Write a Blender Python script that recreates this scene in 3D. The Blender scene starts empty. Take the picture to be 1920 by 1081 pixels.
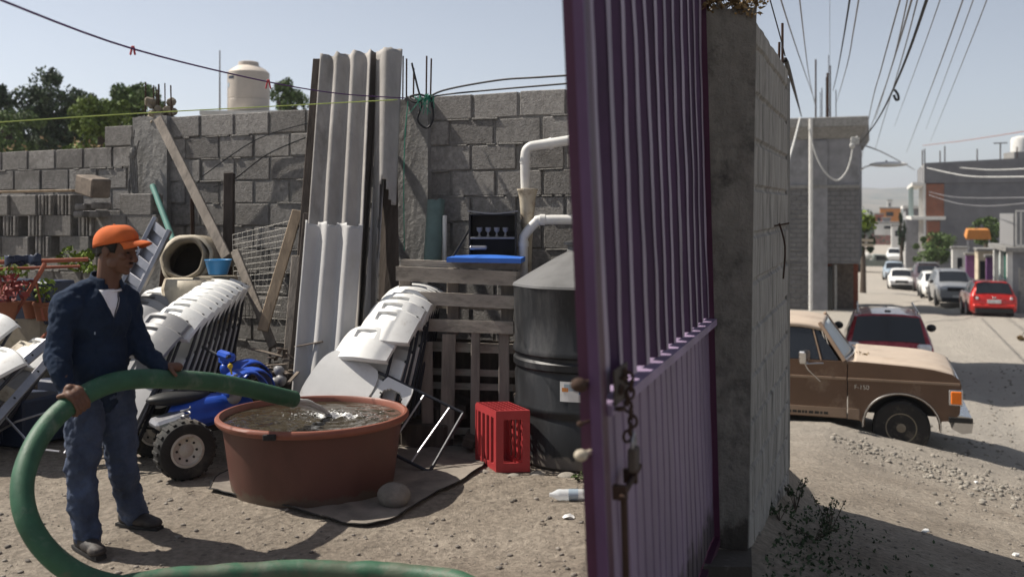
import bpy, bmesh, math, random
from mathutils import Vector, Matrix, noise
from mathutils.bvhtree import BVHTree
R = math.radians
V = Vector
scene = bpy.context.scene
C = scene.collection

# ------------------------------------------------------------------ camera
F = 1867.0                      # focal length in pixels of the 1920 wide photograph (35 mm lens)
CZ = 1.70                       # eye height above the yard
def px(x, y, Y):                # a point at depth Y metres seen at pixel x, y
    return V(((x-960)/F*Y, Y, CZ-(y-400)/F*Y))
def pg(x, y, z=0.0):            # the point of height z seen at pixel x, y
    Y = (CZ-z)*F/(y-400)
    return V(((x-960)/F*Y, Y, z))
cam_d = bpy.data.cameras.new('camera'); cam = bpy.data.objects.new('camera', cam_d); C.objects.link(cam)
cam.location = (0, 0, CZ); cam.rotation_euler = (R(90), 0, 0)
cam_d.sensor_width = 36; cam_d.lens = 35.0; cam_d.shift_y = -140.5/1920
cam_d.clip_start = 0.05; cam_d.clip_end = 12000
cam_d.dof.use_dof = True; cam_d.dof.focus_distance = 6.6; cam_d.dof.aperture_fstop = 2.1
scene.camera = cam
# ------------------------------------------------------------------ light
SUN_EL = R(50); SH = V((-.955, .297))
az = math.atan2(SH.x, SH.y)     # measured from +Y towards +X
world = bpy.data.worlds.new('World'); scene.world = world; world.use_nodes = True
wn = world.node_tree; bg = wn.nodes['Background']
sky = wn.nodes.new('ShaderNodeTexSky'); sky.sky_type = 'NISHITA'; sky.sun_disc = False
sky.sun_elevation = SUN_EL; sky.sun_rotation = az % (2*math.pi)
sky.altitude = 2200; sky.air_density = 1.0; sky.dust_density = 4.0; sky.ozone_density = 1.0
hs = wn.nodes.new('ShaderNodeHueSaturation'); hs.inputs['Saturation'].default_value = .52; hs.inputs['Value'].default_value = 1.06
wn.links.new(sky.outputs[0], hs.inputs['Color']); wn.links.new(hs.outputs[0], bg.inputs[0]); bg.inputs[1].default_value = 0.072
sl = bpy.data.lights.new('sun', 'SUN'); sl.energy = 4.5; sl.angle = R(.53); sl.color = (1, .93, .83)
so = bpy.data.objects.new('sun', sl); C.objects.link(so)
sv = V((SH.x*math.cos(SUN_EL), SH.y*math.cos(SUN_EL), math.sin(SUN_EL)))
so.rotation_euler = (-sv).to_track_quat('-Z', 'Y').to_euler(); so.location = sv*40
scene.view_settings.view_transform = 'Standard'; scene.view_settings.look = 'None'
scene.view_settings.gamma = 1; scene.view_settings.exposure = 0.68

# ------------------------------------------------------------------ materials
def pm(name, col, rough=.75, metal=0.0, var=.22, scale=6, bump=.25, bscale=70, island=0.0,
       dirt=None, damt=.4, dscale=3, stretch=(1, 1, 1), spec=.4, trans=0, ior=1.45, bdist=.01, coat=0):
    m = bpy.data.materials.new(name); m.use_nodes = True
    t = m.node_tree; n = t.nodes; L = t.links; b = n['Principled BSDF']
    tc = n.new('ShaderNodeTexCoord'); mp = n.new('ShaderNodeMapping'); mp.inputs['Scale'].default_value = stretch
    L.new(tc.outputs['Object'], mp.inputs['Vector'])
    ns = n.new('ShaderNodeTexNoise'); ns.inputs['Scale'].default_value = scale; ns.inputs['Detail'].default_value = 8
    ns.inputs['Roughness'].default_value = .62; L.new(mp.outputs[0], ns.inputs['Vector'])
    mr = n.new('ShaderNodeMapRange'); mr.inputs['From Min'].default_value = .3; mr.inputs['From Max'].default_value = .7
    mr.inputs['To Min'].default_value = 1-var; mr.inputs['To Max'].default_value = 1+var
    L.new(ns.outputs['Fac'], mr.inputs['Value'])
    last = mr.outputs[0]
    if island:
        g = n.new('ShaderNodeNewGeometry'); m2 = n.new('ShaderNodeMapRange')
        m2.inputs['To Min'].default_value = 1-island; m2.inputs['To Max'].default_value = 1+island
        L.new(g.outputs['Random Per Island'], m2.inputs['Value'])
        mu = n.new('ShaderNodeMath'); mu.operation = 'MULTIPLY'; L.new(last, mu.inputs[0]); L.new(m2.outputs[0], mu.inputs[1]); last = mu.outputs[0]
    vm = n.new('ShaderNodeVectorMath'); vm.operation = 'SCALE'; vm.inputs[0].default_value = col[:3]; L.new(last, vm.inputs['Scale'])
    out = vm.outputs[0]
    if dirt:
        d = n.new('ShaderNodeTexNoise'); d.inputs['Scale'].default_value = dscale; d.inputs['Detail'].default_value = 10; d.inputs['Roughness'].default_value = .7
        L.new(mp.outputs[0], d.inputs['Vector'])
        dr = n.new('ShaderNodeMapRange'); dr.inputs['From Min'].default_value = .62-.3*damt; dr.inputs['From Max'].default_value = .78-.3*damt
        dr.inputs['To Max'].default_value = min(1, .45+damt); L.new(d.outputs['Fac'], dr.inputs['Value'])
        mx = n.new('ShaderNodeMix'); mx.data_type = 'RGBA'; mx.inputs['B'].default_value = (*dirt, 1)
        L.new(dr.outputs[0], mx.inputs['Factor']); L.new(out, mx.inputs['A']); out = mx.outputs['Result']
    L.new(out, b.inputs['Base Color'])
    rr = n.new('ShaderNodeMapRange'); rr.inputs['To Min'].default_value = max(0.02, rough-.12*min(1, rough*2)); rr.inputs['To Max'].default_value = min(1, rough+.12)
    L.new(ns.outputs['Fac'], rr.inputs['Value']); L.new(rr.outputs[0], b.inputs['Roughness'])
    b.inputs['Metallic'].default_value = metal; b.inputs['Specular IOR Level'].default_value = spec
    b.inputs['Transmission Weight'].default_value = trans; b.inputs['IOR'].default_value = ior; b.inputs['Coat Weight'].default_value = coat
    if bump:
        bn = n.new('ShaderNodeTexNoise'); bn.inputs['Scale'].default_value = bscale; bn.inputs['Detail'].default_value = 6; bn.inputs['Roughness'].default_value = .7
        L.new(mp.outputs[0], bn.inputs['Vector'])
        bu = n.new('ShaderNodeBump'); bu.inputs['Strength'].default_value = bump; bu.inputs['Distance'].default_value = bdist
        L.new(bn.outputs['Fac'], bu.inputs['Height']); L.new(bu.outputs[0], b.inputs['Normal'])
    return m
M = {}
M['block'] = pm('concrete_block', (.265, .252, .238), .95, var=.3, scale=26, bump=1, bscale=60, bdist=.03, island=.26, dirt=(.09, .082, .075), damt=.3, dscale=2.0)
M['block_smooth'] = pm('laid_block', (.25, .245, .24), .95, var=.25, scale=10, bump=1, bscale=38, bdist=.04, island=.2, dirt=(.09, .085, .08), damt=.25, dscale=1.6)
M['mortar'] = pm('mortar', (.25, .24, .225), .95, var=.3, bump=1, bscale=35, bdist=.04)
M['concrete'] = pm('cast_concrete', (.23, .225, .215), .9, var=.25, scale=9, bump=.8, bscale=22, bdist=.03, dirt=(.14, .135, .13), damt=.3, dscale=3)
M['postc'] = pm('gate_post_concrete', (.2, .185, .162), .9, var=.25, scale=9, bump=.9, bdist=.02, bscale=25, dirt=(.04, .038, .036), damt=.36, dscale=4.2)
M['sidec'] = pm('streaked_concrete', (.34, .325, .30), .92, var=.3, scale=7, bump=1, bdist=.03, bscale=28, dirt=(.09, .085, .08), damt=.35, dscale=4, stretch=(1.6, 1.6, .35))
M['rust'] = pm('rusty_steel', (.06, .035, .025), .85, .3, bump=.5)
M['wood'] = pm('weathered_wood', (.19, .155, .125), .9, var=.4, scale=7, bump=.7, bscale=30, island=.2, stretch=(1, 1, 1), dirt=(.06, .05, .042), damt=.3)
M['woodv'] = pm('grey_plank', (.27, .235, .2), .9, var=.45, scale=14, bump=.7, bscale=40, island=.25, stretch=(1, 1, .12), dirt=(.07, .06, .05), damt=.25, dscale=7)
M['woodh'] = pm('grey_pallet_board', (.30, .265, .225), .9, var=.45, scale=14, bump=.7, bscale=40, island=.25, stretch=(.12, 1, 1), dirt=(.05, .042, .035), damt=.3, dscale=7)
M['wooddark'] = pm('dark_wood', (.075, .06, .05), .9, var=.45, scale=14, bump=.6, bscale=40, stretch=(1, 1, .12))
M['woodtan'] = pm('tan_wood', (.34, .26, .18), .85, var=.3, scale=14, bump=.5, bscale=40, stretch=(1, 1, .15))
M['sheet'] = pm('fibre_cement', (.30, .285, .27), .85, var=.3, scale=4, bump=.3, bscale=50, stretch=(1, 1, .35), dirt=(.14, .13, .115), damt=.36, dscale=3)
M['sheetdark'] = pm('old_fibre_cement', (.15, .135, .12), .88, var=.3, scale=4, bump=.35, bscale=50, stretch=(1, 1, .3), dirt=(.06, .055, .05), damt=.35, dscale=3)
M['sheetlite'] = pm('pale_fibre_cement', (.42, .415, .41), .75, var=.14, scale=4, bump=.2, bscale=50, stretch=(1, 1, .4), dirt=(.3, .28, .24), damt=.28, dscale=3)
M['pvc'] = pm('white_pvc', (.62, .61, .58), .45, var=.1, bump=.05, dirt=(.35, .3, .22), damt=.2, dscale=5)
M['pvcdirty'] = pm('stained_pvc', (.45, .4, .31), .6, var=.25, bump=.2, dirt=(.14, .1, .07), damt=.4, dscale=6)
M['whiteplastic'] = pm('white_plastic', (.68, .68, .66), .42, var=.07, bump=.05, dirt=(.42, .39, .34), damt=.18, dscale=7)
M['greyplastic'] = pm('grey_plastic', (.22, .22, .225), .45, var=.1, bump=.05, dirt=(.34, .32, .29), damt=.15, dscale=7)
M['frame'] = pm('dark_steel_tube', (.035, .036, .042), .35, .35, var=.3, bump=.1)
M['chrome'] = pm('worn_chrome', (.6, .6, .6), .22, 1, var=.15, bump=.05)
M['steel'] = pm('dull_aluminium', (.30, .30, .32), .38, .75, var=.25, bump=.15)
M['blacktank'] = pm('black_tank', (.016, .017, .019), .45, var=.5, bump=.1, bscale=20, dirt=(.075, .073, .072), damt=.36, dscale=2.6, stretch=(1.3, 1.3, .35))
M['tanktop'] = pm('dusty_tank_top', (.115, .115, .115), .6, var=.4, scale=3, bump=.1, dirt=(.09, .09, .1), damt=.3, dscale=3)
M['tub'] = pm('brick_red_tub', (.10, .043, .033), .5, var=.2, scale=5, bump=.12, dirt=(.1, .04, .03), damt=.3, dscale=2.5, stretch=(1, 1, .5))
M['tubrim'] = pm('tub_rim', (.21, .075, .048), .45, var=.15, bump=.1, dirt=(.12, .05, .035), damt=.2, dscale=5)
M['cratered'] = pm('red_crate', (.34, .035, .038), .5, var=.12, bump=.05, dirt=(.26, .04, .035), damt=.25)
M['hose'] = pm('green_hose', (.028, .092, .050), .55, var=.22, scale=9, bump=.25, bscale=40, dirt=(.13, .165, .125), damt=.3, dscale=6)
M['purple'] = pm('purple_paint', (.078, .036, .09), .5, var=.28, scale=4, bump=.1, dirt=(.032, .012, .035), damt=.28, dscale=2.2, stretch=(1, 1, .4))
M['lilac'] = pm('lilac_paint', (.24, .18, .27), .6, var=.3, scale=4, bump=.1, dirt=(.2, .12, .22), damt=.3, dscale=2, stretch=(1, 1, .5))
M['lilacd'] = pm('lilac_panel_paint', (.2, .148, .214), .6, var=.22, scale=3, bump=.1, dirt=(.11, .08, .115), damt=.34, dscale=2, stretch=(1, 1, .4))
M['magenta'] = pm('dark_magenta_paint', (.05, .010, .034), .5, var=.2, bump=.1)
M['blue'] = pm('blue_plastic', (.02, .07, .38), .32, var=.12, bump=.05, dirt=(.2, .22, .3), damt=.14)
M['bluelid'] = pm('blue_lid', (.04, .15, .55), .4, var=.1, bump=.05)
M['bluebasin'] = pm('blue_basin', (.04, .2, .42), .35, var=.1, bump=.05)
M['rubber'] = pm('tyre_rubber', (.022, .021, .02), .8, var=.3, bump=.5, bscale=60, dirt=(.13, .11, .09), damt=.3, dscale=4)
M['rimwhite'] = pm('white_wheel_rim', (.5, .47, .42), .5, .2, var=.15, dirt=(.24, .18, .12), damt=.3, dscale=12)
M['blackplastic'] = pm('black_plastic', (.018, .018, .019), .5, var=.3, bump=.1)
M['teal'] = pm('teal_pipe', (.12, .27, .23), .6, var=.2, bump=.1)
M['greensheet'] = pm('pale_green_plastic', (.11, .16, .145), .6, var=.2, bump=.1, dirt=(.06, .07, .06), damt=.25)
M['jeans'] = pm('denim', (.045, .062, .105), .9, var=.5, scale=6, bump=.6, bscale=120, bdist=.006, dirt=(.10, .12, .165), damt=.2, dscale=3.5)
M['jacket'] = pm('navy_fleece', (.013, .023, .045), .92, var=.3, scale=7, bump=.5, bscale=160, bdist=.004, spec=.2)
M['tee'] = pm('white_cotton', (.72, .72, .74), .9, var=.06, bump=.2)
M['skin'] = pm('skin', (.12, .06, .038), .6, var=.12, scale=14, bump=.15, bscale=120, bdist=.003)
M['hair'] = pm('black_hair', (.008, .007, .006), .6, var=.4, bump=.8, bscale=120)
M['cap'] = pm('orange_cap', (.54, .12, .03), .9, var=.16, scale=9, bump=.4, bscale=150, bdist=.003)
M['leather'] = pm('dusty_shoe', (.035, .03, .028), .6, var=.3, bump=.3, dirt=(.16, .14, .12), damt=.25, dscale=12)
M['sole'] = pm('shoe_sole', (.02, .019, .018), .8)
M['foliage'] = pm('leaves', (.085, .13, .04), .7, var=.3, scale=2, bump=0, island=.5)
M['foliaged'] = pm('dark_leaves', (.045, .07, .033), .75, var=.3, scale=2, bump=0, island=.5)
M['foliagey'] = pm('bright_leaves', (.14, .2, .02), .7, var=.3, scale=2, bump=0, island=.4)
M['foliager'] = pm('reddish_leaves', (.2, .035, .03), .7, var=.3, scale=2, bump=0, island=.4)
M['dryleaf'] = pm('dry_leaves', (.22, .15, .07), .8, var=.3, scale=2, bump=0, island=.5)
M['bark'] = pm('bark', (.09, .07, .055), .9, bump=.7)
M['tankbeige'] = pm('beige_tank', (.46, .41, .36), .6, var=.06, bump=.05)
M['tanktopw'] = pm('cream_tank_top', (.62, .55, .47), .6, var=.06, bump=.05)
M['render'] = pm('grey_render', (.23, .23, .24), .9, var=.2, scale=2, bump=.4, bscale=12, dirt=(.11, .11, .11), damt=.3, dscale=.6)
M['darkrender'] = pm('dark_grey_render', (.135, .135, .145), .9, var=.14, scale=1, bump=.3, bscale=8, dirt=(.09, .09, .1), damt=.3, dscale=.3)
M['whitewall'] = pm('whitewashed_wall', (.6, .59, .56), .85, var=.1, bump=.2, dirt=(.4, .38, .34), damt=.2, dscale=1)
M['brick'] = pm('red_brick', (.27, .085, .05), .85, var=.25, scale=5, bump=.3)
M['orange'] = pm('orange_wall', (.5, .2, .05), .8, var=.1)
M['creamw'] = pm('cream_wall', (.5, .43, .32), .8, var=.1)
M['tealwall'] = pm('pale_blue_wall', (.3, .38, .38), .8, var=.1)
M['window'] = pm('dark_window', (.015, .018, .02), .12, var=.2, bump=0, spec=.6)
M['doorgreen'] = pm('green_door', (.03, .16, .12), .5)
M['cable'] = pm('black_cable', (.015, .015, .017), .6, bump=0)
M['cablegrey'] = pm('grey_wire', (.2, .2, .21), .6, bump=0)
M['cablewhite'] = pm('white_cable', (.5, .5, .48), .6, bump=0)
M['purplecord'] = pm('purple_cord', (.09, .03, .12), .7, bump=0)
M['yellowcord'] = pm('lime_cord', (.5, .6, .16), .6, bump=0)
M['greencord'] = pm('green_cord', (.02, .22, .14), .6, bump=0)
M['peg'] = pm('red_peg', (.45, .07, .08), .5, bump=0)
M['ribpaint'] = pm('rib_pale_paint', (.24, .195, .255), .55, var=.4, scale=6, bump=.1, stretch=(1, 1, .2))
M['brown'] = pm('brown_car_paint', (.12, .07, .044), .38, .15, var=.1, scale=3, bump=0, dirt=(.3, .23, .17), damt=.12, dscale=1.8, coat=.2)
M['browndust'] = pm('dusty_brown_paint', (.44, .36, .285), .6, .0, var=.12, scale=3, bump=0, dirt=(.22, .14, .09), damt=.2, dscale=1.8)
M['browntan'] = pm('tan_stripe_paint', (.24, .17, .12), .5, .1, var=.12, scale=3, bump=0)
M['carred'] = pm('red_car_paint', (.52, .02, .015), .25, .1, var=.06, bump=0, coat=.6)
M['carmaroon'] = pm('crimson_car_paint', (.27, .018, .03), .25, .2, var=.06, bump=0, coat=.7)
M['carwhite'] = pm('white_car_paint', (.72, .72, .7), .3, .0, var=.05, bump=0, coat=.5)
M['carsilver'] = pm('silver_car_paint', (.34, .35, .36), .3, .5, var=.05, bump=0, coat=.5)
M['cardark'] = pm('dark_maroon_paint', (.09, .06, .065), .35, .2, var=.1, bump=0, coat=.4)
M['carblue'] = pm('pale_blue_paint', (.33, .4, .46), .35, .2, var=.1, bump=0, coat=.4)
M['cargreen'] = pm('grey_green_paint', (.2, .23, .21), .4, .2, var=.1, bump=0)
M['carglass'] = pm('car_glass', (.012, .014, .017), .05, var=.1, bump=0, spec=.8)
M['paleglass'] = pm('pale_windscreen', (.34, .37, .37), .3, var=.12, bump=0, spec=.8)  # even pale grey tone for the truck windscreen
M['amber'] = pm('amber_lens', (.75, .17, .012), .3, var=.1, bump=0)
M['redlens'] = pm('tail_lamp_lens', (.38, .02, .02), .15, bump=0, coat=.7)
M['clearlens'] = pm('clear_lens', (.6, .6, .62), .15, bump=0, coat=.7)
M['plate'] = pm('number_plate', (.65, .65, .63), .5, bump=0)
M['brass'] = pm('brass_padlock', (.4, .3, .14), .35, .8, var=.3, bump=.1)
M['olive'] = pm('crust_of_cement', (.22, .19, .145), .95, var=.3, bump=1, bscale=25, dirt=(.12, .11, .06), damt=.3)
M['terracotta'] = pm('terracotta', (.22, .08, .04), .8)
M['navy'] = pm('navy_crate', (.02, .03, .06), .5)
M['stone'] = pm('stone', (.2, .18, .155), .95, var=.3, scale=12, bump=.9, island=.35)
M['palestone'] = pm('pale_stone', (.23, .21, .18), .95, var=.2, scale=12, bump=.5, island=.3)
M['tarp'] = pm('muddy_sheet', (.205, .18, .152), .85, var=.3, scale=4, bump=.5, bscale=12, dirt=(.1, .09, .08), damt=.35, dscale=3)
M['drumdark'] = pm('dark_interior', (.07, .056, .042), .45, var=.3, scale=7, bump=.8, bscale=30)
M['yellow'] = pm('yellow_plastic', (.6, .42, .03), .4, bump=0)
M['pinkpaint'] = pm('pink_paint', (.45, .25, .36), .6, bump=0)
M['purplewall'] = pm('purple_wall', (.13, .05, .15), .7, bump=.1)

def base_grime(key, z0, z1, col, sc=(5, 5, 2.5), amt=.9):
    """splashed dirt with ragged upper edge near the foot of a thing"""
    t = M[key].node_tree; n = t.nodes; L = t.links; b = n['Principled BSDF']; src = b.inputs['Base Color'].links[0].from_socket
    tc = n.new('ShaderNodeTexCoord'); sx = n.new('ShaderNodeSeparateXYZ'); L.new(tc.outputs['Object'], sx.inputs[0]); mp = n.new('ShaderNodeMapping'); mp.inputs['Scale'].default_value = sc; L.new(tc.outputs['Object'], mp.inputs[0])
    ns = n.new('ShaderNodeTexNoise'); ns.inputs['Scale'].default_value = 1.6; ns.inputs['Detail'].default_value = 10; ns.inputs['Roughness'].default_value = .72; L.new(mp.outputs[0], ns.inputs['Vector'])
    mr = n.new('ShaderNodeMapRange'); mr.inputs['From Min'].default_value = z0; mr.inputs['From Max'].default_value = z1; mr.inputs['To Min'].default_value = .42; mr.inputs['To Max'].default_value = -.42; L.new(sx.outputs['Z'], mr.inputs['Value'])
    ad = n.new('ShaderNodeMath'); L.new(ns.outputs['Fac'], ad.inputs[0]); L.new(mr.outputs[0], ad.inputs[1])
    m2 = n.new('ShaderNodeMapRange'); m2.inputs['From Min'].default_value = .5; m2.inputs['From Max'].default_value = .62; m2.inputs['To Max'].default_value = amt; L.new(ad.outputs[0], m2.inputs['Value'])
    mx = n.new('ShaderNodeMix'); mx.data_type = 'RGBA'; mx.inputs['B'].default_value = (*col, 1); L.new(m2.outputs[0], mx.inputs['Factor']); L.new(src, mx.inputs['A']); L.new(mx.outputs['Result'], b.inputs['Base Color'])
base_grime('lilacd', .0, .55, (.03, .024, .028)); base_grime('sidec', -.6, .5, (.06, .052, .045), (4, 4, 1.5)); base_grime('postc', -.1, .45, (.05, .042, .035)); base_grime('tub', -.02, .16, (.10, .075, .055), (6, 6, 6)); base_grime('hose', -.2, .35, (.10, .10, .07), (5, 5, 5), .6)
base_grime('brown', .3, .62, (.26, .2, .145), (2, 2, 3), .6); base_grime('blacktank', -.02, .25, (.16, .14, .12), (4, 4, 3), .7)
def mix_glass(name, col, rough, alpha):
    m = bpy.data.materials.new(name); m.use_nodes = True; b = m.node_tree.nodes['Principled BSDF']
    b.inputs['Base Color'].default_value = (*col, 1); b.inputs['Roughness'].default_value = rough
    b.inputs['Alpha'].default_value = alpha; return m
M['bottle'] = mix_glass('clear_pet', (.85, .9, .93), .12, .45)
M['mesh_wire'] = pm('grey_wire_mesh', (.24, .23, .21), .6, .3, bump=0)
def water_mat():
    m = pm('tub_water', (.036, .029, .018), .03, var=.35, scale=3, bump=0, spec=.9, ior=1.33)
    t = m.node_tree; n = t.nodes; L = t.links; b = n['Principled BSDF']
    tc = n.new('ShaderNodeTexCoord'); a = n.new('ShaderNodeTexNoise'); a.inputs['Scale'].default_value = 6; a.inputs['Detail'].default_value = 2; a.inputs['Distortion'].default_value = .8
    L.new(tc.outputs['Object'], a.inputs['Vector']); bu = n.new('ShaderNodeBump'); bu.inputs['Strength'].default_value = .5; bu.inputs['Distance'].default_value = .05
    L.new(a.outputs['Fac'], bu.inputs['Height']); L.new(bu.outputs[0], b.inputs['Normal']); return m
M['water'] = water_mat()
M['foam'] = pm('white_water', (.62, .62, .6), .25, var=.2, bump=.4, bscale=60, spec=.8)
def jet_mat():
    m = bpy.data.materials.new('water_jet'); m.use_nodes = True; b = m.node_tree.nodes['Principled BSDF']
    b.inputs['Base Color'].default_value = (.62, .62, .58, 1); b.inputs['Roughness'].default_value = .1; b.inputs['Alpha'].default_value = .6; return m
M['jet'] = jet_mat()
def dirt_mat():
    m = bpy.data.materials.new('dusty_earth'); m.use_nodes = True
    t = m.node_tree; n = t.nodes; L = t.links; b = n['Principled BSDF']
    tc = n.new('ShaderNodeTexCoord')
    def nz(s, d=10, r=.65):
        a = n.new('ShaderNodeTexNoise'); a.inputs['Scale'].default_value = s; a.inputs['Detail'].default_value = d; a.inputs['Roughness'].default_value = r
        L.new(tc.outputs['Object'], a.inputs['Vector']); return a
    a = nz(.9); r = n.new('ShaderNodeValToRGB'); e = r.color_ramp.elements
    e[0].position = .32; e[0].color = (.235, .198, .158, 1); e[1].position = .66; e[1].color = (.38, .33, .27, 1)
    L.new(a.outputs['Fac'], r.inputs['Fac'])
    f = nz(26); fr = n.new('ShaderNodeMapRange'); fr.inputs['From Min'].default_value = .3; fr.inputs['From Max'].default_value = .7; fr.inputs['To Min'].default_value = .62; fr.inputs['To Max'].default_value = 1.3
    L.new(f.outputs['Fac'], fr.inputs['Value'])
    vm = n.new('ShaderNodeVectorMath'); vm.operation = 'SCALE'; L.new(r.outputs[0], vm.inputs[0]); L.new(fr.outputs[0], vm.inputs['Scale'])
    vo = n.new('ShaderNodeTexVoronoi'); vo.inputs['Scale'].default_value = 17; vo.inputs['Randomness'].default_value = 1; L.new(tc.outputs['Object'], vo.inputs['Vector'])
    # crumbs: only cells whose random colour is low become darker crumbs
    sep = n.new('ShaderNodeSeparateColor'); L.new(vo.outputs['Color'], sep.inputs[0])
    lt = n.new('ShaderNodeMath'); lt.operation = 'LESS_THAN'; lt.inputs[1].default_value = .16; L.new(sep.outputs[0], lt.inputs[0])
    l2 = n.new('ShaderNodeMath'); l2.operation = 'LESS_THAN'; l2.inputs[1].default_value = .27; L.new(vo.outputs['Distance'], l2.inputs[0])
    ml = n.new('ShaderNodeMath'); ml.operation = 'MULTIPLY'; L.new(lt.outputs[0], ml.inputs[0]); L.new(l2.outputs[0], ml.inputs[1])
    mx = n.new('ShaderNodeMix'); mx.data_type = 'RGBA'; mx.inputs['B'].default_value = (.12, .1, .085, 1)
    mf = n.new('ShaderNodeMath'); mf.operation = 'MULTIPLY'; mf.inputs[1].default_value = .6; L.new(ml.outputs[0], mf.inputs[0])
    L.new(mf.outputs[0], mx.inputs['Factor']); L.new(vm.outputs[0], mx.inputs['A'])
    # grey gravelly street beyond the dirt bank
    sx = n.new('ShaderNodeSeparateXYZ'); L.new(tc.outputs['Object'], sx.inputs[0])
    g1 = n.new('ShaderNodeMapRange'); g1.inputs['From Min'].default_value = 9.5; g1.inputs['From Max'].default_value = 15; L.new(sx.outputs['Y'], g1.inputs['Value'])
    m3 = n.new('ShaderNodeMix'); m3.data_type = 'RGBA'; m3.inputs['B'].default_value = (.385, .36, .322, 1)
    gm = n.new('ShaderNodeMath'); gm.operation = 'MULTIPLY'; gm.inputs[1].default_value = .7; L.new(g1.outputs[0], gm.inputs[0])
    L.new(gm.outputs[0], m3.inputs['Factor']); L.new(mx.outputs['Result'], m3.inputs['A'])
    # far land is dry scrub
    g2 = n.new('ShaderNodeMapRange'); g2.inputs['From Min'].default_value = 230; g2.inputs['From Max'].default_value = 420; L.new(sx.outputs['Y'], g2.inputs['Value'])
    far = nz(.012); fr2 = n.new('ShaderNodeValToRGB'); e = fr2.color_ramp.elements; e[0].position = .4; e[0].color = (.07, .085, .05, 1); e[1].position = .62; e[1].color = (.24, .2, .14, 1); L.new(far.outputs['Fac'], fr2.inputs['Fac'])
    m4 = n.new('ShaderNodeMix'); m4.data_type = 'RGBA'; L.new(g2.outputs[0], m4.inputs['Factor']); L.new(m3.outputs['Result'], m4.inputs['A']); L.new(fr2.outputs[0], m4.inputs['B'])
    L.new(m4.outputs['Result'], b.inputs['Base Color']); b.inputs['Roughness'].default_value = .95; b.inputs['Specular IOR Level'].default_value = .2
    h1 = nz(45, 8, .75); h2 = nz(7, 5, .6); ad = n.new('ShaderNodeMath'); ad.operation = 'MULTIPLY_ADD'; ad.inputs[1].default_value = 2.2
    L.new(h2.outputs['Fac'], ad.inputs[0]); L.new(h1.outputs['Fac'], ad.inputs[2])
    bu = n.new('ShaderNodeBump'); bu.inputs['Strength'].default_value = 1; bu.inputs['Distance'].default_value = .035; L.new(ad.outputs[0], bu.inputs['Height'])
    L.new(bu.outputs[0], b.inputs['Normal']); return m
M['dirt'] = dirt_mat()

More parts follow.
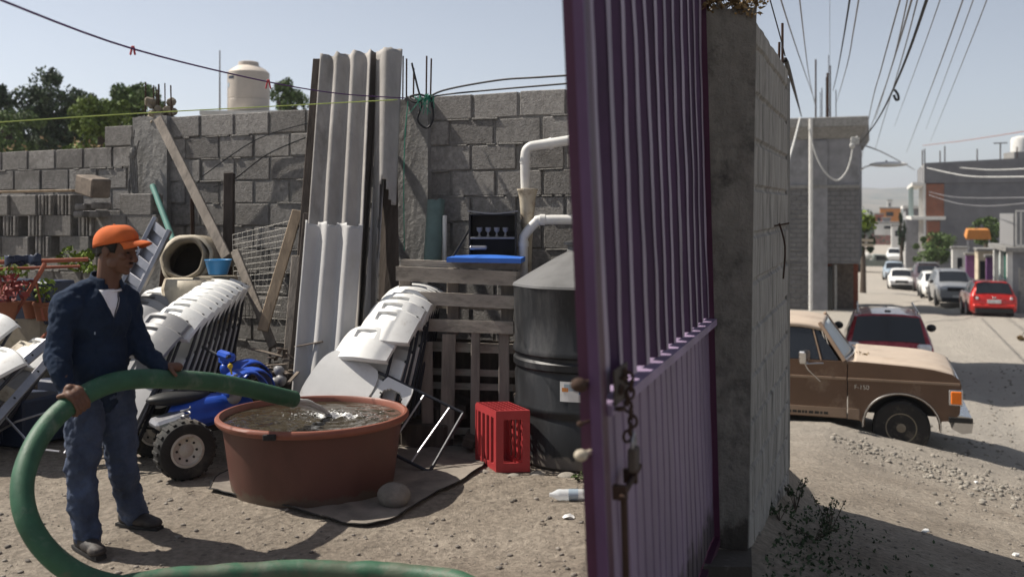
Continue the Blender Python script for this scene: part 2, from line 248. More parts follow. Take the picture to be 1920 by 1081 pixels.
# ------------------------------------------------------------------ mesh helpers
class MB:
    def __init__(s): s.v = []; s.f = []
    def add(s, vs, fs):
        o = len(s.v); s.v += [V(p) for p in vs]; s.f += [tuple(i+o for i in f) for f in fs]; return s
    def box(s, c, size, mat=None, b=0.0):
        """box of full size at c, optional 3x3 matrix, chamfer b"""
        hx, hy, hz = size[0]/2, size[1]/2, size[2]/2; mt = mat or Matrix.Identity(3); c = V(c)
        if b <= 0:
            vs = [c+mt@V((x*hx, y*hy, z*hz)) for x in (-1, 1) for y in (-1, 1) for z in (-1, 1)]
            return s.add(vs, [(0, 1, 3, 2), (4, 6, 7, 5), (0, 4, 5, 1), (2, 3, 7, 6), (0, 2, 6, 4), (1, 5, 7, 3)])
        b = min(b, hx*.9, hy*.9, hz*.9); vs = []; idx = {}
        for sx in (-1, 1):
            for sy in (-1, 1):
                for sz in (-1, 1):
                    for k in range(3):
                        p = V((sx*(hx-(0 if k == 0 else b)), sy*(hy-(0 if k == 1 else b)), sz*(hz-(0 if k == 2 else b))))
                        idx[(sx, sy, sz, k)] = len(vs); vs.append(c+mt@p)
        fs = []
        for k in range(3):
            a, d = [i for i in range(3) if i != k]
            for sg in (-1, 1):
                q = []
                for (sa, sd) in ((-1, -1), (1, -1), (1, 1), (-1, 1)):
                    t = [0, 0, 0]; t[k] = sg; t[a] = sa; t[d] = sd; q.append(idx[(*t, k)])
                if (sg == 1) == (k == 1): q.reverse()
                fs.append(tuple(q))
        for k in range(3):
            a, d = [i for i in range(3) if i != k]
            for sa in (-1, 1):
                for sd in (-1, 1):
                    t0 = [0, 0, 0]; t0[k] = -1; t0[a] = sa; t0[d] = sd; t1 = t0[:]; t1[k] = 1
                    q = [idx[(*t0, a)], idx[(*t1, a)], idx[(*t1, d)], idx[(*t0, d)]]
                    fs.append(tuple(q))
        for sx in (-1, 1):
            for sy in (-1, 1):
                for sz in (-1, 1):
                    fs.append(tuple(idx[(sx, sy, sz, k)] for k in range(3)))
        return s.add(vs, fs)
    def hexa(s, p):      # 4 bottom, 4 top, same winding
        return s.add(p, [(0, 3, 2, 1), (4, 5, 6, 7), (0, 1, 5, 4), (1, 2, 6, 5), (2, 3, 7, 6), (3, 0, 4, 7)])
    def beam(s, a, b, w, t, up=(0, 0, 1), ch=.003, roll=0):
        """plank from a to b, width w (sideways), thickness t"""
        a = V(a); b = V(b); z = (b-a); L = z.length; z.normalize(); u = V(up)
        if abs(z.dot(u)) > .98: u = V((0, 1, 0))
        x = z.cross(u).normalized(); y = z.cross(x).normalized()
        m = Matrix((x, y, z)).transposed()
        if roll: m = m @ Matrix.Rotation(roll, 3, 'Z')
        return s.box((a+b)/2, (w, t, L), m, ch)
    def tube(s, pts, r, seg=8, cap=True, sub=0, closed=False):
        pts = [V(p) for p in pts]
        if sub: pts = smooth_path(pts, sub)
        n = len(pts); rr = r if isinstance(r, (list, tuple)) else [r]*n
        if len(rr) != n: rr = [lerp_list(rr, i/(n-1)) for i in range(n)]
        o = len(s.v); t0 = (pts[1]-pts[0]).normalized()
        u = t0.cross(V((0, 0, 1)))
        if u.length < .1: u = t0.cross(V((0, 1, 0)))
        u.normalize()
        for i, p in enumerate(pts):
            t = (pts[min(i+1, n-1)]-pts[max(i-1, 0)])
            if t.length < 1e-9: t = t0
            t.normalize(); u = (u-t*u.dot(t)); u.normalize(); w = t.cross(u)
            for k in range(seg):
                a = 2*math.pi*k/seg; s.v.append(p+(u*math.cos(a)+w*math.sin(a))*rr[i])
        for i in range(n-1):
            for k in range(seg):
                a, b = o+i*seg+k, o+i*seg+(k+1) % seg; s.f.append((a, b, b+seg, a+seg))
        if cap:
            s.f.append(tuple(o+k for k in reversed(range(seg)))); s.f.append(tuple(o+(n-1)*seg+k for k in range(seg)))
        return s
    def caps(s, pts, rad, seg=14, sub=0):
        """closed tube with rounded ends (for bodies)"""
        pts = [V(p) for p in pts]
        if sub: pts = smooth_path(pts, sub)
        n = len(pts); rr = rad if len(rad) == n else [lerp_list(rad, i/(n-1)) for i in range(n)]
        a = (pts[0]-pts[1]).normalized(); b = (pts[-1]-pts[-2]).normalized()
        P = [pts[0]+a*rr[0]*k for k in (.97, .8, .45)]+pts+[pts[-1]+b*rr[-1]*k for k in (.45, .8, .97)]
        Q = [rr[0]*k for k in (.24, .6, .89)]+list(rr)+[rr[-1]*k for k in (.89, .6, .24)]
        return s.tube(P, Q, seg)
    def ell(s, c, r, mat=None, seg=20, rings=12):
        c = V(c); mt = mat or Matrix.Identity(3); o = len(s.v)
        s.v.append(c+mt@V((0, 0, r[2])))
        for i in range(1, rings):
            th = math.pi*i/rings
            for k in range(seg):
                ph = 2*math.pi*k/seg; s.v.append(c+mt@V((r[0]*math.sin(th)*math.cos(ph), r[1]*math.sin(th)*math.sin(ph), r[2]*math.cos(th))))
        s.v.append(c+mt@V((0, 0, -r[2])))
        for k in range(seg): s.f.append((o, o+1+k, o+1+(k+1) % seg))
        for i in range(rings-2):
            for k in range(seg):
                a = o+1+i*seg+k; b = o+1+i*seg+(k+1) % seg; s.f.append((a, a+seg, b+seg, b))
        e = len(s.v)-1; q = o+1+(rings-2)*seg
        for k in range(seg): s.f.append((e, q+(k+1) % seg, q+k))
        return s
    def lathe(s, c, prof, seg=48, mat=None, cap=True, wob=None):
        """prof = [(r, z)...]"""
        c = V(c); mt = mat or Matrix.Identity(3); o = len(s.v)
        for i, (r, z) in enumerate(prof):
            for k in range(seg):
                a = 2*math.pi*k/seg; q = r*(1+(wob(a, z) if wob else 0)); s.v.append(c+mt@V((q*math.cos(a), q*math.sin(a), z)))
        for i in range(len(prof)-1):
            for k in range(seg):
                a, b = o+i*seg+k, o+i*seg+(k+1) % seg; s.f.append((a, b, b+seg, a+seg))
        if cap:
            s.f.append(tuple(o+k for k in reversed(range(seg)))); s.f.append(tuple(o+(len(prof)-1)*seg+k for k in range(seg)))
        return s
    def gs(s, nu, nv, f, th, mask=None, nrm=None):
        """solid sheet: f(u,v) front point, th thickness, mask(i,j) keeps cell"""
        pts = [[V(f(i/nu, j/nv)) for j in range(nv+1)] for i in range(nu+1)]
        o = len(s.v); W = nv+1
        for i in range(nu+1):
            for j in range(W): s.v.append(pts[i][j])
        for i in range(nu+1):
            for j in range(W):
                if nrm: n = V(nrm)
                else:
                    du = pts[min(i+1, nu)][j]-pts[max(i-1, 0)][j]; dv = pts[i][min(j+1, nv)]-pts[i][max(j-1, 0)]; n = du.cross(dv).normalized()
                s.v.append(pts[i][j]-n*th)
        B = (nu+1)*W; keep = lambda i, j: 0 <= i < nu and 0 <= j < nv and (mask is None or mask(i, j))
        for i in range(nu):
            for j in range(nv):
                if not keep(i, j): continue
                a, b, c, d = o+i*W+j, o+(i+1)*W+j, o+(i+1)*W+j+1, o+i*W+j+1
                s.f.append((a, b, c, d)); s.f.append((a+B, d+B, c+B, b+B))
                if not keep(i-1, j): s.f.append((a, d, d+B, a+B))
                if not keep(i+1, j): s.f.append((c, b, b+B, c+B))
                if not keep(i, j-1): s.f.append((b, a, a+B, b+B))
                if not keep(i, j+1): s.f.append((d, c, c+B, d+B))
        return s
    def prism(s, poly, ax, t0, t1):
        """extrude polygon list of 2D points; ax(p,q,t)->3D"""
        n = len(poly); o = len(s.v)
        for t in (t0, t1):
            for p in poly: s.v.append(V(ax(p[0], p[1], t)))
        s.f.append(tuple(o+i for i in reversed(range(n)))); s.f.append(tuple(o+n+i for i in range(n)))
        for i in range(n): s.f.append((o+i, o+(i+1) % n, o+n+(i+1) % n, o+n+i))
        return s
    def mesh(s, name, off=V((0, 0, 0)), smooth=False, fix=True):
        me = bpy.data.meshes.new(name); me.from_pydata([tuple(p-off) for p in s.v], [], s.f)
        if fix:
            bm = bmesh.new(); bm.from_mesh(me); bmesh.ops.recalc_face_normals(bm, faces=bm.faces); bm.to_mesh(me); bm.free()
        if smooth:
            me.polygons.foreach_set('use_smooth', [True]*len(me.polygons))
            if smooth != 'all':
                me.set_sharp_from_angle(angle=R(smooth if not isinstance(smooth, bool) else 40))
        me.update(); return me
def lerp_list(l, t):
    k = t*(len(l)-1); i = min(int(k), len(l)-2); f = k-i; return l[i]*(1-f)+l[i+1]*f
def smooth_path(P, sub):
    out = []; n = len(P)
    for i in range(n-1):
        p0, p1, p2, p3 = P[max(i-1, 0)], P[i], P[i+1], P[min(i+2, n-1)]
        for k in range(sub):
            t = k/sub; out.append(.5*((2*p1)+(p2-p0)*t+(2*p0-5*p1+4*p2-p3)*t*t+(3*p1-p0-3*p2+p3)*t**3))
    out.append(P[-1]); return out
def tagit(o, label=None, cat=None, group=None, kind=None):
    if label: o['label'] = label
    if cat: o['category'] = cat
    if group: o['group'] = group
    if kind: o['kind'] = kind
def thing(name, label, cat, loc=(0, 0, 0), rz=0, group=None):
    o = bpy.data.objects.new(name, None); C.objects.link(o); o.location = loc; o.rotation_euler = (0, 0, rz)
    o.empty_display_size = .1; tagit(o, label, cat, group); return o
def part(mb, name, mat, parent, smooth=False, world=False, label=None):
    """link a part under parent; geometry is local to the top thing, or world when world=True"""
    off = V((0, 0, 0))
    if world:
        p = parent
        while p: off = off+p.location; p = p.parent
    me = mb.mesh(name, off, smooth); me.materials.append(M[mat] if isinstance(mat, str) else mat)
    o = bpy.data.objects.new(name, me); C.objects.link(o); o.parent = parent
    if label: o['label'] = label
    return o
def solo(mb, name, mat, label, cat, group=None, smooth=False, kind=None):
    """a thing that is one mesh, origin at its base (world geometry)"""
    xs = [p.x for p in mb.v]; ys = [p.y for p in mb.v]; zs = [p.z for p in mb.v]
    off = V(((min(xs)+max(xs))/2, (min(ys)+max(ys))/2, min(zs)))
    me = mb.mesh(name, off, smooth); me.materials.append(M[mat] if isinstance(mat, str) else mat)
    o = bpy.data.objects.new(name, me); C.objects.link(o); o.location = off; tagit(o, label, cat, group, kind); return o
def dup(root, loc=None, rot=None, label=None, group=None, mat=None):
    def cp(o, par):
        c = o.copy(); C.objects.link(c); c.parent = par
        for ch in list(o.children): cp(ch, c)
        return c
    kids = [o for o in root.children]
    r = root.copy(); C.objects.link(r)
    for ch in kids: cp(ch, r)
    if loc is not None: r.location = loc
    if rot is not None: r.rotation_euler = rot
    if label: r['label'] = label
    if group: r['group'] = group
    return r
def bake(mb, name, voxel, smooth_it=4, disp=None):
    """voxel-join overlapping solids into ONE continuous surface and bake the modifiers"""
    me = mb.mesh(name+'_raw'); o = bpy.data.objects.new(name+'_raw', me); C.objects.link(o)
    r = o.modifiers.new('r', 'REMESH'); r.mode = 'VOXEL'; r.voxel_size = voxel; r.use_smooth_shade = True
    sm = o.modifiers.new('s', 'SMOOTH'); sm.factor = .5; sm.iterations = smooth_it
    for k, (st, sc, seed) in enumerate(disp or []):
        tx = bpy.data.textures.new(name+'_fold', 'CLOUDS'); tx.noise_scale = sc; tx.noise_depth = 2
        d = o.modifiers.new('d', 'DISPLACE'); d.texture = tx; d.strength = st; d.mid_level = .5
    dg = bpy.context.evaluated_depsgraph_get(); ev = o.evaluated_get(dg)
    out = bpy.data.meshes.new_from_object(ev); out.name = name
    bpy.data.objects.remove(o); bpy.data.meshes.remove(me)
    out.polygons.foreach_set('use_smooth', [True]*len(out.polygons)); return out
def ord_(i): return ['first', 'second', 'third', 'fourth', 'fifth', 'sixth', 'seventh', 'eighth', 'ninth', 'tenth', 'eleventh', 'twelfth', 'thirteenth'][i]

# ------------------------------------------------------------------ terrain
SD = V((.342, .94)); SN = V((.94, -.342)); P0 = V((1.25, 5.1))      # street direction, its right-hand normal, gate post
def sl_(x, y): return (x-P0.x)*SD.x+(y-P0.y)*SD.y, (x-P0.x)*SN.x+(y-P0.y)*SN.y
def sp(s, l): return V((P0.x+SD.x*s+SN.x*l, P0.y+SD.y*s+SN.y*l))
AT = [(-30, .1), (0, -.05), (2, -.34), (5, -.78), (9.3, -1.20), (16.8, -1.85), (39, -2.42), (47, -2.85), (65, -3.4), (90, -3.7), (200, -4.6), (500, -13), (900, -19), (1500, -6), (2500, 48), (4500, 70), (9000, 60)]
def tab(T, s):
    if s <= T[0][0]: return T[0][1]
    for (a, x), (b, y) in zip(T, T[1:]):
        if s <= b:
            t = (s-a)/(b-a); return x+(y-x)*t
    return T[-1][1]
WA = V((-5.45, 10.6)); WD = V((.895, -.445)).normalized()             # back wall base line
def wl(x_px):                                                          # wall-face point under photo column x
    k = (x_px-960)/F; s = (k*WA.y-WA.x)/(WD.x-k*WD.y); return WA+WD*s
def sst(a, b, x):
    t = max(0, min(1, (x-a)/(b-a))); return t*t*(3-2*t)
def ter(x, y):
    s, l = sl_(x, y)
    lat = -.18*max(0, min(2.6, l))*(1-sst(9, 20, s))*sst(-1.5, 1.5, s+1.2)
    street = tab(AT, s)+lat
    # side of the back wall: >0 means beyond it
    bw = (x-WA.x)*WD.y*-1+(y-WA.y)*WD.x
    yard = 0.0
    k = max(sst(-.25, .15, l), sst(.1, 1.2, bw))
    z = yard*(1-k)+street*k
    # rising hillside behind the yard, left of the street
    rise = sst(-6, -34, l)*sst(8, 34, s)
    z += rise*(6.2+1.2*noise.noise(V((x*.03, y*.03, 3))))
    if y > 300: z += 9*noise.noise(V((x*.004, y*.004, 1)))*sst(300, 900, y)+28*noise.noise(V((x*.0011, y*.0011, 7)))*sst(1500, 3000, y)
    return z
def rough(x, y):
    n = .035*noise.noise(V((x*.9, y*.9, 0)))+.014*noise.noise(V((x*3.3, y*3.3, 4)))+.007*noise.noise(V((x*9, y*9, 8)))
    d = abs(x)+abs(y)
    if y > 9:
        s, l = sl_(x, y)
        if s > 6 and -1 < l < 8: n -= .06*(math.exp(-((l-2.4-.5*math.sin(s*.12))/.3)**2)+math.exp(-((l-4.1-.5*math.sin(s*.12))/.3)**2))*sst(6, 12, s)
    return n*(1 if d < 60 else 2)
def gz(x, y): return ter(x, y)+rough(x, y)
def axis(lo, hi, f0, f1, step, grow):
    a = []; x = f0
    while x < f1: a.append(x); x += step
    a.append(f1); d = step; x = f1
    while x < hi: d *= grow; x += d; a.append(min(x, hi))
    d = step; x = f0
    while x > lo: d *= grow; x -= d; a.insert(0, max(x, lo))
    return a
xs = axis(-6000, 6000, -3.4, 6.5, .045, 1.05); ys = axis(-60, 9000, 3.9, 12.0, .045, 1.04)
gm = bpy.data.meshes.new('ground'); vs = []; fs = []
for y in ys:
    for x in xs: vs.append((x, y, gz(x, y)))
nx = len(xs)
for j in range(len(ys)-1):
    for i in range(nx-1): a = j*nx+i; fs.append((a, a+1, a+1+nx, a+nx))
gm.from_pydata(vs, [], fs); gm.polygons.foreach_set('use_smooth', [True]*len(gm.polygons)); gm.materials.append(M['dirt'])
go = bpy.data.objects.new('ground', gm); C.objects.link(go); tagit(go, 'pale dusty earth of the yard running down into the unpaved street', 'ground', kind='structure')
# ================================================================== walls of the yard
def block_wall(name, x0, x1, top, label, seed, z0=-.1, off=0.0, extra=None, mat='block', group='block walls of the yard'):
    """hollow-block wall between photo columns x0 and x1 along the back line; top = height of its top"""
    rnd = random.Random(seed); a = wl(x0); b = wl(x1); L = (b-a).length; d = (b-a)/L; n = V((d.y, -d.x))  # n towards the camera side
    t = thing(name, label, 'wall', (a.x, a.y, 0), 0, group)
    m = MB(); mo = MB(); rot = Matrix.Rotation(math.atan2(d.y, d.x), 3, 'Z')
    z = top; row = 0
    rows = []
    while z > z0: rows.append(z); z -= .208
    for row, z in enumerate(rows):
        s = -(.2 if row % 2 else 0)-rnd.uniform(0, .02)
        while s < L:
            s0 = max(s, 0); s1 = min(s+.40, L)
            if s1-s0 > .05:
                c = a+d*((s0+s1)/2)-n*(.075-rnd.uniform(-.007, .006))
                r2 = rot @ Matrix.Rotation(rnd.uniform(-.012, .012), 3, 'Y') @ Matrix.Rotation(rnd.uniform(-.01, .01), 3, 'Z')
                m.box((c.x, c.y, z-.1+rnd.uniform(-.002, .002)), (s1-s0-.014, .15, .194), r2, .006)
            s += .412
    if extra:
        for (s0, zz) in extra:
            c = a+d*(s0+.2)-n*.075; m.box((c.x, c.y, zz-.1), (.39, .15, .194), rot, .008)
    c = a+d*(L/2)-n*.078; hz = (top-z0)
    mo.box((c.x, c.y, (top-.012+z0)/2), (L, .128, top-.012-z0), rot)
    # squeezed-out mortar along the beds catches the sun
    for z in rows[1:]:
        s = 0
        while s < L:
            w = min(rnd.uniform(.05, .3), L-s-.01)
            if w < .03: break
            if rnd.random() < .5:
                c = a+d*min(s+w/2, L-.02)-n*rnd.uniform(.000, .006); mo.box((c.x, c.y, z+.004), (w, .02, rnd.uniform(.008, .02)), rot @ Matrix.Rotation(rnd.uniform(-.03, .03), 3, 'Y'), .004)
            s += w+.02
    part(m, 'blocks', mat, t, world=True); part(mo, 'mortar', 'mortar', t, world=True)
    return t
block_wall('block_wall', -260, 258, 1.70+.655, 'lower grey concrete block wall behind the piled loose blocks at the left', 1)
a1 = wl(193); b1 = wl(258)
block_wall('block_wall', 195, 258, 1.70+.866, 'short run of one extra block course beside the ragged rebar post', 12, z0=1.7+.66)
block_wall('block_wall', 318, 746, 1.70+.92, 'tall grey block wall behind the leaning corrugated sheets', 2)
block_wall('block_wall', 806, 1474, 1.70+.965, 'tall grey block wall behind the white pipes and black tank', 3)
def post(name, x0, x1, z1, label, rebars, seed, proud=.05, th=.22):
    a = wl(x0); b = wl(x1); d = (b-a).normalized(); n = V((d.y, -d.x)); rnd = random.Random(seed); c = (a+b)/2
    t = thing(name, label, 'post', (c.x, c.y, 0), 0, 'concrete posts of the block wall')
    m = MB(); w = (b-a).length
    def f(u, v):
        p = a+d*(w*u)+n*proud; z = -.1+(z1+.1)*v
        q = .004*noise.noise(V((u*3+seed, v*9, 0)))+.003*noise.noise(V((u*9, v*30, seed)))
        return (p.x+n.x*q, p.y+n.y*q, z+(.03*noise.noise(V((u*6, 2, seed))) if v > .99 else 0))
    m.gs(10, 40, f, th); part(m, 'shaft', 'concrete', t, world=True)
    for (xp, yt, rr) in rebars:
        q = wl(xp)-n*.04; z2 = CZ-(yt-400)/F*q.y
        part(MB().tube([(q.x, q.y, z1-.1), (q.x+rnd.uniform(-.01, .01), q.y, z2)], rr, 6), 'rebar', 'rust', t, world=True)
    return t
p2 = post('concrete_post', 744, 808, 1.7+.955, 'smooth concrete post with upright rebars and cable coil on top', [(757, 110, .007), (770, 128, .007), (794, 105, .007), (802, 110, .007), (750, 105, .006)], 5)
p1 = post('concrete_post', 256, 320, 1.7+.93, 'ragged concrete post with a crumbling top and rusty rebars', [(266, 154, .007), (281, 160, .006), (288, 168, .006), (304, 156, .006), (316, 160, .007), (291, 158, .009)], 6)
m = MB(); rnd = random.Random(4); q = wl(296)
for i in range(26): m.box((q.x+rnd.uniform(-.09, .12), q.y+.05+rnd.uniform(-.06, .08), 2.62+rnd.uniform(-.05, .16)*(1 if i < 18 else .4)), (rnd.uniform(.04, .12), rnd.uniform(.04, .1), rnd.uniform(.03, .1)), Matrix.Rotation(rnd.uniform(-1, 1), 3, 'Y') @ Matrix.Rotation(rnd.uniform(-1, 1), 3, 'X'), .02)
part(m, 'crumbled_top', 'olive', p1, world=True)
m = MB()                                                                # rope and dribbled cement on that post
q = wl(264)+V((-.03, -.12))
for i in range(9): m.tube([(q.x+rnd.uniform(-.05, .06), q.y, 2.5-.05*i), (q.x+rnd.uniform(-.05, .06), q.y-.01, 2.2-.1*i), (q.x+rnd.uniform(-.03, .05), q.y, 1.9-.03*i)], .009, 5, sub=3)
m.ell((q.x, q.y, 2.28), (.04, .04, .06), seg=8, rings=6)
solo(m, 'rope', 'mortar', 'frayed grey rope hanging down the ragged rebar post', 'rope')

# gate wall: concrete-block wall that runs back from the gate post
t = thing('boundary_wall', 'streaky concrete boundary wall running back from the gate post to the street', 'wall', (1.25, 5.1, 0), 0)
def gwp(s, l): q = sp(s, l); return q
Lw = 2.02; topn, topf = 1.7+.98, 1.7+1.0
def fw(u, v):
    q = sp(.0+u*Lw, -.042*(1-v)*(1-u)); z = -.6+(topn+(topf-topn)*u+.6)*v
    k = (v*13.5) % 1; kk = .013 if (k < .07 or k > .95) else 0
    h = (u*5+(0 if int(v*13.5) % 2 else .5)) % 1; kk = max(kk, .013 if h < .04 else 0)
    kk *= min(1, u*30)
    r = .008*noise.noise(V((u*9, v*12, 1)))*min(1, u*12)+.02*min(1, u*12)*max(0, .25-v)*noise.noise(V((u*5, v*3, 4)))*4-kk
    return (q.x+SN.x*r, q.y+SN.y*r, z)
part(MB().gs(110, 230, fw, .15), 'rendered_blocks', 'sidec', t, world=True)
m = MB()
for k in range(3): q = sp(1.92, -.03-.03*k); m.tube([(q.x, q.y, 2.5), (q.x+.01*k, q.y, 3.02-.13*k)], .009, 6)
part(m, 'rebar', 'rust', t, world=True)
m = MB(); q = sp(1.1, .02)
m.tube([(q.x, q.y, 1.64), (q.x+.03, q.y-.02, 1.5), (q.x+.02, q.y-.02, 1.3)], .006, 5, sub=4); m.tube([(q.x-.05, q.y, 1.62), (q.x+.06, q.y, 1.64)], .005, 5)
part(m, 'tie_wire', 'rust', t, world=True)
# gate post
t = thing('gate_post', 'stout stained concrete gate post holding the purple gate', 'post', (1.14, 5.1, 0), 0)
A0, A1 = px(1349, 1026, 5.06), px(1322, 14, 5.06); B0, B1 = px(1402, 1034, 5.03), px(1419, 10, 5.03)
def fp(u, v):
    a = A0.lerp(A1, v); b = B0.lerp(B1, v); p = a.lerp(b, u); r = .006*noise.noise(V((u*4, v*11, 3)))
    zt = .04*noise.noise(V((u*5, 0, 9))) if v > .995 else 0
    return (p.x, p.y-r, p.z+zt)
m = MB().gs(16, 90, fp, .17, nrm=(.1, -1, 0)); part(m, 'shaft', 'postc', t, world=True)
m = MB(); 
a = px(1340, 1024, 5.06); m.hexa([pg(1318, 1090, .0), pg(1410, 1090, .0), pg(1408, 1030, -.15), pg(1345, 1024, -.12)]+[p+V((0, 0, .07)) for p in (pg(1318, 1090, .0), pg(1410, 1090, .0), pg(1408, 1030, -.15), pg(1345, 1024, -.12))])
part(m, 'footing', 'postc', t, world=True)
def leaves(m, c, rad, n, size, rnd, shell=.0, flat=1.0):
    for _ in range(n):
        while True:
            p = V((rnd.uniform(-1, 1), rnd.uniform(-1, 1), rnd.uniform(-1, 1)))
            if shell < p.length < 1: break
        q = V(c)+V((p.x*rad[0], p.y*rad[1], p.z*rad[2])); s = size*rnd.uniform(.5, 1.3)
        u = V((rnd.gauss(0, 1), rnd.gauss(0, 1), rnd.gauss(0, 1)*flat)).normalized(); w = u.cross(V((rnd.gauss(0, 1), rnd.gauss(0, 1), rnd.gauss(0, 1)))).normalized()*s*.45; u = u*s
        m.add([q-u*.5, q+w*.6, q+u*.5, q-w*.6], [(0, 1, 2, 3)])
rnd = random.Random(9); m = MB(); c = px(1378, 8, 5.08)
for k in range(9): leaves(m, c+V((rnd.uniform(-.14, .13), rnd.uniform(-.05, .05), rnd.uniform(-.03, .05))), (.06, .06, .045), 60, .035, rnd)
for k in range(14): p = c+V((rnd.uniform(-.16, .14), rnd.uniform(-.05, .05), -.03)); m.tube([p, p+V((rnd.uniform(-.08, .08), 0, rnd.uniform(.02, .12)))], .003, 4)
solo(m, 'dry_plant', 'dryleaf', 'dry straggly plant growing on top of the gate post', 'plant')

# ================================================================== purple gate
H = V((1.03, 5.06, 0)); GD = V((-.334, -.943, 0)); GN = V((-.943, .334, 0))     # hinge, leaf direction, normal to the sunny side
LW = 2.41
def G(t, z, n=0.0):                # leaf leans a little: its top swings left of its foot
    k_ = max(0, min(1, t/LW)); lean = -.0272*(z-.37)*(1-k_)-.043*(z-1.4)*k_-.012*(1-k_)
    n += .007*noise.noise(V((t*2.2, z*1.6, 5)))+.003*noise.noise(V((t*7, z*5, 2)))
    return H+GD*t+GN*(n)+V((lean, 0, z))
gate = thing('metal_gate', 'tall purple corrugated metal gate standing open with a lilac lower panel', 'gate', tuple(H), 0)
ZR = 1.155
def prof_u(t):                     # trapezoid ribs 0.2 m apart
    k = (t/.2) % 1
    return .022 if k < .62 else (.022-.044*(k-.62)/.09 if k < .71 else (-.022 if k < .9 else -.022+.044*(k-.9)/.1))
tu = []
for i in range(13):
    for k in (0.0, .62, .71, .90): 
        t_ = (i+k)*.2
        if t_ <= LW: tu.append(t_)
m = MB()
ribs = MB()
def strip(m, ts, z0, z1, fn, th, nz=1):
    n = len(ts)-1
    def f(u, v): i = int(round(u*n)); return G(ts[i], z0+(z1-z0)*v, fn(ts[i]))
    m.gs(n, nz, f, th, nrm=tuple(GN))
strip(m, tu, ZR+.03, 2.92, prof_u, .0012, 30); part(m, 'upper_panel', 'purple', gate, world=True)
for i in range(12):                # pale strips on the narrow faces of the ribs
    a, b = (i+.675)*.2, (i+.935)*.2
    if b < LW: ribs.gs(1, 30, (lambda a, b: lambda u, v: G(a+(b-a)*u, ZR+.032+(2.9-ZR)*v, -.0245))(a, b), .001, nrm=tuple(GN))
part(ribs, 'rib_face', 'ribpaint', gate, world=True)
tl = []; prl = {}
for i in range(20):
    for k, o in ((0.0, .0), (.72, .0), (.80, .014), (.92, .014)):
        t_ = round((i+k)*.13, 4)
        if t_ <= LW: tl.append(t_); prl[t_] = o
m = MB(); strip(m, tl, .06, ZR-.02, lambda t_: prl[t_]+.0, .0012, 18); part(m, 'lower_panel', 'lilacd', gate, world=True)
m = MB()
for i in range(20):
    a, b = (i+.80)*.13, (i+.92)*.13
    if b < LW: m.gs(1, 18, (lambda a, b: lambda u, v: G(a+(b-a)*u, .062+(ZR-.09)*v, .0125))(a, b), .001, nrm=tuple(GN))
part(m, 'groove', 'purple', gate, world=True)
m = MB()
m.hexa([G(0, ZR-.02, -.045), G(LW, ZR-.02, -.045), G(LW, ZR-.02, .03), G(0, ZR-.02, .03), G(0, ZR+.012, -.045), G(LW, ZR+.012, -.045), G(LW, ZR+.012, .03), G(0, ZR+.012, .03)])
part(m, 'mid_rail', 'lilac', gate, world=True)
m = MB()
def bar(m, t0, t1, z0, z1, n0, n1):
    m.hexa([G(t0, z0, n0), G(t1, z0, n0), G(t1, z0, n1), G(t0, z0, n1), G(t0, z1, n0), G(t1, z1, n0), G(t1, z1, n1), G(t0, z1, n1)])
bar(m, LW, LW+.055, .03, 2.96, -.03, .035); bar(m, -.06, -.002, .03, 2.96, -.03, .03); bar(m, 0, LW, .02, .058, -.03, .03); bar(m, 0, LW, 2.93, 2.97, -.03, .03)
part(m, 'frame', 'magenta', gate, world=True)
m = MB()
bar(m, LW+.056, LW+.075, .03, 2.9, -.03, .0); part(m, 'edge_strip', 'purple', gate, world=True)
for z in (.45, 1.5, 2.72):
    part(MB().tube([G(-.05, z, -.02), G(-.05, z+.12, -.02)], .018, 10), 'hinge', 'rust', gate, smooth=True, world=True)
m = MB()                                                                # sliding bolt and its lugs
m.tube([G(LW-.06, .89, -.05), G(LW-.33, .92, -.05)], .009, 8); m.tube([G(LW-.09, .89, -.05), G(LW-.09, .25, -.04)], .010, 8)
for tt, z in ((LW-.09, .9), (LW-.24, .91)): bar(m, tt-.012, tt+.012, z-.02, z+.02, -.06, -.02)
part(m, 'bolt', 'rust', gate, smooth=True, world=True)
m = MB(); bar(m, LW-.20, LW-.02, 1.16, 1.26, -.052, -.046); part(m, 'lock_plate', 'wooddark', gate, world=True)
for z, mt, r in ((1.235, 'rust', .020), (1.13, 'rust', .008), (1.045, 'pvcdirty', .016)):
    c = G(LW+.10, z, .02); part(MB().ell(c, (r*1.2, r, r)).tube([c, G(LW+.03, z, .0)], r*.5, 8), 'knob', mt, gate, smooth=True, world=True)
# chain and padlock
m = MB(); rnd = random.Random(3)
def link(m, c, ax, up, L=.034, w=.012, r=.0045):
    pts = []
    for k in range(12):
        a = 2*math.pi*k/12; pts.append(c+up*(math.cos(a)*L*.5)+ax*(math.sin(a)*w))
    m.tube(pts+[pts[0]], r, 6, cap=False)
for i in range(9):
    c = G(LW-.15+.012*math.sin(i), 1.22-.021*i, -.065-.008*math.sin(i*1.3)); link(m, c, (GD if i % 2 else GN).normalized(), V((.1*math.sin(i), 0, 1)).normalized())
solo(m, 'chain', 'rust', 'rusty chain hanging down to the padlock of the purple gate', 'chain', smooth=True); m = MB()
for i in range(4):
    c = G(LW-.12+.026*i, 1.24-.010*i*i, -.06); link(m, c, (GN if i % 2 else V((0, 0, 1))), GD)
solo(m, 'chain', 'rust', 'short rusty chain end lying against the latch plate of the purple gate', 'chain', smooth=True)
pl = thing('padlock', 'old dark padlock hanging on the chain of the purple gate', 'padlock', tuple(G(LW-.15, .96, -.07)))
c = G(LW-.15, .985, -.07); mt = Matrix((GD, GN, V((0, 0, 1)))).transposed()
part(MB().box(c, (.055, .026, .07), mt, .006), 'lock_body', 'wooddark', pl, world=True)
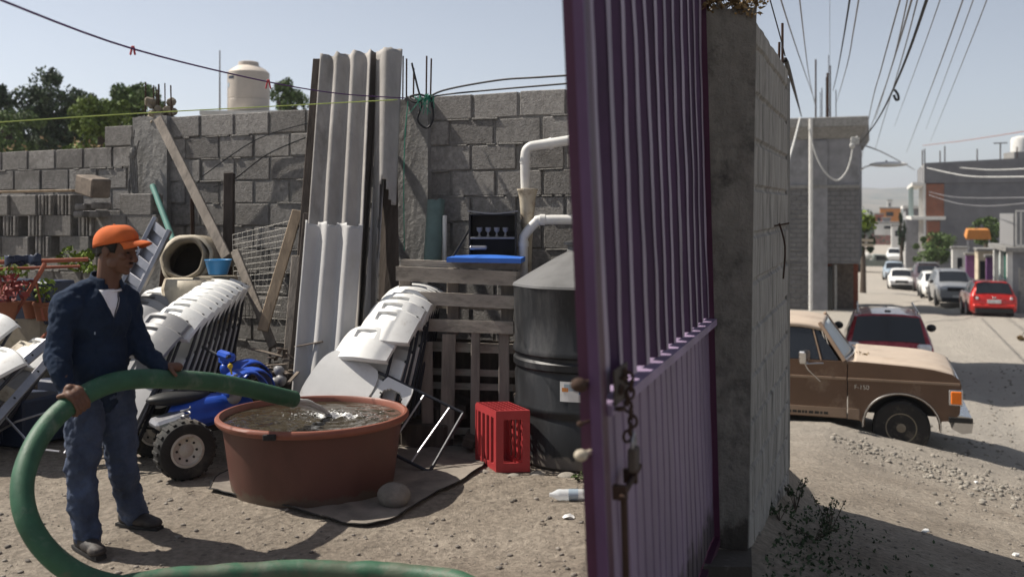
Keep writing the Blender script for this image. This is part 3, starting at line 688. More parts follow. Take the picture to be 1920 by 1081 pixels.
part(MB().tube([c+GD*.018+V((0, 0, .03)), c+GD*.018+V((0, 0, .055)), c+V((0, 0, .075)), c-GD*.018+V((0, 0, .055)), c-GD*.018+V((0, 0, .03))], .0055, 8, sub=4), 'shackle', 'steel', pl, smooth=True, world=True)

# ================================================================== corrugated sheets and boards against the wall
def csheet(name, tl_, tr, br, bl, n, amp, mat, label, seed, torn=None, th=.006, group='corrugated sheets leaning on the block wall', cat='sheet'):
    nrm = (tr-tl_).cross(bl-tl_).normalized()
    if nrm.y > 0: nrm = -nrm
    nu = int(n*12); nv = 60; m = MB()
    def f(u, v):
        p = tl_.lerp(tr, u).lerp(bl.lerp(br, u), v)
        w = amp*math.cos(2*math.pi*u*n); e = .006*noise.noise(V((u*2, v*3, seed)))
        # ragged ends
        p = p+(bl-tl_).normalized()*(.018*noise.noise(V((u*14, seed, 0))) if v < .001 else 0)
        return p+nrm*(w+e)
    m.gs(nu, nv, f, th, mask=(lambda i, j: torn(i/nu, j/nv)) if torn else None, nrm=tuple(nrm))
    return solo(m, name, mat, label, cat, group, smooth='all')
csheet('corrugated_sheet', px(696, 96, 8.36), px(716, 96, 8.33), px(672, 760, 7.62), px(640, 760, 7.66), 1, .03, 'sheetdark', 'dark narrow corrugated sheet edge between the grey stack and brown sheet', 3)
csheet('corrugated_sheet', px(604, 103, 8.42), px(699, 95, 8.28), px(668, 770, 7.40), px(556, 770, 7.52), 3, .034, 'sheet', 'tall grey corrugated sheet with three ridges, widest of the leaning sheets', 4)
csheet('corrugated_sheet', px(702, 94, 8.24), px(751, 89, 8.17), px(728, 640, 7.6), px(690, 640, 7.65), 1, -.035, 'sheet', 'brownish corrugated sheet with a torn lower edge beside the rebar post', 7,
       torn=lambda u, v: not (u > .35+.1*math.sin(v*60)*.3 and v > .50+.04*math.sin(u*9)))
csheet('corrugated_sheet', px(577, 408, 7.62), px(678, 414, 7.5), px(650, 760, 7.2), px(548, 760, 7.34), 2.5, .032, 'sheetlite', 'short pale corrugated sheet standing in front of the tall grey one', 9,
       torn=lambda u, v: v > .012+.012*math.sin(u*17))
csheet('corrugated_sheet', px(712, 200, 8.2), px(729, 196, 8.2), px(705, 600, 7.72), px(682, 600, 7.72), 1, .02, 'sheetlite', 'thin pale bluish corrugated strip at the right of the leaning sheets', 11)
def plank(a, b, w, t, mat, label, cat='plank', name='wooden_plank', group='loose planks leaning in the yard', roll=0, up=(0, 1, 0)):
    return solo(MB().beam(a, b, w, t, up, .004, roll), name, mat, label, cat, group)
plank(px(598, 112, 8.5), px(548, 745, 7.75), .095, .05, 'wooddark', 'dark tall board just left of the tall corrugated sheet')
plank(px(588, 168, 8.66), px(566, 500, 8.2), .05, .04, 'woodv', 'narrow grey batten behind the tall dark board')
plank(px(578, 400, 8.0), px(545, 745, 7.6), .075, .03, 'wooddark', 'blackened board at the foot of the tall dark board')
plank(px(296, 222, 9.28), px(425, 482, 8.5), .085, .035, 'woodv', 'long grey plank leaning from the ragged post down to the right')
plank(px(430, 325, 8.9), px(428, 520, 8.75), .085, .07, 'wooddark', 'short upright dark stake in front of the block wall')
plank(px(558, 395, 8.25), px(492, 620, 7.9), .085, .03, 'woodtan', 'tan plank slanting down to the left beside the sheets')
plank(px(556, 480, 8.0), px(538, 700, 7.7), .07, .05, 'woodv', 'grey post-like board standing left of the pale sheet')
plank(px(440, 470, 8.5), px(512, 650, 8.0), .07, .03, 'woodv', 'thin grey slat leaning left behind the chairs')
plank(px(360, 372, 9.1), px(362, 470, 9.0), .03, .03, 'rust', 'thin rusty stake standing behind the cement mixer', 'stake', 'iron_stake')
m = MB().hexa([px(704, 760, 7.75), px(752, 760, 7.7), px(752, 760, 7.72), px(704, 760, 7.77), px(716, 360, 8.1), px(744, 230, 8.15), px(744, 230, 8.17), px(716, 360, 8.12)])
solo(m, 'tall_board', 'wooddark', 'black tall board standing between the sheets and the concrete post', 'board')
# wire mesh
m = MB(); a, b, c, d = px(436, 440, 8.6), px(552, 372+40, 8.35), px(520, 610, 8.1), px(440, 600, 8.25)
for i in range(13): u = i/12; m.tube([a.lerp(b, u), d.lerp(c, u)], .0022, 4)
for i in range(17): v = i/16; m.tube([a.lerp(d, v), b.lerp(c, v)], .0022, 4)
solo(m, 'wire_mesh', 'mesh_wire', 'sagging grey wire mesh leaning on the wall by the planks', 'mesh')
# thin cables lying on the wall
solo(MB().tube([px(572, 258, 8.75), px(500, 290, 8.95), px(440, 335, 9.1), px(400, 350, 9.2)], .006, 5, sub=5), 'cable', 'cable', 'upper black cable slanting over the wall left of the sheets', 'cable')
solo(MB().tube([px(580, 230, 8.72), px(480, 262, 9.0), px(380, 330, 9.2)], .005, 5, sub=5), 'cable', 'cable', 'thin dark cable crossing above another on the wall left of the sheets', 'cable')
# green half pipe, white pipe, teal pipe
m = MB(); a, b = px(818, 374, 8.05), px(810, 500, 7.85)
def fh(u, v): p = a.lerp(b, v); an = math.pi*(1+u); return p+V((math.cos(an)*.065, math.sin(an)*.05, .02*noise.noise(V((u*5, 0, 2))) if v < .01 else 0))
solo(m.gs(14, 6, fh, .006), 'plastic_gutter', 'greensheet', 'pale green curved plastic length standing by the concrete post', 'gutter', smooth='all')
solo(MB().tube([px(834, 404, 7.95), px(833, 500, 7.9)], .018, 12), 'short_pipe', 'pvc', 'thin short white pipe standing beside the green gutter', 'pipe', smooth=True)
solo(MB().tube([px(286, 348, 9.0), px(325, 452, 8.6)], .026, 12), 'teal_pipe', 'teal', 'teal pipe leaning above the cement mixer mouth', 'pipe', smooth=True)
# white drain pipes
m = MB(); m.tube([px(1110, 254, 7.5), px(1062, 264, 7.52), px(1010, 272, 7.56), px(992, 277, 7.57), px(985, 294, 7.57), px(986, 360, 7.57)], .038, 16, sub=4)
t = thing('drain_pipe', 'upper bent white drain pipe coming down the block wall', 'pipe', tuple(px(986, 500, 7.57)), 0, 'white drain pipes on the block wall')
part(m, 'pipe', 'pvc', t, smooth=True, world=True)
part(MB().tube([px(1030, 270, 7.56), px(1037, 268, 7.55)], .045, 16).tube([px(985, 300, 7.57), px(985, 306, 7.57)], .043, 16), 'collar', 'pvc', t, smooth=True, world=True)
m = MB(); m.lathe(px(989, 520, 7.56), [(.03, 0), (.035, .25), (.05, .45), (.062, .6), (.075, .655), (.08, .66), (.08, .672), (.04, .675)], 20); part(m, 'funnel', 'pvcdirty', t, smooth=True, world=True)
t = thing('drain_pipe', 'lower white drain pipe with a slanting elbow beside the black rack', 'pipe', tuple(px(981, 500, 7.45)), 0, 'white drain pipes on the block wall')
m = MB(); m.tube([px(1110, 412, 7.4), px(1018, 412, 7.44), px(1006, 416, 7.45), px(984, 440, 7.46), px(981, 455, 7.46), px(981, 520, 7.46)], .036, 16, sub=4); part(m, 'pipe', 'pvc', t, smooth=True, world=True)
part(MB().tube([px(981, 452, 7.46), px(981, 462, 7.46)], .042, 16).tube([px(1022, 412, 7.44), px(1012, 412, 7.44)], .042, 16), 'collar', 'pvc', t, smooth=True, world=True)

# ================================================================== black water tank
TX, TY, TR = .545, 7.02, .535
t = thing('water_tank', 'big dusty black ribbed water tank with a cone top behind the gate', 'water tank', (TX, TY, 0))
prof = [(.50, 0), (.52, .02), (.525, .30), (.515, .32), (.515, .35), (.53, .37), (.53, .40), (.52, .42), (.527, .60), (.518, .62), (.518, .645), (.535, .66), (.535, .70), (.52, .715), (.52, .735), (.535, .75), (.535, .78), (.522, .80), (.53, 1.0), (.535, 1.19), (.538, 1.2)]
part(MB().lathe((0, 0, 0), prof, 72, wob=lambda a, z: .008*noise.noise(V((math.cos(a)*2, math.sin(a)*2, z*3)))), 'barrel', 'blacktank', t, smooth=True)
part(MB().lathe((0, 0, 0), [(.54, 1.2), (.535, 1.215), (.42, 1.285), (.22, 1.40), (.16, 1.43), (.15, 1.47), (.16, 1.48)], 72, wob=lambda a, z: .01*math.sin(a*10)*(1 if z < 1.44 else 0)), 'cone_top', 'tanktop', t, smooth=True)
part(MB().lathe((0, 0, 0), [(.18, 1.481), (.18, 1.50), (.1, 1.52)], 32), 'lid', 'blacktank', t, smooth=True)
m = MB()
def fl(u, v): a = R(-118+26*u); return (math.cos(a)*.543, math.sin(a)*.543, .565-.125*v+.0*u)
def fl(u, v): a = R(-115+30*u); return (math.cos(a)*.544, math.sin(a)*.544, .60-.13*v)
sticker = part(m.gs(10, 3, fl, .002), 'sticker', 'plate', t)
def blot(u0, u1, v0, v1, mat):
    part(MB().gs(6, 3, lambda u, v: (math.cos(R(-115+30*(u0+(u1-u0)*u)))*.5465, math.sin(R(-115+30*(u0+(u1-u0)*u)))*.5465, .60-.13*(v0+(v1-v0)*v)), .001), 'sticker_print', mat, sticker)
blot(.1, .5, .12, .45, 'carblue'); blot(.45, .6, .1, .6, 'bluebasin'); blot(.05, .2, .3, .5, 'orange')

# ================================================================== pallets, lid, rack
def pw(x, y, Y): return px(x, y, Y)
pa = thing('wooden_pallet', 'grey wooden pallet standing with level boards on top of another pallet', 'pallet', tuple(px(855, 640, 7.25)), 0, 'old wooden pallets')
def board(t, x0, y0, x1, y1, Y0, Y1, h, th=.022, mat='woodh', dy=0):
    """board from (x0,y0) to (x1,y1), height h px at its left"""
    a, b = px(x0, y0, Y0+dy), px(x1, y1, Y1+dy); hh = h/F*Y0; m = MB()
    a2, b2 = a-V((0, 0, hh)), b-V((0, 0, hh*Y1/Y0)); dv = V((.03, th, 0))
    m.hexa([a2, b2, b2+dv, a2+dv, a, b, b+dv, a+dv]); return part(m, 'board', mat, t, world=True)
board(pa, 742, 499, 968, 509, 7.42, 7.12, 27); board(pa, 752, 486, 968, 494, 7.56, 7.24, 12)
board(pa, 745, 545, 966, 555, 7.42, 7.12, 24, dy=.02); board(pa, 750, 596, 962, 603, 7.42, 7.12, 23)
board(pa, 752, 560, 966, 566, 7.62, 7.3, 16)
for x in (746, 836, 938):
    a = px(x, 503, 7.5-(x-746)*.0012)
    m = MB().box(a+V((.05, .07, -.25)), (.09, .09, .5), None, .004); part(m, 'stringer', 'woodv', pa, world=True)
pb = thing('wooden_pallet', 'broken grey pallet standing upright with vertical slats behind the white chairs', 'pallet', tuple(px(870, 838, 7.25)), 0, 'old wooden pallets')
for i, (x, y0, y1, w) in enumerate([(842, 626, 822, 26), (892, 618, 818, 17), (945, 622, 790, 20), (800, 640, 822, 22)]):
    a, b = px(x, y0, 7.3-(x-840)*.001), px(x-4+i*2, y1, 7.25-(x-840)*.001); part(MB().beam(a, b, w/F*7.3, .024, (0, 1, 0), .004), 'slat', 'woodv', pb, world=True)
for y in (640, 690, 716, 800):
    board(pb, 800, y, 962, y+5, 7.40, 7.2, 12 if y > 650 else 18, mat='woodh', dy=.05)
board(pb, 760, 632, 960, 640, 7.8, 7.55, 190, mat='wooddark')  # dark sheet behind the slats, stands in for the shade there
lid = MB(); c = px(905, 489, 7.35)
def flid(u, v):
    x = (u-.5)*.54; y = (v-.5)*.40; return (c.x+.03+x+.1*y, c.y+y-.3*x+.0, c.z+.030+.016*(1-(2*u-1)**2)*(1-(2*v-1)**2))
solo(lid.gs(20, 12, flid, .034, nrm=(0, 0, 1)), 'blue_board', 'bluelid', 'bright blue plastic board lying on top of the pallet', 'board', smooth=True)
t = thing('plastic_rack', 'black open-fronted plastic rack standing on the pallet behind the blue lid', 'rack', tuple(px(925, 490, 7.5)))
rk = MB(); c = px(924, 490, 7.48)
def rb(m, x0, x1, y0, y1, z0, z1): m.box((c.x+(x0+x1)/2, c.y+(y0+y1)/2-.12*(x0+x1)/2, c.z+(z0+z1)/2), (x1-x0, y1-y0, z1-z0), None, .003)
rb(rk, -.18, -.165, -.06, .12, 0, .36); rb(rk, .165, .18, -.06, .12, 0, .36); rb(rk, -.165, .165, .105, .12, 0, .36); rb(rk, -.17, .17, -.05, .12, .345, .36); rb(rk, -.165, .165, -.06, .1, 0, .014)
part(rk, 'cabinet', 'blackplastic', t, world=True)
s_ = MB(); rb(s_, -.165, .165, -.055, .1, .17, .185); part(s_, 'shelf', 'greyplastic', t, world=True)
m = MB()
def ft(u, v): x = (u-.5)*.38; return (c.x+x, c.y-.06+.16*v-.12*x, c.z+.385-.02*math.sin(u*math.pi)+.0*v)
part(m.gs(12, 2, ft, .01, nrm=(0, 0, 1)), 'top_tray', 'greyplastic', t, world=True)
for i in range(4):
    p = V((c.x-.1+.065*i, c.y-.02, c.z+.186)); solo(MB().lathe(p, [(.016, 0), (.008, .012), (.006, .03), (.02, .045), (.022, .07)], 12), 'cup', 'greyplastic', 'small grey cup on the rack shelf, %s from the left of four' % ord_(i), 'cup', 'cups on the black rack', smooth=True)
solo(MB().tube([px(846, 486, 7.45), px(880, 430, 7.5)], .009, 6), 'thin_stick', 'blackplastic', 'thin black stick leaning against the black rack', 'stick')
solo(MB().box(px(880, 400, 7.5)+V((.08, 0, .0)), (.09, .03, .012), None, .003), 'white_tray', 'whiteplastic', 'small white strip lying on top of the black rack', 'tray')
solo(MB().box(px(897, 464, 7.42), (.13, .05, .03), None, .008), 'tin_box', 'steel', 'small dull metal tin inside the lower part of the black rack', 'tin')

# ================================================================== red crate
t = thing('plastic_crate', 'red slotted plastic bottle crate standing on its end before the black tank', 'crate', (0, 0, 0))
o = pg(930, 886); t.location = o
ux = V((.97, .12, 0)).normalized(); uy = V((-.42, .9, 0)).normalized(); W, D, Hh = .225, .34, .405
def cp(a, b, z): return ux*a+uy*b+V((0, 0, z))
def cbar(m, a0, a1, b0, b1, z0, z1): m.hexa([cp(a0, b0, z0), cp(a1, b0, z0), cp(a1, b1, z0), cp(a0, b1, z0), cp(a0, b0, z1), cp(a1, b0, z1), cp(a1, b1, z1), cp(a0, b1, z1)])
m = MB()
cbar(m, 0, .05, 0, .014, 0, Hh); cbar(m, W-.05, W, 0, .014, 0, Hh); cbar(m, .05, W-.05, 0, .014, 0, .06); cbar(m, .05, W-.05, 0, .014, Hh-.06, Hh)
part(m, 'front_panel', 'cratered', t)
m = MB(); k = 5; w = .026; gap = (D-w*k-.03)/(k-1)
for i in range(k): b0 = .014+i*(w+gap); cbar(m, 0, .014, b0, b0+w, .05, Hh-.05); cbar(m, W-.014, W, b0, b0+w, .05, Hh-.05)
cbar(m, 0, .014, .0141, D, 0, .05); cbar(m, 0, .014, .0141, D, Hh-.05, Hh-.0121); cbar(m, W-.014, W, .0141, D, 0, .05); cbar(m, W-.014, W, .0141, D, Hh-.05, Hh-.0121)
part(m, 'side_panel', 'cratered', t)
m = MB(); n_ = 6
for i in range(n_+1):
    a = .002+(W-.011)*i/n_; cbar(m, a, a+.007, .015, D-.002, Hh-.012, Hh)
for j in range(9):
    b = .015+(D-.03)*j/8; cbar(m, .001, W-.001, b, b+.007, Hh-.0115, Hh+.0015)
part(m, 'slotted_top', 'cratered', t)
m = MB(); cbar(m, .001, W-.001, D, D+.012, 0, Hh-.013); cbar(m, .0145, W-.0145, .0145, D, .003, .014); part(m, 'inner_wall', 'cratered', t)

# ================================================================== red tub with water
UX, UY = -1.238, 6.2
t = thing('plastic_tub', 'big round brick-red plastic tub brimming with water', 'tub', (UX, UY, 0))
wob = lambda a, z: .010*math.sin(2*a+.6)*z*2+.006*math.sin(3*a)
part(MB().lathe((0, 0, 0), [(.485, -.03), (.492, .02), (.50, .06), (.53, .30), (.548, .425), (.55, .43)], 96, wob=wob, cap=False).lathe((0, 0, 0), [(.005, -.02), (.48, -.02)], 96, wob=wob, cap=False), 'basin', 'tub', t, smooth=True)
part(MB().lathe((0, 0, 0), [(.549, .424), (.575, .420), (.588, .436), (.588, .452), (.578, .464), (.562, .466), (.552, .456), (.548, .42)], 96, wob=wob, cap=False), 'rim', 'tubrim', t, smooth=True)
part(MB().box((-.13, -.588, .438), (.075, .02, .035), None, .005), 'rim_scar', 'rubber', t)
# water as its own thing inside the tub
wm = MB(); o_ = len(wm.v); NR, NS = 42, 120; imp = V((-1.15-UX-.02+.03, 6.12-UY))
imp = V((.10, .02))
def wz(x, y):
    d = math.hypot(x-imp.x, y-imp.y); h = .010*math.exp(-d*5)*math.sin(d*75)+.011*math.exp(-(d/.17)**2)*(1+2.0*noise.noise(V((x*30, y*30, 2))))
    h += .004*noise.noise(V((x*14, y*14, 1)))+.001*noise.noise(V((x*30, y*30, 5))); return .427+h
pts = [V((0, 0, wz(0, 0)))]
for i in range(1, NR+1):
    for k in range(NS):
        a = 2*math.pi*k/NS; r = .5475*i/NR*(1+wob(a, .42)); pts.append(V((r*math.cos(a), r*math.sin(a), wz(r*math.cos(a), r*math.sin(a)))))
fs = [(0, 1+k, 1+(k+1) % NS) for k in range(NS)]
for i in range(NR-1):
    for k in range(NS): a = 1+i*NS+k; b = 1+i*NS+(k+1) % NS; fs.append((a, a+NS, b+NS, b))
wm.add([p+V((UX, UY, 0)) for p in pts], fs)
wo = solo(wm, 'tub_water', 'water', 'murky rippling water filling the red tub', 'water', smooth='all')
rnd = random.Random(5); m = MB()
for i in range(160):
    a = rnd.uniform(0, 2*math.pi); r = abs(rnd.gauss(0, .11)); x = imp.x+.02+1.7*r*math.cos(a); y = imp.y+.02+.8*r*math.sin(a); s = rnd.uniform(.0015, .0045)
    if x*x+y*y < .26: m.ell((UX+x, UY+y, wz(x, y)+.002+rnd.random()**3*.02), (s*1.6, s*1.2, s*.6), seg=7, rings=5)
part(m, 'foam_drops', 'foam', wo, smooth='all', world=True)
def fz(u, v):                      # churned white water where the jet lands
    a = 2*math.pi*u; r = v*(1+.35*noise.noise(V((math.cos(a)*2, math.sin(a)*2, 4)))); x = imp.x+.03+.15*r*math.cos(a); y = imp.y+.02+.06*r*math.sin(a)
    return (UX+x, UY+y, wz(x, y)+.004+.016*(1-v)*(.6+1.2*noise.noise(V((x*45, y*45, 3))))-.006*v*v+.010*noise.noise(V((x*70, y*70, 8))))
part(MB().gs(90, 26, fz, .002, nrm=(0, 0, 1)), 'foam', 'foam', wo, smooth='all', world=True)
# ================================================================== hose and jet
HP = [(px(551, 748, 5.98), .050), (px(520, 741, 5.86), .050), (px(470, 729, 5.7), .050), (px(400, 716, 5.45), .050), (px(325, 711, 5.2), .050), (px(260, 710, 5.03), .050),
      (px(205, 719, 4.93), .050), (px(150, 745, 4.83), .050), (px(100, 785, 4.7), .050), (px(62, 840, 4.55), .050), (px(42, 905, 4.42), .050), (px(50, 970, 4.34), .050),
      (px(88, 1032, 4.32), .050), (px(150, 1078, 4.36), .050), (px(230, 1100, 4.42), .050), (px(330, 1102, 4.5), .050), (px(450, 1088, 4.55), .050), (px(560, 1079, 4.58), .050), (px(650, 1078, 4.58), .050),
      (px(740, 1084, 4.55), .050), (px(840, 1102, 4.45), .050), (px(950, 1150, 4.2), .050), (px(1010, 1230, 3.8), .050), (px(1000, 1340, 3.4), .050), (px(900, 1500, 2.9), .050)]
hpts = smooth_path([p for p, r in HP], 10)
for i, p in enumerate(hpts):
    if p.z < .20: p.z = max(p.z, .05+gz(p.x, p.y)+.003)
t = thing('water_hose', 'thick green hose looping from the foreground through the hands of the man into the tub', 'hose', tuple(hpts[-1]))
m = MB(); o_ = 0
m.tube(hpts, .050, 28, cap=False)
d0 = (hpts[0]-hpts[1]).normalized()
m.tube([hpts[0], hpts[0]+d0*.002, hpts[0]-d0*.15], [.050, .043, .043], 28, cap=False)
part(m, 'tube_wall', 'hose', t, smooth='all', world=True)
m = MB(); m.tube([hpts[2]+V((0, 0, 0)), hpts[0]-d0*.14], .044, 20); part(m, 'hollow', 'rubber', t, world=True)
# jet of water falling from the mouth of the hose into the tub
m = MB(); p0 = hpts[0]-V((0, 0, .018)); ip = V((UX+.10, UY+.02, .435)); rnd = random.Random(8)
for k in range(9):
    off = V((rnd.uniform(-.02, .03), rnd.uniform(-.028, .028), rnd.uniform(-.02, .008)))
    pts = []
    for i in range(9):
        u = i/8; q = p0.lerp(ip, u)+off*(1-.3*u); q.z = (p0.z+off.z)*(1-u**1.7)+ip.z*u**1.7; pts.append(q+V((0, rnd.uniform(-.004, .004), rnd.uniform(-.003, .003))))
    m.tube(pts, [.014*(1-.55*i/8)*rnd.uniform(.7, 1.2) for i in range(9)], 8)
solo(m, 'water_jet', 'jet', 'clear stream of water pouring from the hose mouth', 'water jet', smooth='all')

# ================================================================== the man
man = thing('person', 'man in orange cap, navy sweater and jeans guiding the green hose with both hands', 'person', (-2.06, 5.14, 0))
fw_ = V((.78, -.62, 0)).normalized(); lf = V((-fw_.y, fw_.x, 0)); up = V((0, 0, 1)); BM = Matrix((fw_, lf, up)).transposed()
hip = px(184, 735, 5.13); chest = px(182, 600, 5.13); belly = px(180, 670, 5.13); neck = px(200, 528, 5.14)
rs, re_, rw = px(126, 572, 4.99), px(106, 668, 4.90), px(126, 738, 4.80)
ls, le, lw_ = px(240, 566, 5.28), px(260, 650, 5.24), px(308, 692, 5.17)
rh, rk_, ra = px(163, 752, 5.06), px(152, 880, 5.00), px(163, 1003, 4.99)
lh, lk, la = px(218, 752, 5.21), px(228, 865, 5.22), px(252, 962, 5.36)
HF = V((.94, -.24, -.25)).normalized(); HL = V((0, 0, 1)).cross(HF).normalized(); HU = HF.cross(HL).normalized()
HM = Matrix((HF, HL, HU)).transposed(); hc = px(221, 468, 5.12)
def hp_(a, b, c): return hc+HM@V((a, b, c))
def grip(m, c, axis, side, rad, sweep, spread=.021, thumb=1, lens=(1, 1.05, 1.0, .85)):
    """hand round a hose: palm on 'side', fingers sweeping round by sweep radians"""
    axis = axis.normalized(); side = (side-axis*side.dot(axis)).normalized(); t_ = axis.cross(side)
    def on(a, r, s): return c+axis*s+(side*math.cos(a)+t_*math.sin(a))*r
    for s in (-.026, 0, .026): m.ell(on(0, rad+.012, s), (.032, .02, .021), Matrix((t_, axis, side)).transposed(), 12, 8)
    m.ell(on(-.3, rad+.014, 0), (.04, .04, .018), Matrix((t_, axis, side)).transposed(), 14, 8)
    for k in range(4):
        s = (k-1.5)*spread; pts = []; L = sweep*lens[k]
        for i in range(9): pts.append(on(.35+(L)*i/8, rad+.0085+(.004 if i in (3, 5) else 0), s*(1+.08*i/8)))
        m.caps(pts, [.0098, .0095, .0088, .0078], 9)
    pts = [on(-.35-(1.05)*i/6, rad+.011, (.034+.016*math.sin(i/6*3))*thumb) for i in range(7)]; m.caps(pts, [.013, .0115, .0095], 9)
    return on(-.55, rad+.02, 0)
b = MB()
def hose_at(x):                     # hose centre nearest to photo column x on the upper run
    best = min(hpts[:90], key=lambda p: abs(960+F*p.x/p.y-x)); i = hpts.index(best); return best, (hpts[i+1]-hpts[i-1]).normalized()
hcR, hdR = hose_at(140); hcL, hdL = hose_at(322)
wr = grip(b, hcR, -hdR, V((-.15, -1, .25)), .050, 2.7, thumb=-1)
wl_ = grip(b, hcL, hdL, V((-.1, .35, 1)), .050, 1.3, thumb=1)
b.caps([re_, rw.lerp(re_, .3), rw, wr], [.042, .034, .027, .026], 16); b.caps([le, lw_.lerp(le, .3), lw_+V((0, 0, .01)), wl_], [.04, .033, .027, .025], 16)
b.caps([rs, re_], [.046, .04], 14); b.caps([ls, le], [.046, .04], 14); b.caps([rs, neck-V((0, 0, .05)), ls], [.05, .06, .05], 14)
b.ell(chest, (.095, .14, .18), BM); b.ell(belly, (.10, .13, .17), BM); b.ell(hip, (.10, .14, .11), BM)
b.caps([rh, rk_, ra], [.07, .05, .036], 16); b.caps([lh, lk, la], [.07, .05, .036], 16)
b.caps([neck-V((0, 0, .06)), neck+V((.01, 0, .0)), hp_(-.03, 0, -.06)], [.066, .06, .06], 18)
b.ell(hp_(-.012, 0, .018), (.098, .077, .098), HM); b.ell(hp_(.028, 0, -.045), (.066, .058, .07), HM); b.ell(hp_(.045, 0, -.082), (.042, .042, .032), HM)
b.ell(hp_(.073, 0, -.098), (.02, .022, .016), HM); b.ell(hp_(.07, 0, .028), (.028, .05, .014), HM)
b.caps([hp_(.088, 0, .02), hp_(.104, 0, -.008), hp_(.112, 0, -.024)], [.009, .011, .0145], 12)
for s in (-1, 1):
    b.ell(hp_(.104, .012*s, -.03), (.01, .009, .008), HM, 10, 8); b.ell(hp_(.058, .04*s, -.018), (.026, .02, .02), HM)
    b.ell(hp_(-.012, .078*s, -.012), (.018, .009, .03), HM, 14, 10); b.caps([hp_(-.022, .082*s, .014), hp_(-.03, .085*s, -.005), hp_(-.018, .082*s, -.03)], [.005, .005, .006], 8)
    b.ell(hp_(.02, .052*s, -.062), (.03, .014, .028), HM)
b.ell(hp_(.091, 0, -.054), (.012, .024, .006), HM, 12, 8); b.ell(hp_(.09, 0, -.067), (.012, .021, .0065), HM, 12, 8)
def link_part(me, name, mat, parent, sm=True):
    me.transform(Matrix.Translation(-parent.location)); me.materials.clear(); me.materials.append(M[mat]); o = bpy.data.objects.new(name, me); C.objects.link(o); o.parent = parent; return o
link_part(bake(b, 'body', .0042, 3), 'body', 'skin', man)
# hair, brow, moustache, eyes
m = MB(); m.ell(hp_(-.022, 0, .012), (.093, .081, .092), HM); 
hm = MB()
for i in range(len(m.v)): pass
def hairf(u, v):                   # back and sides of the head, open at the face
    a = R(62)+R(236)*u; z = -.055+.10*v; k = math.sqrt(max(.05, 1-(z/.115)**2)); zz = z+(.035*(1-abs(2*u-1)) if 0 else 0)
    zz = z+.028*math.cos((u-.5)*2*math.pi)*-1*(1-v)
    return hp_(-.012+.104*k*math.cos(a), .083*k*math.sin(a), zz+.018)
hm.gs(30, 8, hairf, .012); part(hm, 'hair', 'hair', man, smooth='all', world=True)
for s in (-1, 1):
    part(MB().ell(hp_(.083, .031*s, .006), (.006, .012, .005), HM, 12, 8), 'eye', 'hair', man, smooth='all', world=True)
part(MB().ell(hp_(.095, 0, -.046), (.006, .024, .0035), HM, 12, 6), 'moustache', 'hair', man, smooth='all', world=True)
# cap
cp_ = thing('x', None, None); bpy.data.objects.remove(cp_)
CF = V((.955, -.22, .07)).normalized(); CL = V((0, 0, 1)).cross(CF).normalized(); CU = CF.cross(CL).normalized(); CM = Matrix((CF, CL, CU)).transposed()
def cp2(a, b, c): return hc+CM@V((a-.008, b, c+.006))
m = MB()
def dome(u, v):
    a = 2*math.pi*u; e = v*math.pi/2; rr = math.cos(e)**.72; bulge = 1+.022*abs(math.cos(a*3))*math.cos(e)+.03*noise.noise(V((math.cos(a)*2, math.sin(a)*2, e*2)))
    return cp2(-.004+(.122 if math.cos(a) > 0 else .118)*rr*math.cos(a)*bulge, .092*rr*math.sin(a)*bulge, .022+.100*math.sin(e)**.85+(.012*math.cos(a) if v < .8 else 0)*(1-v))
m.gs(48, 14, dome, .004)
cap_o = part(m, 'cap', 'cap', man, smooth='all', world=True)
m = MB()
def vis(u, v):
    a = R(-52)+R(104)*u; r0 = .112; ex = .088*math.sin(math.pi*u)**.55
    x = -.004+(.120+ex*v)*math.cos(a*(1-.25*v)); y = .090*math.sin(a)*(1-.06*v)
    return cp2(x, y, .034-.045*(y/.09)**2*(.3+v)*.7-.014*v*v-.002*v+.012*v*(1-v))
m.gs(26, 10, vis, .004, nrm=tuple(HU)); part(m, 'visor', 'cap', cap_o, smooth='all', world=True)
part(MB().ell(cp2(-.004, 0, .123), (.007, .007, .005), HM, 10, 6), 'button', 'cap', cap_o, smooth='all', world=True)
# jacket
j = MB()
j.ell(chest+V((0, 0, .02)), (.138, .175, .20), BM); j.ell(chest-fw_*.02+V((0, 0, .10)), (.112, .178, .115), BM); j.ell(belly+fw_*.012, (.145, .168, .19), BM)
j.caps([hip+V((0, 0, .07)), hip+V((0, 0, -.005))], [.12, .118], 20); j.ell(hip+V((0, 0, .05)), (.134, .166, .085), BM)
j.caps([rs+lf*.01, rs.lerp(re_, .5)-fw_*.01, re_, re_.lerp(rw, .5), rw+V((.0, 0, .0))], [.082, .068, .062, .054, .042], 18)
j.caps([ls-lf*.01, ls.lerp(le, .5)-fw_*.01, le, le.lerp(lw_, .5), lw_+V((-.01, 0, .008))], [.080, .066, .060, .050, .039], 18)
j.caps([rs+V((0, 0, .035)), neck+V((-.01, 0, -.03)), ls+V((0, 0, .035))], [.05, .07, .05], 16)
for s, e, w in ((rs, re_, rw), (ls, le, lw_)):        # creases at the elbow and cuff
    for k in (.6, .74, .88): q = s.lerp(e, k); j.ell(q, (.066, .066, .012), Matrix.Rotation(R(25*(k*7 % 2-1)), 3, 'Y'), 14, 8)
    for k in (.12, .3, .5, .7): q = e.lerp(w, k); j.ell(q, (.060-.014*k, .060-.014*k, .011), Matrix.Rotation(R(30), 3, 'Y'), 14, 8)
jm = bake(j, 'jacket', .0065, 3, [(.034, .12, 1), (.020, .045, 2)])
jo = link_part(jm, 'sweater', 'jacket', man)
bv = BVHTree.FromPolygons([v.co+man.location for v in jm.vertices], [tuple(p.vertices) for p in jm.polygons])
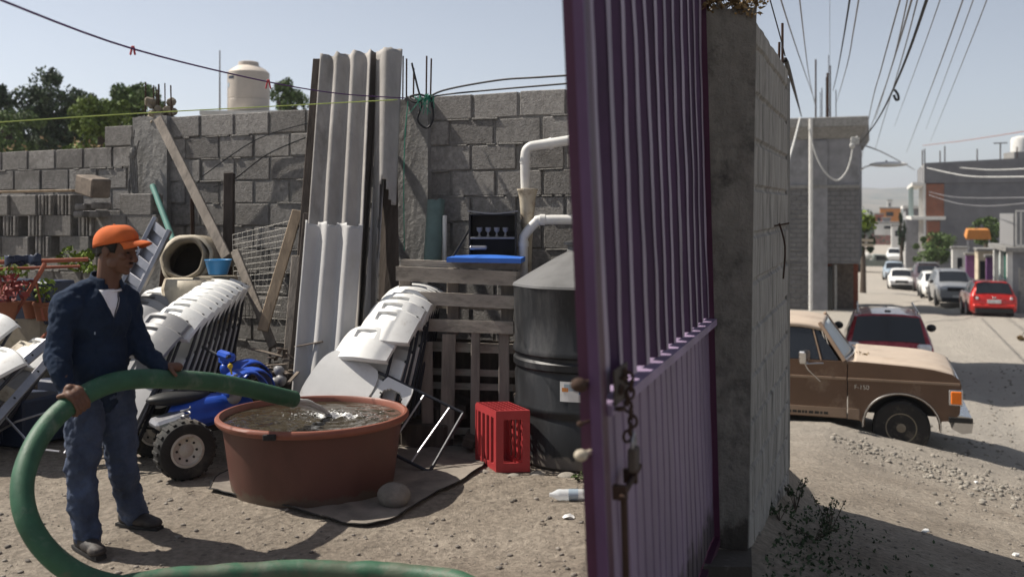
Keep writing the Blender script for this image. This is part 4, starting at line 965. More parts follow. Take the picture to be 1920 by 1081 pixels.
def onj(a, z, off=.004):          # point on jacket front: lateral offset a (towards his left), height z
    o = belly+lf*a; o = V((o.x, o.y, z))+fw_*.6; h = bv.ray_cast(o, -fw_); return (h[0] if h[0] else V((o.x, o.y, z))-fw_*.45)+fw_*off
zt = neck.z-.035
m = MB(); m.gs(10, 12, lambda u, v: onj((u-.5)*.105*(1-v)**.8+.004+.014, zt-.14*v, .005), .004, nrm=tuple(fw_)); tee = part(m, 'undershirt', 'tee', man, smooth='all', world=True)
m = MB()                                                                # neck of the tee
m.tube([neck+V((.010, 0, -.022))+fw_*(.066*math.cos(a*.2618))+lf*(.064*math.sin(a*.2618))+V((0, 0, -.022*math.cos(a*.2618))) for a in range(25)], .007, 6, cap=False)
part(m, 'undershirt_neck', 'tee', tee, smooth='all', world=True)
m = MB()                                                                # collar flaps
def col_(s):
    def f(u, v):
        a = math.pi*(.17+.80*u)*s; c = neck+V((-.008, 0, 0)); dr = fw_*math.cos(a)+lf*math.sin(a)
        return c+dr*(.070+.022*v*(1-.2*u))+V((0, 0, .035-.06*v-.035*math.cos(a)*.6))
    return f
for s_ in (1, -1): part(MB().gs(16, 5, col_(s_), .006), 'collar', 'jacket', man, smooth='all', world=True)
m = MB(); pts = [onj(.016+(.050)*(1-k/8), zt-.138*k/8, .008) for k in range(9)]; m.tube(pts, .003, 6)
part(m, 'zip', 'frame', man, world=True)
part(MB().box(onj(-.075, 1.10, .002), (.006, .007, .014), BM, .002), 'chest_mark', 'carblue', man, world=True)
# jeans
j = MB()
j.ell(hip+V((0, 0, .02)), (.118, .152, .10), BM); j.ell(hip-fw_*.03-V((0, 0, .05)), (.105, .145, .09), BM)
for h_, k_, a_ in ((rh, rk_, ra), (lh, lk, la)):
    j.caps([h_+V((0, 0, .03)), h_.lerp(k_, .5), k_, k_.lerp(a_, .5)-fw_*.008, a_+V((0, 0, -.005))], [.098, .092, .076, .072, .068], 20)
    for q, r in ((.86, .074), (.93, .074), (.99, .076)): p = k_.lerp(a_, q); j.ell(p, (r, r, .012), Matrix.Rotation(R(14*(q*50 % 3-1)), 3, 'X'), 18, 8)
    for q in (.75, .92, 1.05): p = h_.lerp(k_, q); j.ell(p-fw_*.01, (.083, .083, .014), Matrix.Rotation(R(22), 3, 'Y'), 18, 8)
link_part(bake(j, 'jeans', .0065, 3, [(.036, .11, 1), (.020, .04, 2)]), 'jeans', 'jeans', man)
# shoes
def shoe(a, toe, L=.27):
    d = V((toe[0], toe[1], 0)).normalized(); l = V((-d.y, d.x, 0)); Mx = Matrix((d, l, up)).transposed(); z0 = gz(a.x, a.y)
    c = V((a.x, a.y, z0))
    s = MB(); s.ell(c-d*.035+V((0, 0, .05)), (.058, .040, .05), Mx); s.ell(c+d*.07+V((0, 0, .042)), (.095, .045, .038), Mx); s.ell(c+d*.135+V((0, 0, .036)), (.055, .044, .032), Mx); s.caps([c+V((0, 0, .05)), c+V((0, 0, .12))], [.045, .044], 14)
    o = link_part(bake(s, 'shoe', .006, 3), 'shoe', 'leather', man)
    sm = MB(); sm.gs(20, 1, lambda u, v: c+d*(-.09+.275*u)+l*((v-.5)*.082*(.35+.65*math.sin(math.pi*min(1, .12+u*.83))**.4))+V((0, 0, .020)), .017, nrm=(0, 0, 1))
    part(sm, 'sole', 'sole', o, world=True)
shoe(V((ra.x, ra.y, 0))+V((-.005, -.01, 0)), (.62, -.6)); shoe(V((la.x, la.y, 0))+V((-.01, 0, 0)), (.93, -.36))

# ================================================================== folding chairs
def chair_proto(white):
    mt = 'whiteplastic' if white else 'greyplastic'
    t = thing('folding_chair', 'x', 'chair')
    f = MB()
    for s in (-1, 1):
        f.tube([(s*.205, 0, 0), (s*.205, 0, .50), (s*.2, -.006, .70), (s*.188, -.012, .93)], .0115, 8, sub=2)
        f.tube([(s*.182, .034, .0), (s*.182, .03, .30), (s*.182, .012, .60)], .0105, 8)
    f.tube([(-.205, 0, .13), (.205, 0, .13)], .008, 6); f.tube([(-.182, .034, .07), (.182, .034, .07)], .008, 6); f.tube([(-.182, .034, .18), (.182, .034, .18)], .008, 6)
    part(f, 'frame', 'frame', t, smooth=True)
    b_ = MB()
    def fb(u, v):
        x = (u-.5)*.45; rc = .022*(1 if (.34 < u < .66 and .66 < v < .86) else 0); rl = .02*(1 if (v < .03 or v > .97) else 0)
        return (x, -.018-.085*(1-(x/.225)**2)-.085*(1-v)+rc+rl, .655+.30*v-.05*(abs(2*u-1)**3)*v**3+.028*(abs(2*u-1)**3)*(1-v)**3)
    b_.gs(32, 24, fb, .024, nrm=(0, -1, 0)); part(b_, 'backrest', mt, t, smooth=35)
    s_ = MB()
    def fs_(u, v): x = (u-.5)*.40; e = abs(2*u-1); return (x*(1-.06*(1-v)), -.022-.012*math.sin(v*3)*(1-e*e), .20+.40*v+.03*e**4*(1-2*v))
    s_.gs(16, 12, fs_, .02, nrm=(0, -1, 0)); part(s_, 'seat', mt, t, smooth=35)
    return t
CW = chair_proto(True); CG = chair_proto(False); usedc = {}
def put_chair(proto, foot, lean, yaw, label, group, roll=0):
    """foot centre, lean back angle, yaw of the facing direction"""
    rot = (Matrix.Rotation(yaw, 4, 'Z') @ Matrix.Rotation(-lean, 4, 'X') @ Matrix.Rotation(roll, 4, 'Y')).to_euler()
    if not usedc.get(proto.name): usedc[proto.name] = 1; o = proto; o.location = foot; o.rotation_euler = rot; o['label'] = label; o['group'] = group; return o
    return dup(proto, foot, rot, label, group)
# middle row: leans back away from us, rising to the right
gB = 'folding chairs in the middle row by the pallets'; n = 9
TOPB = [(704, 622, 7.16), (742, 588, 7.26), (752, 570, 7.35), (764, 558, 7.43), (770, 549, 7.51), (775, 543, 7.59), (779, 540, 7.67), (783, 537, 7.75), (787, 536, 7.83)]
for i, (tx, ty, tY) in enumerate(TOPB):
    top = px(tx, ty, tY); lean = R([33, 30, 27, 25, 23, 21, 19, 18, 17][i]); yaw = R(-24)
    dirb = V((-math.sin(yaw), math.cos(yaw), 0)); foot = top-dirb*(math.sin(lean)*.95)-V((0, 0, math.cos(lean)*.95)); 
    put_chair(CW, foot, lean, yaw, 'white folding chair, %s from the front in the row leaning by the pallets' % ord_(i), gB)
gA = 'folding chairs in the left row behind the man'
TOPA = [(302, 618, 7.1), (318, 596, 7.22), (348, 583, 7.33), (362, 572, 7.44), (374, 563, 7.55), (384, 556, 7.66), (394, 549, 7.77), (403, 541, 7.88), (413, 534, 7.99), (422, 529, 8.1), (430, 526, 8.2)]
for i, (tx, ty, tY) in enumerate(TOPA):
    top = px(tx, ty, tY); lean = R(34-1.6*i); yaw = R(-26)
    dirb = V((-math.sin(yaw), math.cos(yaw), 0)); foot = top-dirb*(math.sin(lean)*.95)-V((0, 0, math.cos(lean)*.95))
    if i < 2: put_chair(CG, foot, lean, yaw, 'grey folding chair, %s of the left row behind the man' % ('front one' if i == 0 else 'second one'), gA)
    else: put_chair(CW, foot, lean, yaw, 'white folding chair, %s white one counted back from the grey pair in the left row' % ord_(i-2), gA)
for i, (tx, ty, tY) in enumerate([(272, 580, 7.9), (284, 568, 8.02), (296, 558, 8.14), (308, 550, 8.26), (322, 545, 8.38)]):
    top = px(tx, ty, tY); lean = R(32-2*i); yaw = R(-26); dirb = V((-math.sin(yaw), math.cos(yaw), 0)); foot = top-dirb*(math.sin(lean)*.95)-V((0, 0, math.cos(lean)*.95))
    put_chair(CG if i < 3 else CW, foot, lean, yaw, '%s folding chair, %s from the front in the rear row beside the cement mixer' % ('grey' if i < 3 else 'white', ord_(i)), 'folding chairs in the rear row by the mixer')
# fallen chair between the tub and the row
tl3, tr3, fr3, fl3 = px(560, 750, 6.78), px(640, 672, 6.98), px(868, 774, 6.76), px(806, 884, 6.55)
def frame_from(o_, z, x):
    z = z.normalized(); x = (x-z*x.dot(z)).normalized(); y = z.cross(x); return Matrix.Translation(o_) @ Matrix((x, y, z)).transposed().to_4x4()
mt4 = frame_from((fr3+fl3)/2, (tl3+tr3)/2-(fr3+fl3)/2, tr3-tl3)
def put_m(proto, mt4, label, group=None, sc=1.0):
    o = dup(proto, None, None, label, group); o.location = mt4.to_translation(); o.rotation_euler = mt4.to_euler(); return o
ft = thing('folding_chair', 'tipped over white folding seat with oval cut-outs and dark legs, lying just behind the tub', 'chair')
f = MB()
for s_ in (-1, 1): f.tube([(s_*.235, 0, 0), (s_*.235, 0, .55), (s_*.22, 0, 1.02)], .0115, 8, sub=2)
f.tube([(-.235, 0, .0), (.235, 0, .0)], .012, 8); part(f, 'frame', 'frame', ft, smooth=True)
part(MB().tube([(-.235, 0, .14), (.235, 0, .10)], .007, 6).tube([(-.235, .0, .32), (.235, 0, .30)], .007, 6), 'stretcher', 'steel', ft, smooth=True)
part(MB().gs(16, 16, lambda u, v: ((u-.5)*(.46+.05*math.sin(3*v)), -.02-.02*math.sin(3.1*u), .62+.44*v-.05*abs(2*u-1)**4*(2*v-1)), .022, nrm=(0, -1, 0)), 'backrest', 'whiteplastic', ft, smooth=35)
def ov(i, j):
    for c0 in (9.5, 22.5):
        if ((i+.5-c0)/4.6)**2+((j+.5-8)/5.6)**2 < 1: return False
    return True
part(MB().gs(32, 16, lambda u, v: ((u-.5)*.44, -.03-.012*math.sin(3.1*u), .36+.24*v-.02*abs(2*u-1)**4*(2*v-1)), .024, mask=ov, nrm=(0, -1, 0)), 'seat', 'whiteplastic', ft, smooth=35)
ft.location = mt4.to_translation(); ft.rotation_euler = mt4.to_euler()
top = px(6, 598, 7.3); lean = R(38); yaw = R(-30); dirb = V((-math.sin(yaw), math.cos(yaw), 0)); put_chair(CW, top-dirb*(math.sin(lean)*.95)-V((0, 0, math.cos(lean)*.95)), lean, yaw, 'single white folding chair leaning at the far left edge', None)
# two chairs lying at the far left
mt6 = frame_from(px(60, 800, 6.9), px(-60, 640, 6.7)-px(60, 800, 6.9), V((.4, .3, .5)))
# ================================================================== blue ride-on quad
q = thing('quad_bike', 'small blue plastic quad bike with fat muddy tyres parked left of the tub', 'quad bike', (-2.33, 6.72, 0), R(35))
def wheel(t, c, r, w, axis=(0, 1, 0), rim='rimwhite', spokes=True, treads=True):
    a = V(axis).normalized(); rot = V((0, 0, 1)).rotation_difference(a).to_matrix()
    wt = thing('x', None, None); bpy.data.objects.remove(wt)
    prof = [(r*.58, -w*.42), (r*.80, -w*.5), (r*.93, -w*.45), (r, -w*.28), (r, w*.28), (r*.93, w*.45), (r*.80, w*.5), (r*.58, w*.42)]
    ty = MB().lathe(c, prof+[(r*.55, w*.3), (r*.55, -w*.3), (r*.58, -w*.42)], 40, rot, cap=False)
    if treads:
        for k in range(22):
            an = 2*math.pi*k/22; m3 = rot @ Matrix.Rotation(an, 3, 'Z'); ty.box(V(c)+m3@V((r*1.0, 0, 0)), (.012, r*.12, w*.72), m3, .003)
    o = part(ty, 'tyre', 'rubber', t, smooth=35)
    sg = -1 if a.dot(V(c)) < 0 else 1
    rm = MB().lathe(c, [(r*.585, -w*.4), (r*.585, w*.4), (r*.5, w*.42), (r*.47, w*.3), (r*.25, w*.22), (r*.12, w*.3), (.001, w*.3)], 32, rot, cap=False).lathe(c, [(.001, -w*.3), (r*.12, -w*.3), (r*.25, -w*.22), (r*.47, -w*.3), (r*.5, -w*.42), (r*.585, -w*.4)], 32, rot, cap=False)
    part(rm, 'rim', rim, o, smooth=35)
    nb = MB()
    for k in range(8):
        for sgn in (-1, 1):
            an = 2*math.pi*k/8; m3 = rot @ Matrix.Rotation(an, 3, 'Z'); nb.lathe(V(c)+m3@V((r*.34, 0, sgn*w*.245)), [(.008, -.008), (.008, .008)], 8, m3)
    part(nb, 'rim_hole', 'rubber', o)
for (x, y, r) in ((0, -.40, .187), (0, .34, .187), (.66, -.24, .15), (.66, .30, .15)): wheel(q, (x, y, r), r, .15)
part(MB().tube([(0, -.35, .187), (0, .3, .187)], .02, 10).tube([(.66, -.2, .15), (.66, .25, .15)], .018, 10), 'axle', 'frame', q, smooth=True)
part(MB().lathe((0, -.26, .187), [(.0, -.05), (.06, -.05), (.075, -.02), (.075, .05), (.03, .06)], 20, Matrix.Rotation(R(90), 3, 'X')), 'hub', 'teal', q, smooth=True)
b_ = MB(); b_.ell((.30, -.02, .36), (.30, .12, .10)); b_.box((.18, -.05, .30), (.34, .22, .10), Matrix.Rotation(R(-8), 3, 'Y'), .03); b_.caps([(.50, 0, .42), (.40, 0, .62)], [.06, .04], 12)
me = bake(b_, 'bodywork', .01, 2); me.materials.clear(); me.materials.append(M['blue']); o = bpy.data.objects.new('bodywork', me); C.objects.link(o); o.parent = q
for (x, y, L) in ((.47, -.19, .15), (.60, .0, .13), (.66, .24, .15)):
    part(MB().gs(14, 6, lambda u, v, x=x, y=y, L=L: (x+L*math.cos(math.pi*(.0+.95*u)), y+(v-.5)*.19*(1-.2*math.cos(math.pi*u)), .44+L*1.15*math.sin(math.pi*(.0+.95*u))+.012*math.sin(v*3)), .010), 'mudguard', 'blue', q, smooth='all')
part(MB().caps([(.38, -.24, .46), (.40, -.24, .58)], [.05, .035], 10), 'side_fairing', 'greyplastic', q, smooth='all')
part(MB().ell((.08, 0, .45), (.22, .10, .05)), 'seat', 'blackplastic', q, smooth='all')
h = part(MB().tube([(.34, -.26, .74), (.37, -.12, .71), (.40, 0, .70), (.37, .12, .71), (.34, .26, .74)], .012, 8, sub=3), 'handlebar', 'frame', q, smooth=True)
part(MB().box((.39, -.05, .715), (.07, .22, .06), Matrix.Rotation(R(20), 3, 'Y'), .018).box((.40, .03, .67), (.05, .1, .05), None, .012), 'handlebar_pad', 'blue', h, smooth=30)
part(MB().ell((.36, -.22, .665), (.018, .014, .02)).tube([(.36, -.22, .665), (.37, -.22, .61)], .007, 6), 'yellow_knob', 'yellow', q, smooth='all')
for y, z in ((-.02, .50), (.07, .47), (.02, .56)): part(MB().lathe((.80, y, z), [(.012, -.03), (.04, -.02), (.045, .0), (.03, .03), (.012, .04)], 14, Matrix.Rotation(R(70), 3, 'Y')), 'lamp', 'greyplastic', q, smooth='all')
part(MB().box((-.02, -.12, .33), (.22, .2, .06), Matrix.Rotation(R(-12), 3, 'Y'), .02), 'rear_carrier', 'steel', q)
m = MB(); 
for k in range(40):
    a = k*.8; m.v and None
sp_ = [(.06+.03*math.cos(k*.7), -.22+.03*math.sin(k*.7), .24+.004*k) for k in range(46)]
m.tube([V(p) for p in sp_], .006, 6); part(m, 'spring', 'steel', q, smooth=True)
part(MB().box((.3, 0, .25), (.6, .14, .08), None, .01), 'chassis', 'frame', q)

# ================================================================== cement mixer, basin, ladder, clutter
t = thing('cement_mixer', 'crusted old cement mixer drum with its round mouth towards the yard', 'cement mixer', tuple(px(350, 720, 8.5)))
ax = V((-.05, -.93, .28)).normalized(); rot = V((0, 0, 1)).rotation_difference(ax).to_matrix(); c = px(345, 484, 8.35)
wobm = lambda a, z: .03*math.sin(a*3+z*8)+.02*math.sin(a*7)
part(MB().lathe(c-ax*.62, [(.16, 0), (.27, .06), (.30, .22), (.27, .36), (.21, .52), (.186, .60), (.192, .62), (.17, .635), (.148, .61), (.152, .54), (.18, .48)], 40, rot, cap=False, wob=wobm), 'drum', 'olive', t, smooth='all', world=True)
part(MB().lathe(c-ax*.40, [(.19, 0), (.24, .01)], 30, rot), 'drum_floor', 'drumdark', t, world=True)  # dark disc inside the mouth, stands in for its shaded interior
part(MB().lathe(c-ax*.07, [(.20, 0), (.225, .01), (.225, .03), (.2, .04)], 40, rot, cap=False, wob=wobm), 'ring', 'pvcdirty', t, smooth='all', world=True)
m = MB()
for s in (-1, 1): m.beam(c-ax*.3+V((s*.28, 0, 0)), c+V((s*.30, .1, -1.05)), .05, .04, (0, 1, 0))
m.beam(c-ax*.3+V((-.3, 0, -.75)), c-ax*.3+V((.3, 0, -.75)), .05, .04, (0, 1, 0)); part(m, 'stand', 'rust', t, world=True)
m = MB(); m.lathe(px(372, 640, 8.2), [(.24, 0), (.27, .2), (.28, .44), (.26, .52)], 30, wob=lambda a, z: .05*math.sin(a*5+z*9)); solo(m, 'cement_barrel', 'pvcdirty', 'pale crusty barrel under the cement mixer mouth', 'barrel', smooth='all')
m = MB().lathe(px(409, 514, 8.15), [(.075, 0), (.10, .09), (.108, .115), (.112, .118), (.108, .122), (.102, .115), (.094, .07), (.0, .06)], 36, cap=False); solo(m, 'basin', 'bluebasin', 'small blue plastic basin on the ledge beside the cement mixer', 'basin', smooth='all')
solo(MB().box(px(404, 524, 8.2), (.30, .26, .055), None, .01), 'stone_slab', 'olive', 'crusty slab under the small blue basin', 'slab')
t = thing('folding_ladder', 'dull aluminium folding ladder leaning left of the cement mixer', 'ladder', tuple(px(262, 600, 7.9)))
a, b2 = px(305, 412, 8.15), px(236, 560, 7.9); a3, b3 = px(326, 432, 8.2), px(262, 575, 7.95)
a, b2 = px(292, 408, 8.2), px(215, 560, 7.95); a3, b3 = px(318, 432, 8.1), px(245, 580, 7.85)
for p_, q_ in ((a, b2), (a3, b3)): part(MB().beam(p_, q_, .035, .06, (0, 1, 0)), 'rail', 'steel', t, world=True)
for k in range(5): u = .08+.21*k; part(MB().beam(a.lerp(b2, u), a3.lerp(b3, u), .07, .02, (0, 1, 0)), 'rung', 'steel', t, world=True)
part(MB().hexa([a.lerp(b2, .1)+V((0, .03, 0)), a.lerp(b2, .9)+V((0, .03, 0)), a3.lerp(b3, .9)+V((0, .03, 0)), a3.lerp(b3, .1)+V((0, .03, 0))]+[p+V((0, .015, 0)) for p in (a.lerp(b2, .1)+V((0, .03, 0)), a.lerp(b2, .9)+V((0, .03, 0)), a3.lerp(b3, .9)+V((0, .03, 0)), a3.lerp(b3, .1)+V((0, .03, 0)))]), 'backing_panel', 'steel', t, world=True)
# leaning aluminium table legs and white panels at the far left
def slab4(p, th, nrm):
    n = V(nrm).normalized()*th; return MB().hexa([x for x in p]+[x+n for x in p])
solo(slab4([px(-120, 790, 6.9), px(28, 680, 7.3), px(64, 700, 7.2), px(-70, 830, 6.8)], .03, (.3, -1, .6)), 'table_panel', 'greyplastic', 'lower grey folding table panel leaning at the left edge', 'panel')
solo(slab4([px(-60, 720, 7.1), px(40, 640, 7.5), px(100, 655, 7.4), px(20, 760, 7.0)], .03, (.3, -1, .6)), 'table_panel', 'pvcdirty', 'upper stained white folding table panel at the left edge behind the man', 'panel')
for k, (x0, y0, x1, y1) in enumerate([(-30, 812, 98, 668), (-60, 770, 92, 640)]):
    m = MB().beam(px(x0, y0, 6.6), px(x1, y1, 7.0), .06, .03, (0, 1, 0))
    o = solo(m, 'metal_rail', 'steel', '%s dull metal rail slanting across the clutter at the left edge' % ('lower' if k == 0 else 'upper'), 'rail')
    for u in (.45, .8): part(MB().lathe(px(x0, y0, 6.6).lerp(px(x1, y1, 7.0), u)+V((0, -.017, 0)), [(.009, 0), (.009, .004)], 10, Matrix.Rotation(R(90), 3, 'X')), 'bolt_hole', 'rubber', o, world=True)
for i, (tx, ty, tY, ln, yw, lab) in enumerate([(30, 668, 7.0, 48, -38, 'white folding chair lying low behind the metal rails at the left edge'), (92, 648, 7.5, 44, -34, 'white folding chair tipped low directly behind the back of the man'), (-22, 640, 7.2, 40, -30, 'white folding chair half cut off by the left edge above the rails')]):
    top = px(tx, ty, tY); lean = R(ln); yaw = R(yw); dirb = V((-math.sin(yaw), math.cos(yaw), 0)); put_chair(CW, top-dirb*(math.sin(lean)*.95)-V((0, 0, math.cos(lean)*.95)), lean, yaw, lab, None)
for i, (x, y, Y, w, h, d, a_) in enumerate([(20, 800, 7.4, .7, .34, .4, -22), (95, 812, 7.6, .45, .26, .4, 12), (-70, 780, 7.1, .5, .5, .4, -5), (150, 800, 7.9, .5, .4, .4, -25)]):  # added boxes, dark colour stands in for the shadowy clutter
    p = px(x, y, Y); solo(MB().box((p.x, p.y, gz(p.x, p.y)+h/2), (w, d, h), Matrix.Rotation(R(a_), 3, 'Z'), .015), 'dark_box', 'navy', 'dark filler box at the left, %s' % ['under the metal rails', 'just behind the far leg of the man', 'cut by the left edge', 'behind the knees of the man'][i], 'box')
m = MB()
for p_ in ([(-40, 830, 6.9), (30, 790, 6.8), (95, 770, 6.9)], [(70, 846, 6.6), (105, 780, 6.9)], [(120, 850, 6.6), (170, 770, 7.0)], [(-10, 760, 6.9), (70, 846, 6.6)], [(78, 842, 6.6), (112, 846, 6.5)]): m.tube([px(*k) for k in p_], .008, 6)
solo(m, 'chair_frames', 'steel', 'tangle of thin bent metal chair legs on the ground behind the man', 'chair legs')
# planter, pots, plants and red tubes
solo(MB().box(px(40, 540, 8.2)+V((0, 0, -.1)), (.85, .3, .34), Matrix.Rotation(R(-20), 3, 'Z'), .015), 'planter_box', 'navy', 'long dark navy planter box behind the red tubes', 'planter')
solo(MB().box(px(20, 640, 8.4), (1.3, .5, .5), Matrix.Rotation(R(-24), 3, 'Z'), .02), 'brick_bed', 'olive', 'low crusty masonry bed under the potted plants at the left', 'plant bed')
def potplant(x, y, Y, mat, label, h=.22, n=110, r=.14, leaf=.06, pot='terracotta'):
    p = px(x, y, Y); t = thing('potted_plant', label, 'plant', tuple(p), 0, 'potted plants at the left edge'); rnd = random.Random(x)
    part(MB().lathe((0, 0, 0), [(.06, 0), (.085, .12), (.092, .125), (.092, .145), (.08, .145), (.075, .12)], 20, cap=False), 'pot', pot, t, smooth=True)
    m = MB(); leaves(m, (0, 0, .15+h*.5), (r, r, h*.55), n, leaf, rnd); part(m, 'leaves', mat, t)
    part(MB().tube([(0, 0, .1), (.01, 0, .2+h*.4)], .006, 5), 'stem', 'bark', t)
potplant(12, 600, 7.7, 'foliager', 'red-leaved potted plant at the left edge', .2, 160, .2, .07)
potplant(14, 560, 8.1, 'foliagey', 'yellow-green leafy potted plant behind the red one', .18, 130, .16)
potplant(62, 596, 8.0, 'foliage', 'small green plant in a clay pot behind the man', .15, 70, .09, .045)
potplant(84, 600, 7.9, 'foliagey', 'yellowish grassy plant in a clay pot nearest the man', .18, 70, .09, .05)
m = MB(); rnd = random.Random(2)
for k in range(12): leaves(m, px(rnd.uniform(112, 168), rnd.uniform(468, 506), 9.0+rnd.uniform(-.2, .2)), (.07, .07, .05), 26, .055, rnd)
solo(m, 'weed_bush', 'foliagey', 'bright green weed growing before the piled blocks', 'plant')
t = thing('red_tube_frame', 'faded red bent metal tube frame at the left behind the man', 'tube frame', tuple(px(40, 620, 7.9)))
part(MB().tube([px(-40, 492, 7.9), px(60, 490, 7.9), px(165, 486, 8.0)], .017, 8).tube([px(84, 494, 7.9), px(70, 520, 7.85), px(20, 600, 7.8)], .017, 8, sub=3).tube([px(-30, 505, 8.0), px(150, 499, 8.1)], .012, 8), 'bar', 'brick', t, smooth=True, world=True)
part(MB().tube([px(95, 618, 7.7), px(72, 640, 7.6), px(60, 660, 7.6)], .014, 8).tube([px(66, 520, 7.9), px(82, 600, 7.8)], .010, 8), 'strut', 'brick', t, smooth=True, world=True)
m = MB(); 
def cl(u, v): p = px(8+70*u, 478+18*v, 7.85); return p+V((0, -.03*math.sin(u*9), .03*noise.noise(V((u*6, v*4, 1)))))
solo(m.gs(24, 6, cl, .008, nrm=(0, -1, 0)), 'blue_cloth', 'navy', 'crumpled blue cloth draped over the red tubes', 'cloth', smooth='all')
m = MB(); rnd = random.Random(12)
for k in range(22):
    a = px(rnd.uniform(490, 560), rnd.uniform(640, 700), rnd.uniform(7.3, 7.7)); m.beam(a, a+V((rnd.uniform(-.3, .3), rnd.uniform(-.2, .2), rnd.uniform(-.12, .06))), rnd.uniform(.015, .04), .012, (0, 0, 1))
solo(m, 'scrap_wood', 'wood', 'heap of splintered scrap wood behind the quad bike', 'scrap wood', kind='stuff')
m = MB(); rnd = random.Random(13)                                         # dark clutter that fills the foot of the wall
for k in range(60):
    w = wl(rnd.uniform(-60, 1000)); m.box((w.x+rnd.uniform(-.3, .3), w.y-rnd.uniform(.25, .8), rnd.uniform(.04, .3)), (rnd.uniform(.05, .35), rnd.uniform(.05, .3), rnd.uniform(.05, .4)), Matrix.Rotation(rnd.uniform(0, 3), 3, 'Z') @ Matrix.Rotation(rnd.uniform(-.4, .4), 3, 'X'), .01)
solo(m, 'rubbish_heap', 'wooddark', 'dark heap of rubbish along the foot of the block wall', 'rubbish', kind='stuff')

# loose blocks
def blk(ribbed):
    m = MB()
    if ribbed:
        m.box((0, .07, .1), (.195, .12, .196), None, .006)
        for i, w in enumerate((.028, .04, .022, .036)): m.box((-.098+.195*(i+.5)/4, .005, .1), (w, .03, .19), None, .006)
    else: m.box((0, .075, .1), (.39, .15, .195), None, .008)
    return m
proto = {}
def lblock(x, y, Y, rib, label, rz=R(-26), sc=1):
    p = px(x, y, Y)
    if rib not in proto:
        o = solo(blk(rib), 'loose_block', 'block', label, 'block', 'loose concrete blocks piled at the left'); me = o.data; me.transform(Matrix.Translation(o.location)); proto[rib] = o
    else: o = proto[rib].copy(); C.objects.link(o); o['label'] = label
    o.location = p; o.rotation_euler = (0, 0, rz); o.scale = (sc, 1, 1); return o
rn = ['bottom', 'middle', 'top']
rows_ = [(482, [(-70, 0), (-14, 1), (26, 0), (79, 1), (138, 0)]), (443, [(-60, 0), (-20, 1), (18, 1), (66, 1), (105, 0), (160, 1), (205, 0), (262, 0)]), (404, [(-72, 0), (-12, 0), (40, 0), (84, 1), (121, 1), (253, 0)])]
for ri, (yy, L) in enumerate(rows_):
    for ci, (x, rb_) in enumerate(L):
        ky = (x*.0)
        lblock(x, yy, 9.35-(x-100)*.0024, rb_, '%s concrete block, %s from the left in the %s row of the loose pile' % ('ribbed' if rb_ else 'plain', ord_(ci), rn[ri]))
for ci, (x, y) in enumerate([(158, 402), (186, 402), (160, 388), (190, 386)]):
    solo(MB().box(px(x, y, 9.1), (.13, .15, .06), Matrix.Rotation(R(-26+5*ci), 3, 'Z'), .012), 'brick_piece', 'block', 'short rough block piece, %s of four lying under the tilted brown brick' % ord_(ci), 'block piece', 'short block pieces')
plank(px(-60, 361, 9.3), px(142, 357, 9.1), .12, .02, 'woodtan', 'pale board lying flat on top of the loose block pile', up=(0, 1, 0), roll=R(90))
solo(MB().box(px(174, 349, 9.0), (.33, .18, .17), Matrix.Rotation(R(-42), 3, 'Z') @ Matrix.Rotation(R(9), 3, 'Y'), .012), 'brown_block', 'wood', 'brownish block sitting tilted on the end of the pale board', 'block')

# ================================================================== ground-level things
pts2 = [pg(392, 925), pg(480, 944), pg(560, 963), pg(665, 984), pg(735, 974), pg(790, 944), pg(905, 882), pg(885, 840), pg(700, 850), pg(450, 880)]
c = sum(pts2, V())/len(pts2); m = MB(); NRr = 8; ring = smooth_path(pts2+[pts2[0]], 8)[:-1]; rnd = random.Random(3); vs = [c+V((0, 0, gz(c.x, c.y)+.012))]; fs = []
for i in range(1, NRr+1):
    for p in ring:
        k = i/NRr*(1+(.03*noise.noise(p*3) if i == NRr else 0)); q_ = c.lerp(p, k); vs.append(V((q_.x, q_.y, gz(q_.x, q_.y)+.014+.008*noise.noise(V((q_.x*8, q_.y*8, 1)))+(.010 if i == NRr else 0))))
n_ = len(ring); fs = [(0, 1+k, 1+(k+1) % n_) for k in range(n_)]
for i in range(NRr-1):
    for k in range(n_): a = 1+i*n_+k; b_ = 1+i*n_+(k+1) % n_; fs.append((a, a+n_, b_+n_, b_))
m.add(vs, fs); to = solo(m, 'muddy_sheet', 'tarp', 'muddy flat sheet lying under the red tub', 'sheet', smooth='all')
m = MB(); m.tube([vs[1+(NRr-1)*n_+k]+V((0, 0, .0)) for k in range(n_)]+[vs[1+(NRr-1)*n_]], .0045, 5, cap=False); part(m, 'sheet_edge', 'rubber', to, world=True)
def rock(x, y, Y, r, label, mat='stone', name='stone', group=None, sq=.8):
    p = px(x, y, Y); m = MB().ell(p, (r, r*.9, r*sq), None, 18, 12)
    m.v = [q+(q-p)*(.35*noise.noise(q*(.35/r))) for q in m.v]; return solo(m, name, mat, label, 'stone', group, smooth=38)
rock(739, 930, 5.78, .088, 'large round stone resting against the foot of the tub')
g0 = pg(1066, 944)
bo = thing('plastic_bottle', 'clear plastic bottle lying on the dirt beside the gate edge', 'bottle', (g0.x, g0.y, gz(g0.x, g0.y)+.033))
rb_ = Matrix.Rotation(R(90), 3, 'Y')
part(MB().lathe((-.1, 0, 0), [(.012, -.012), (.012, .0), (.031, .035), (.033, .05), (.031, .07), (.033, .09), (.031, .11), (.033, .13), (.033, .19), (.026, .2)], 24, rb_), 'bottle_body', 'bottle', bo, smooth=True)
part(MB().lathe((.0, 0, 0), [(.0335, .0), (.0335, .055)], 24, rb_, cap=False), 'bottle_label', 'carblue', bo, smooth=True)
g0 = pg(1066, 976)
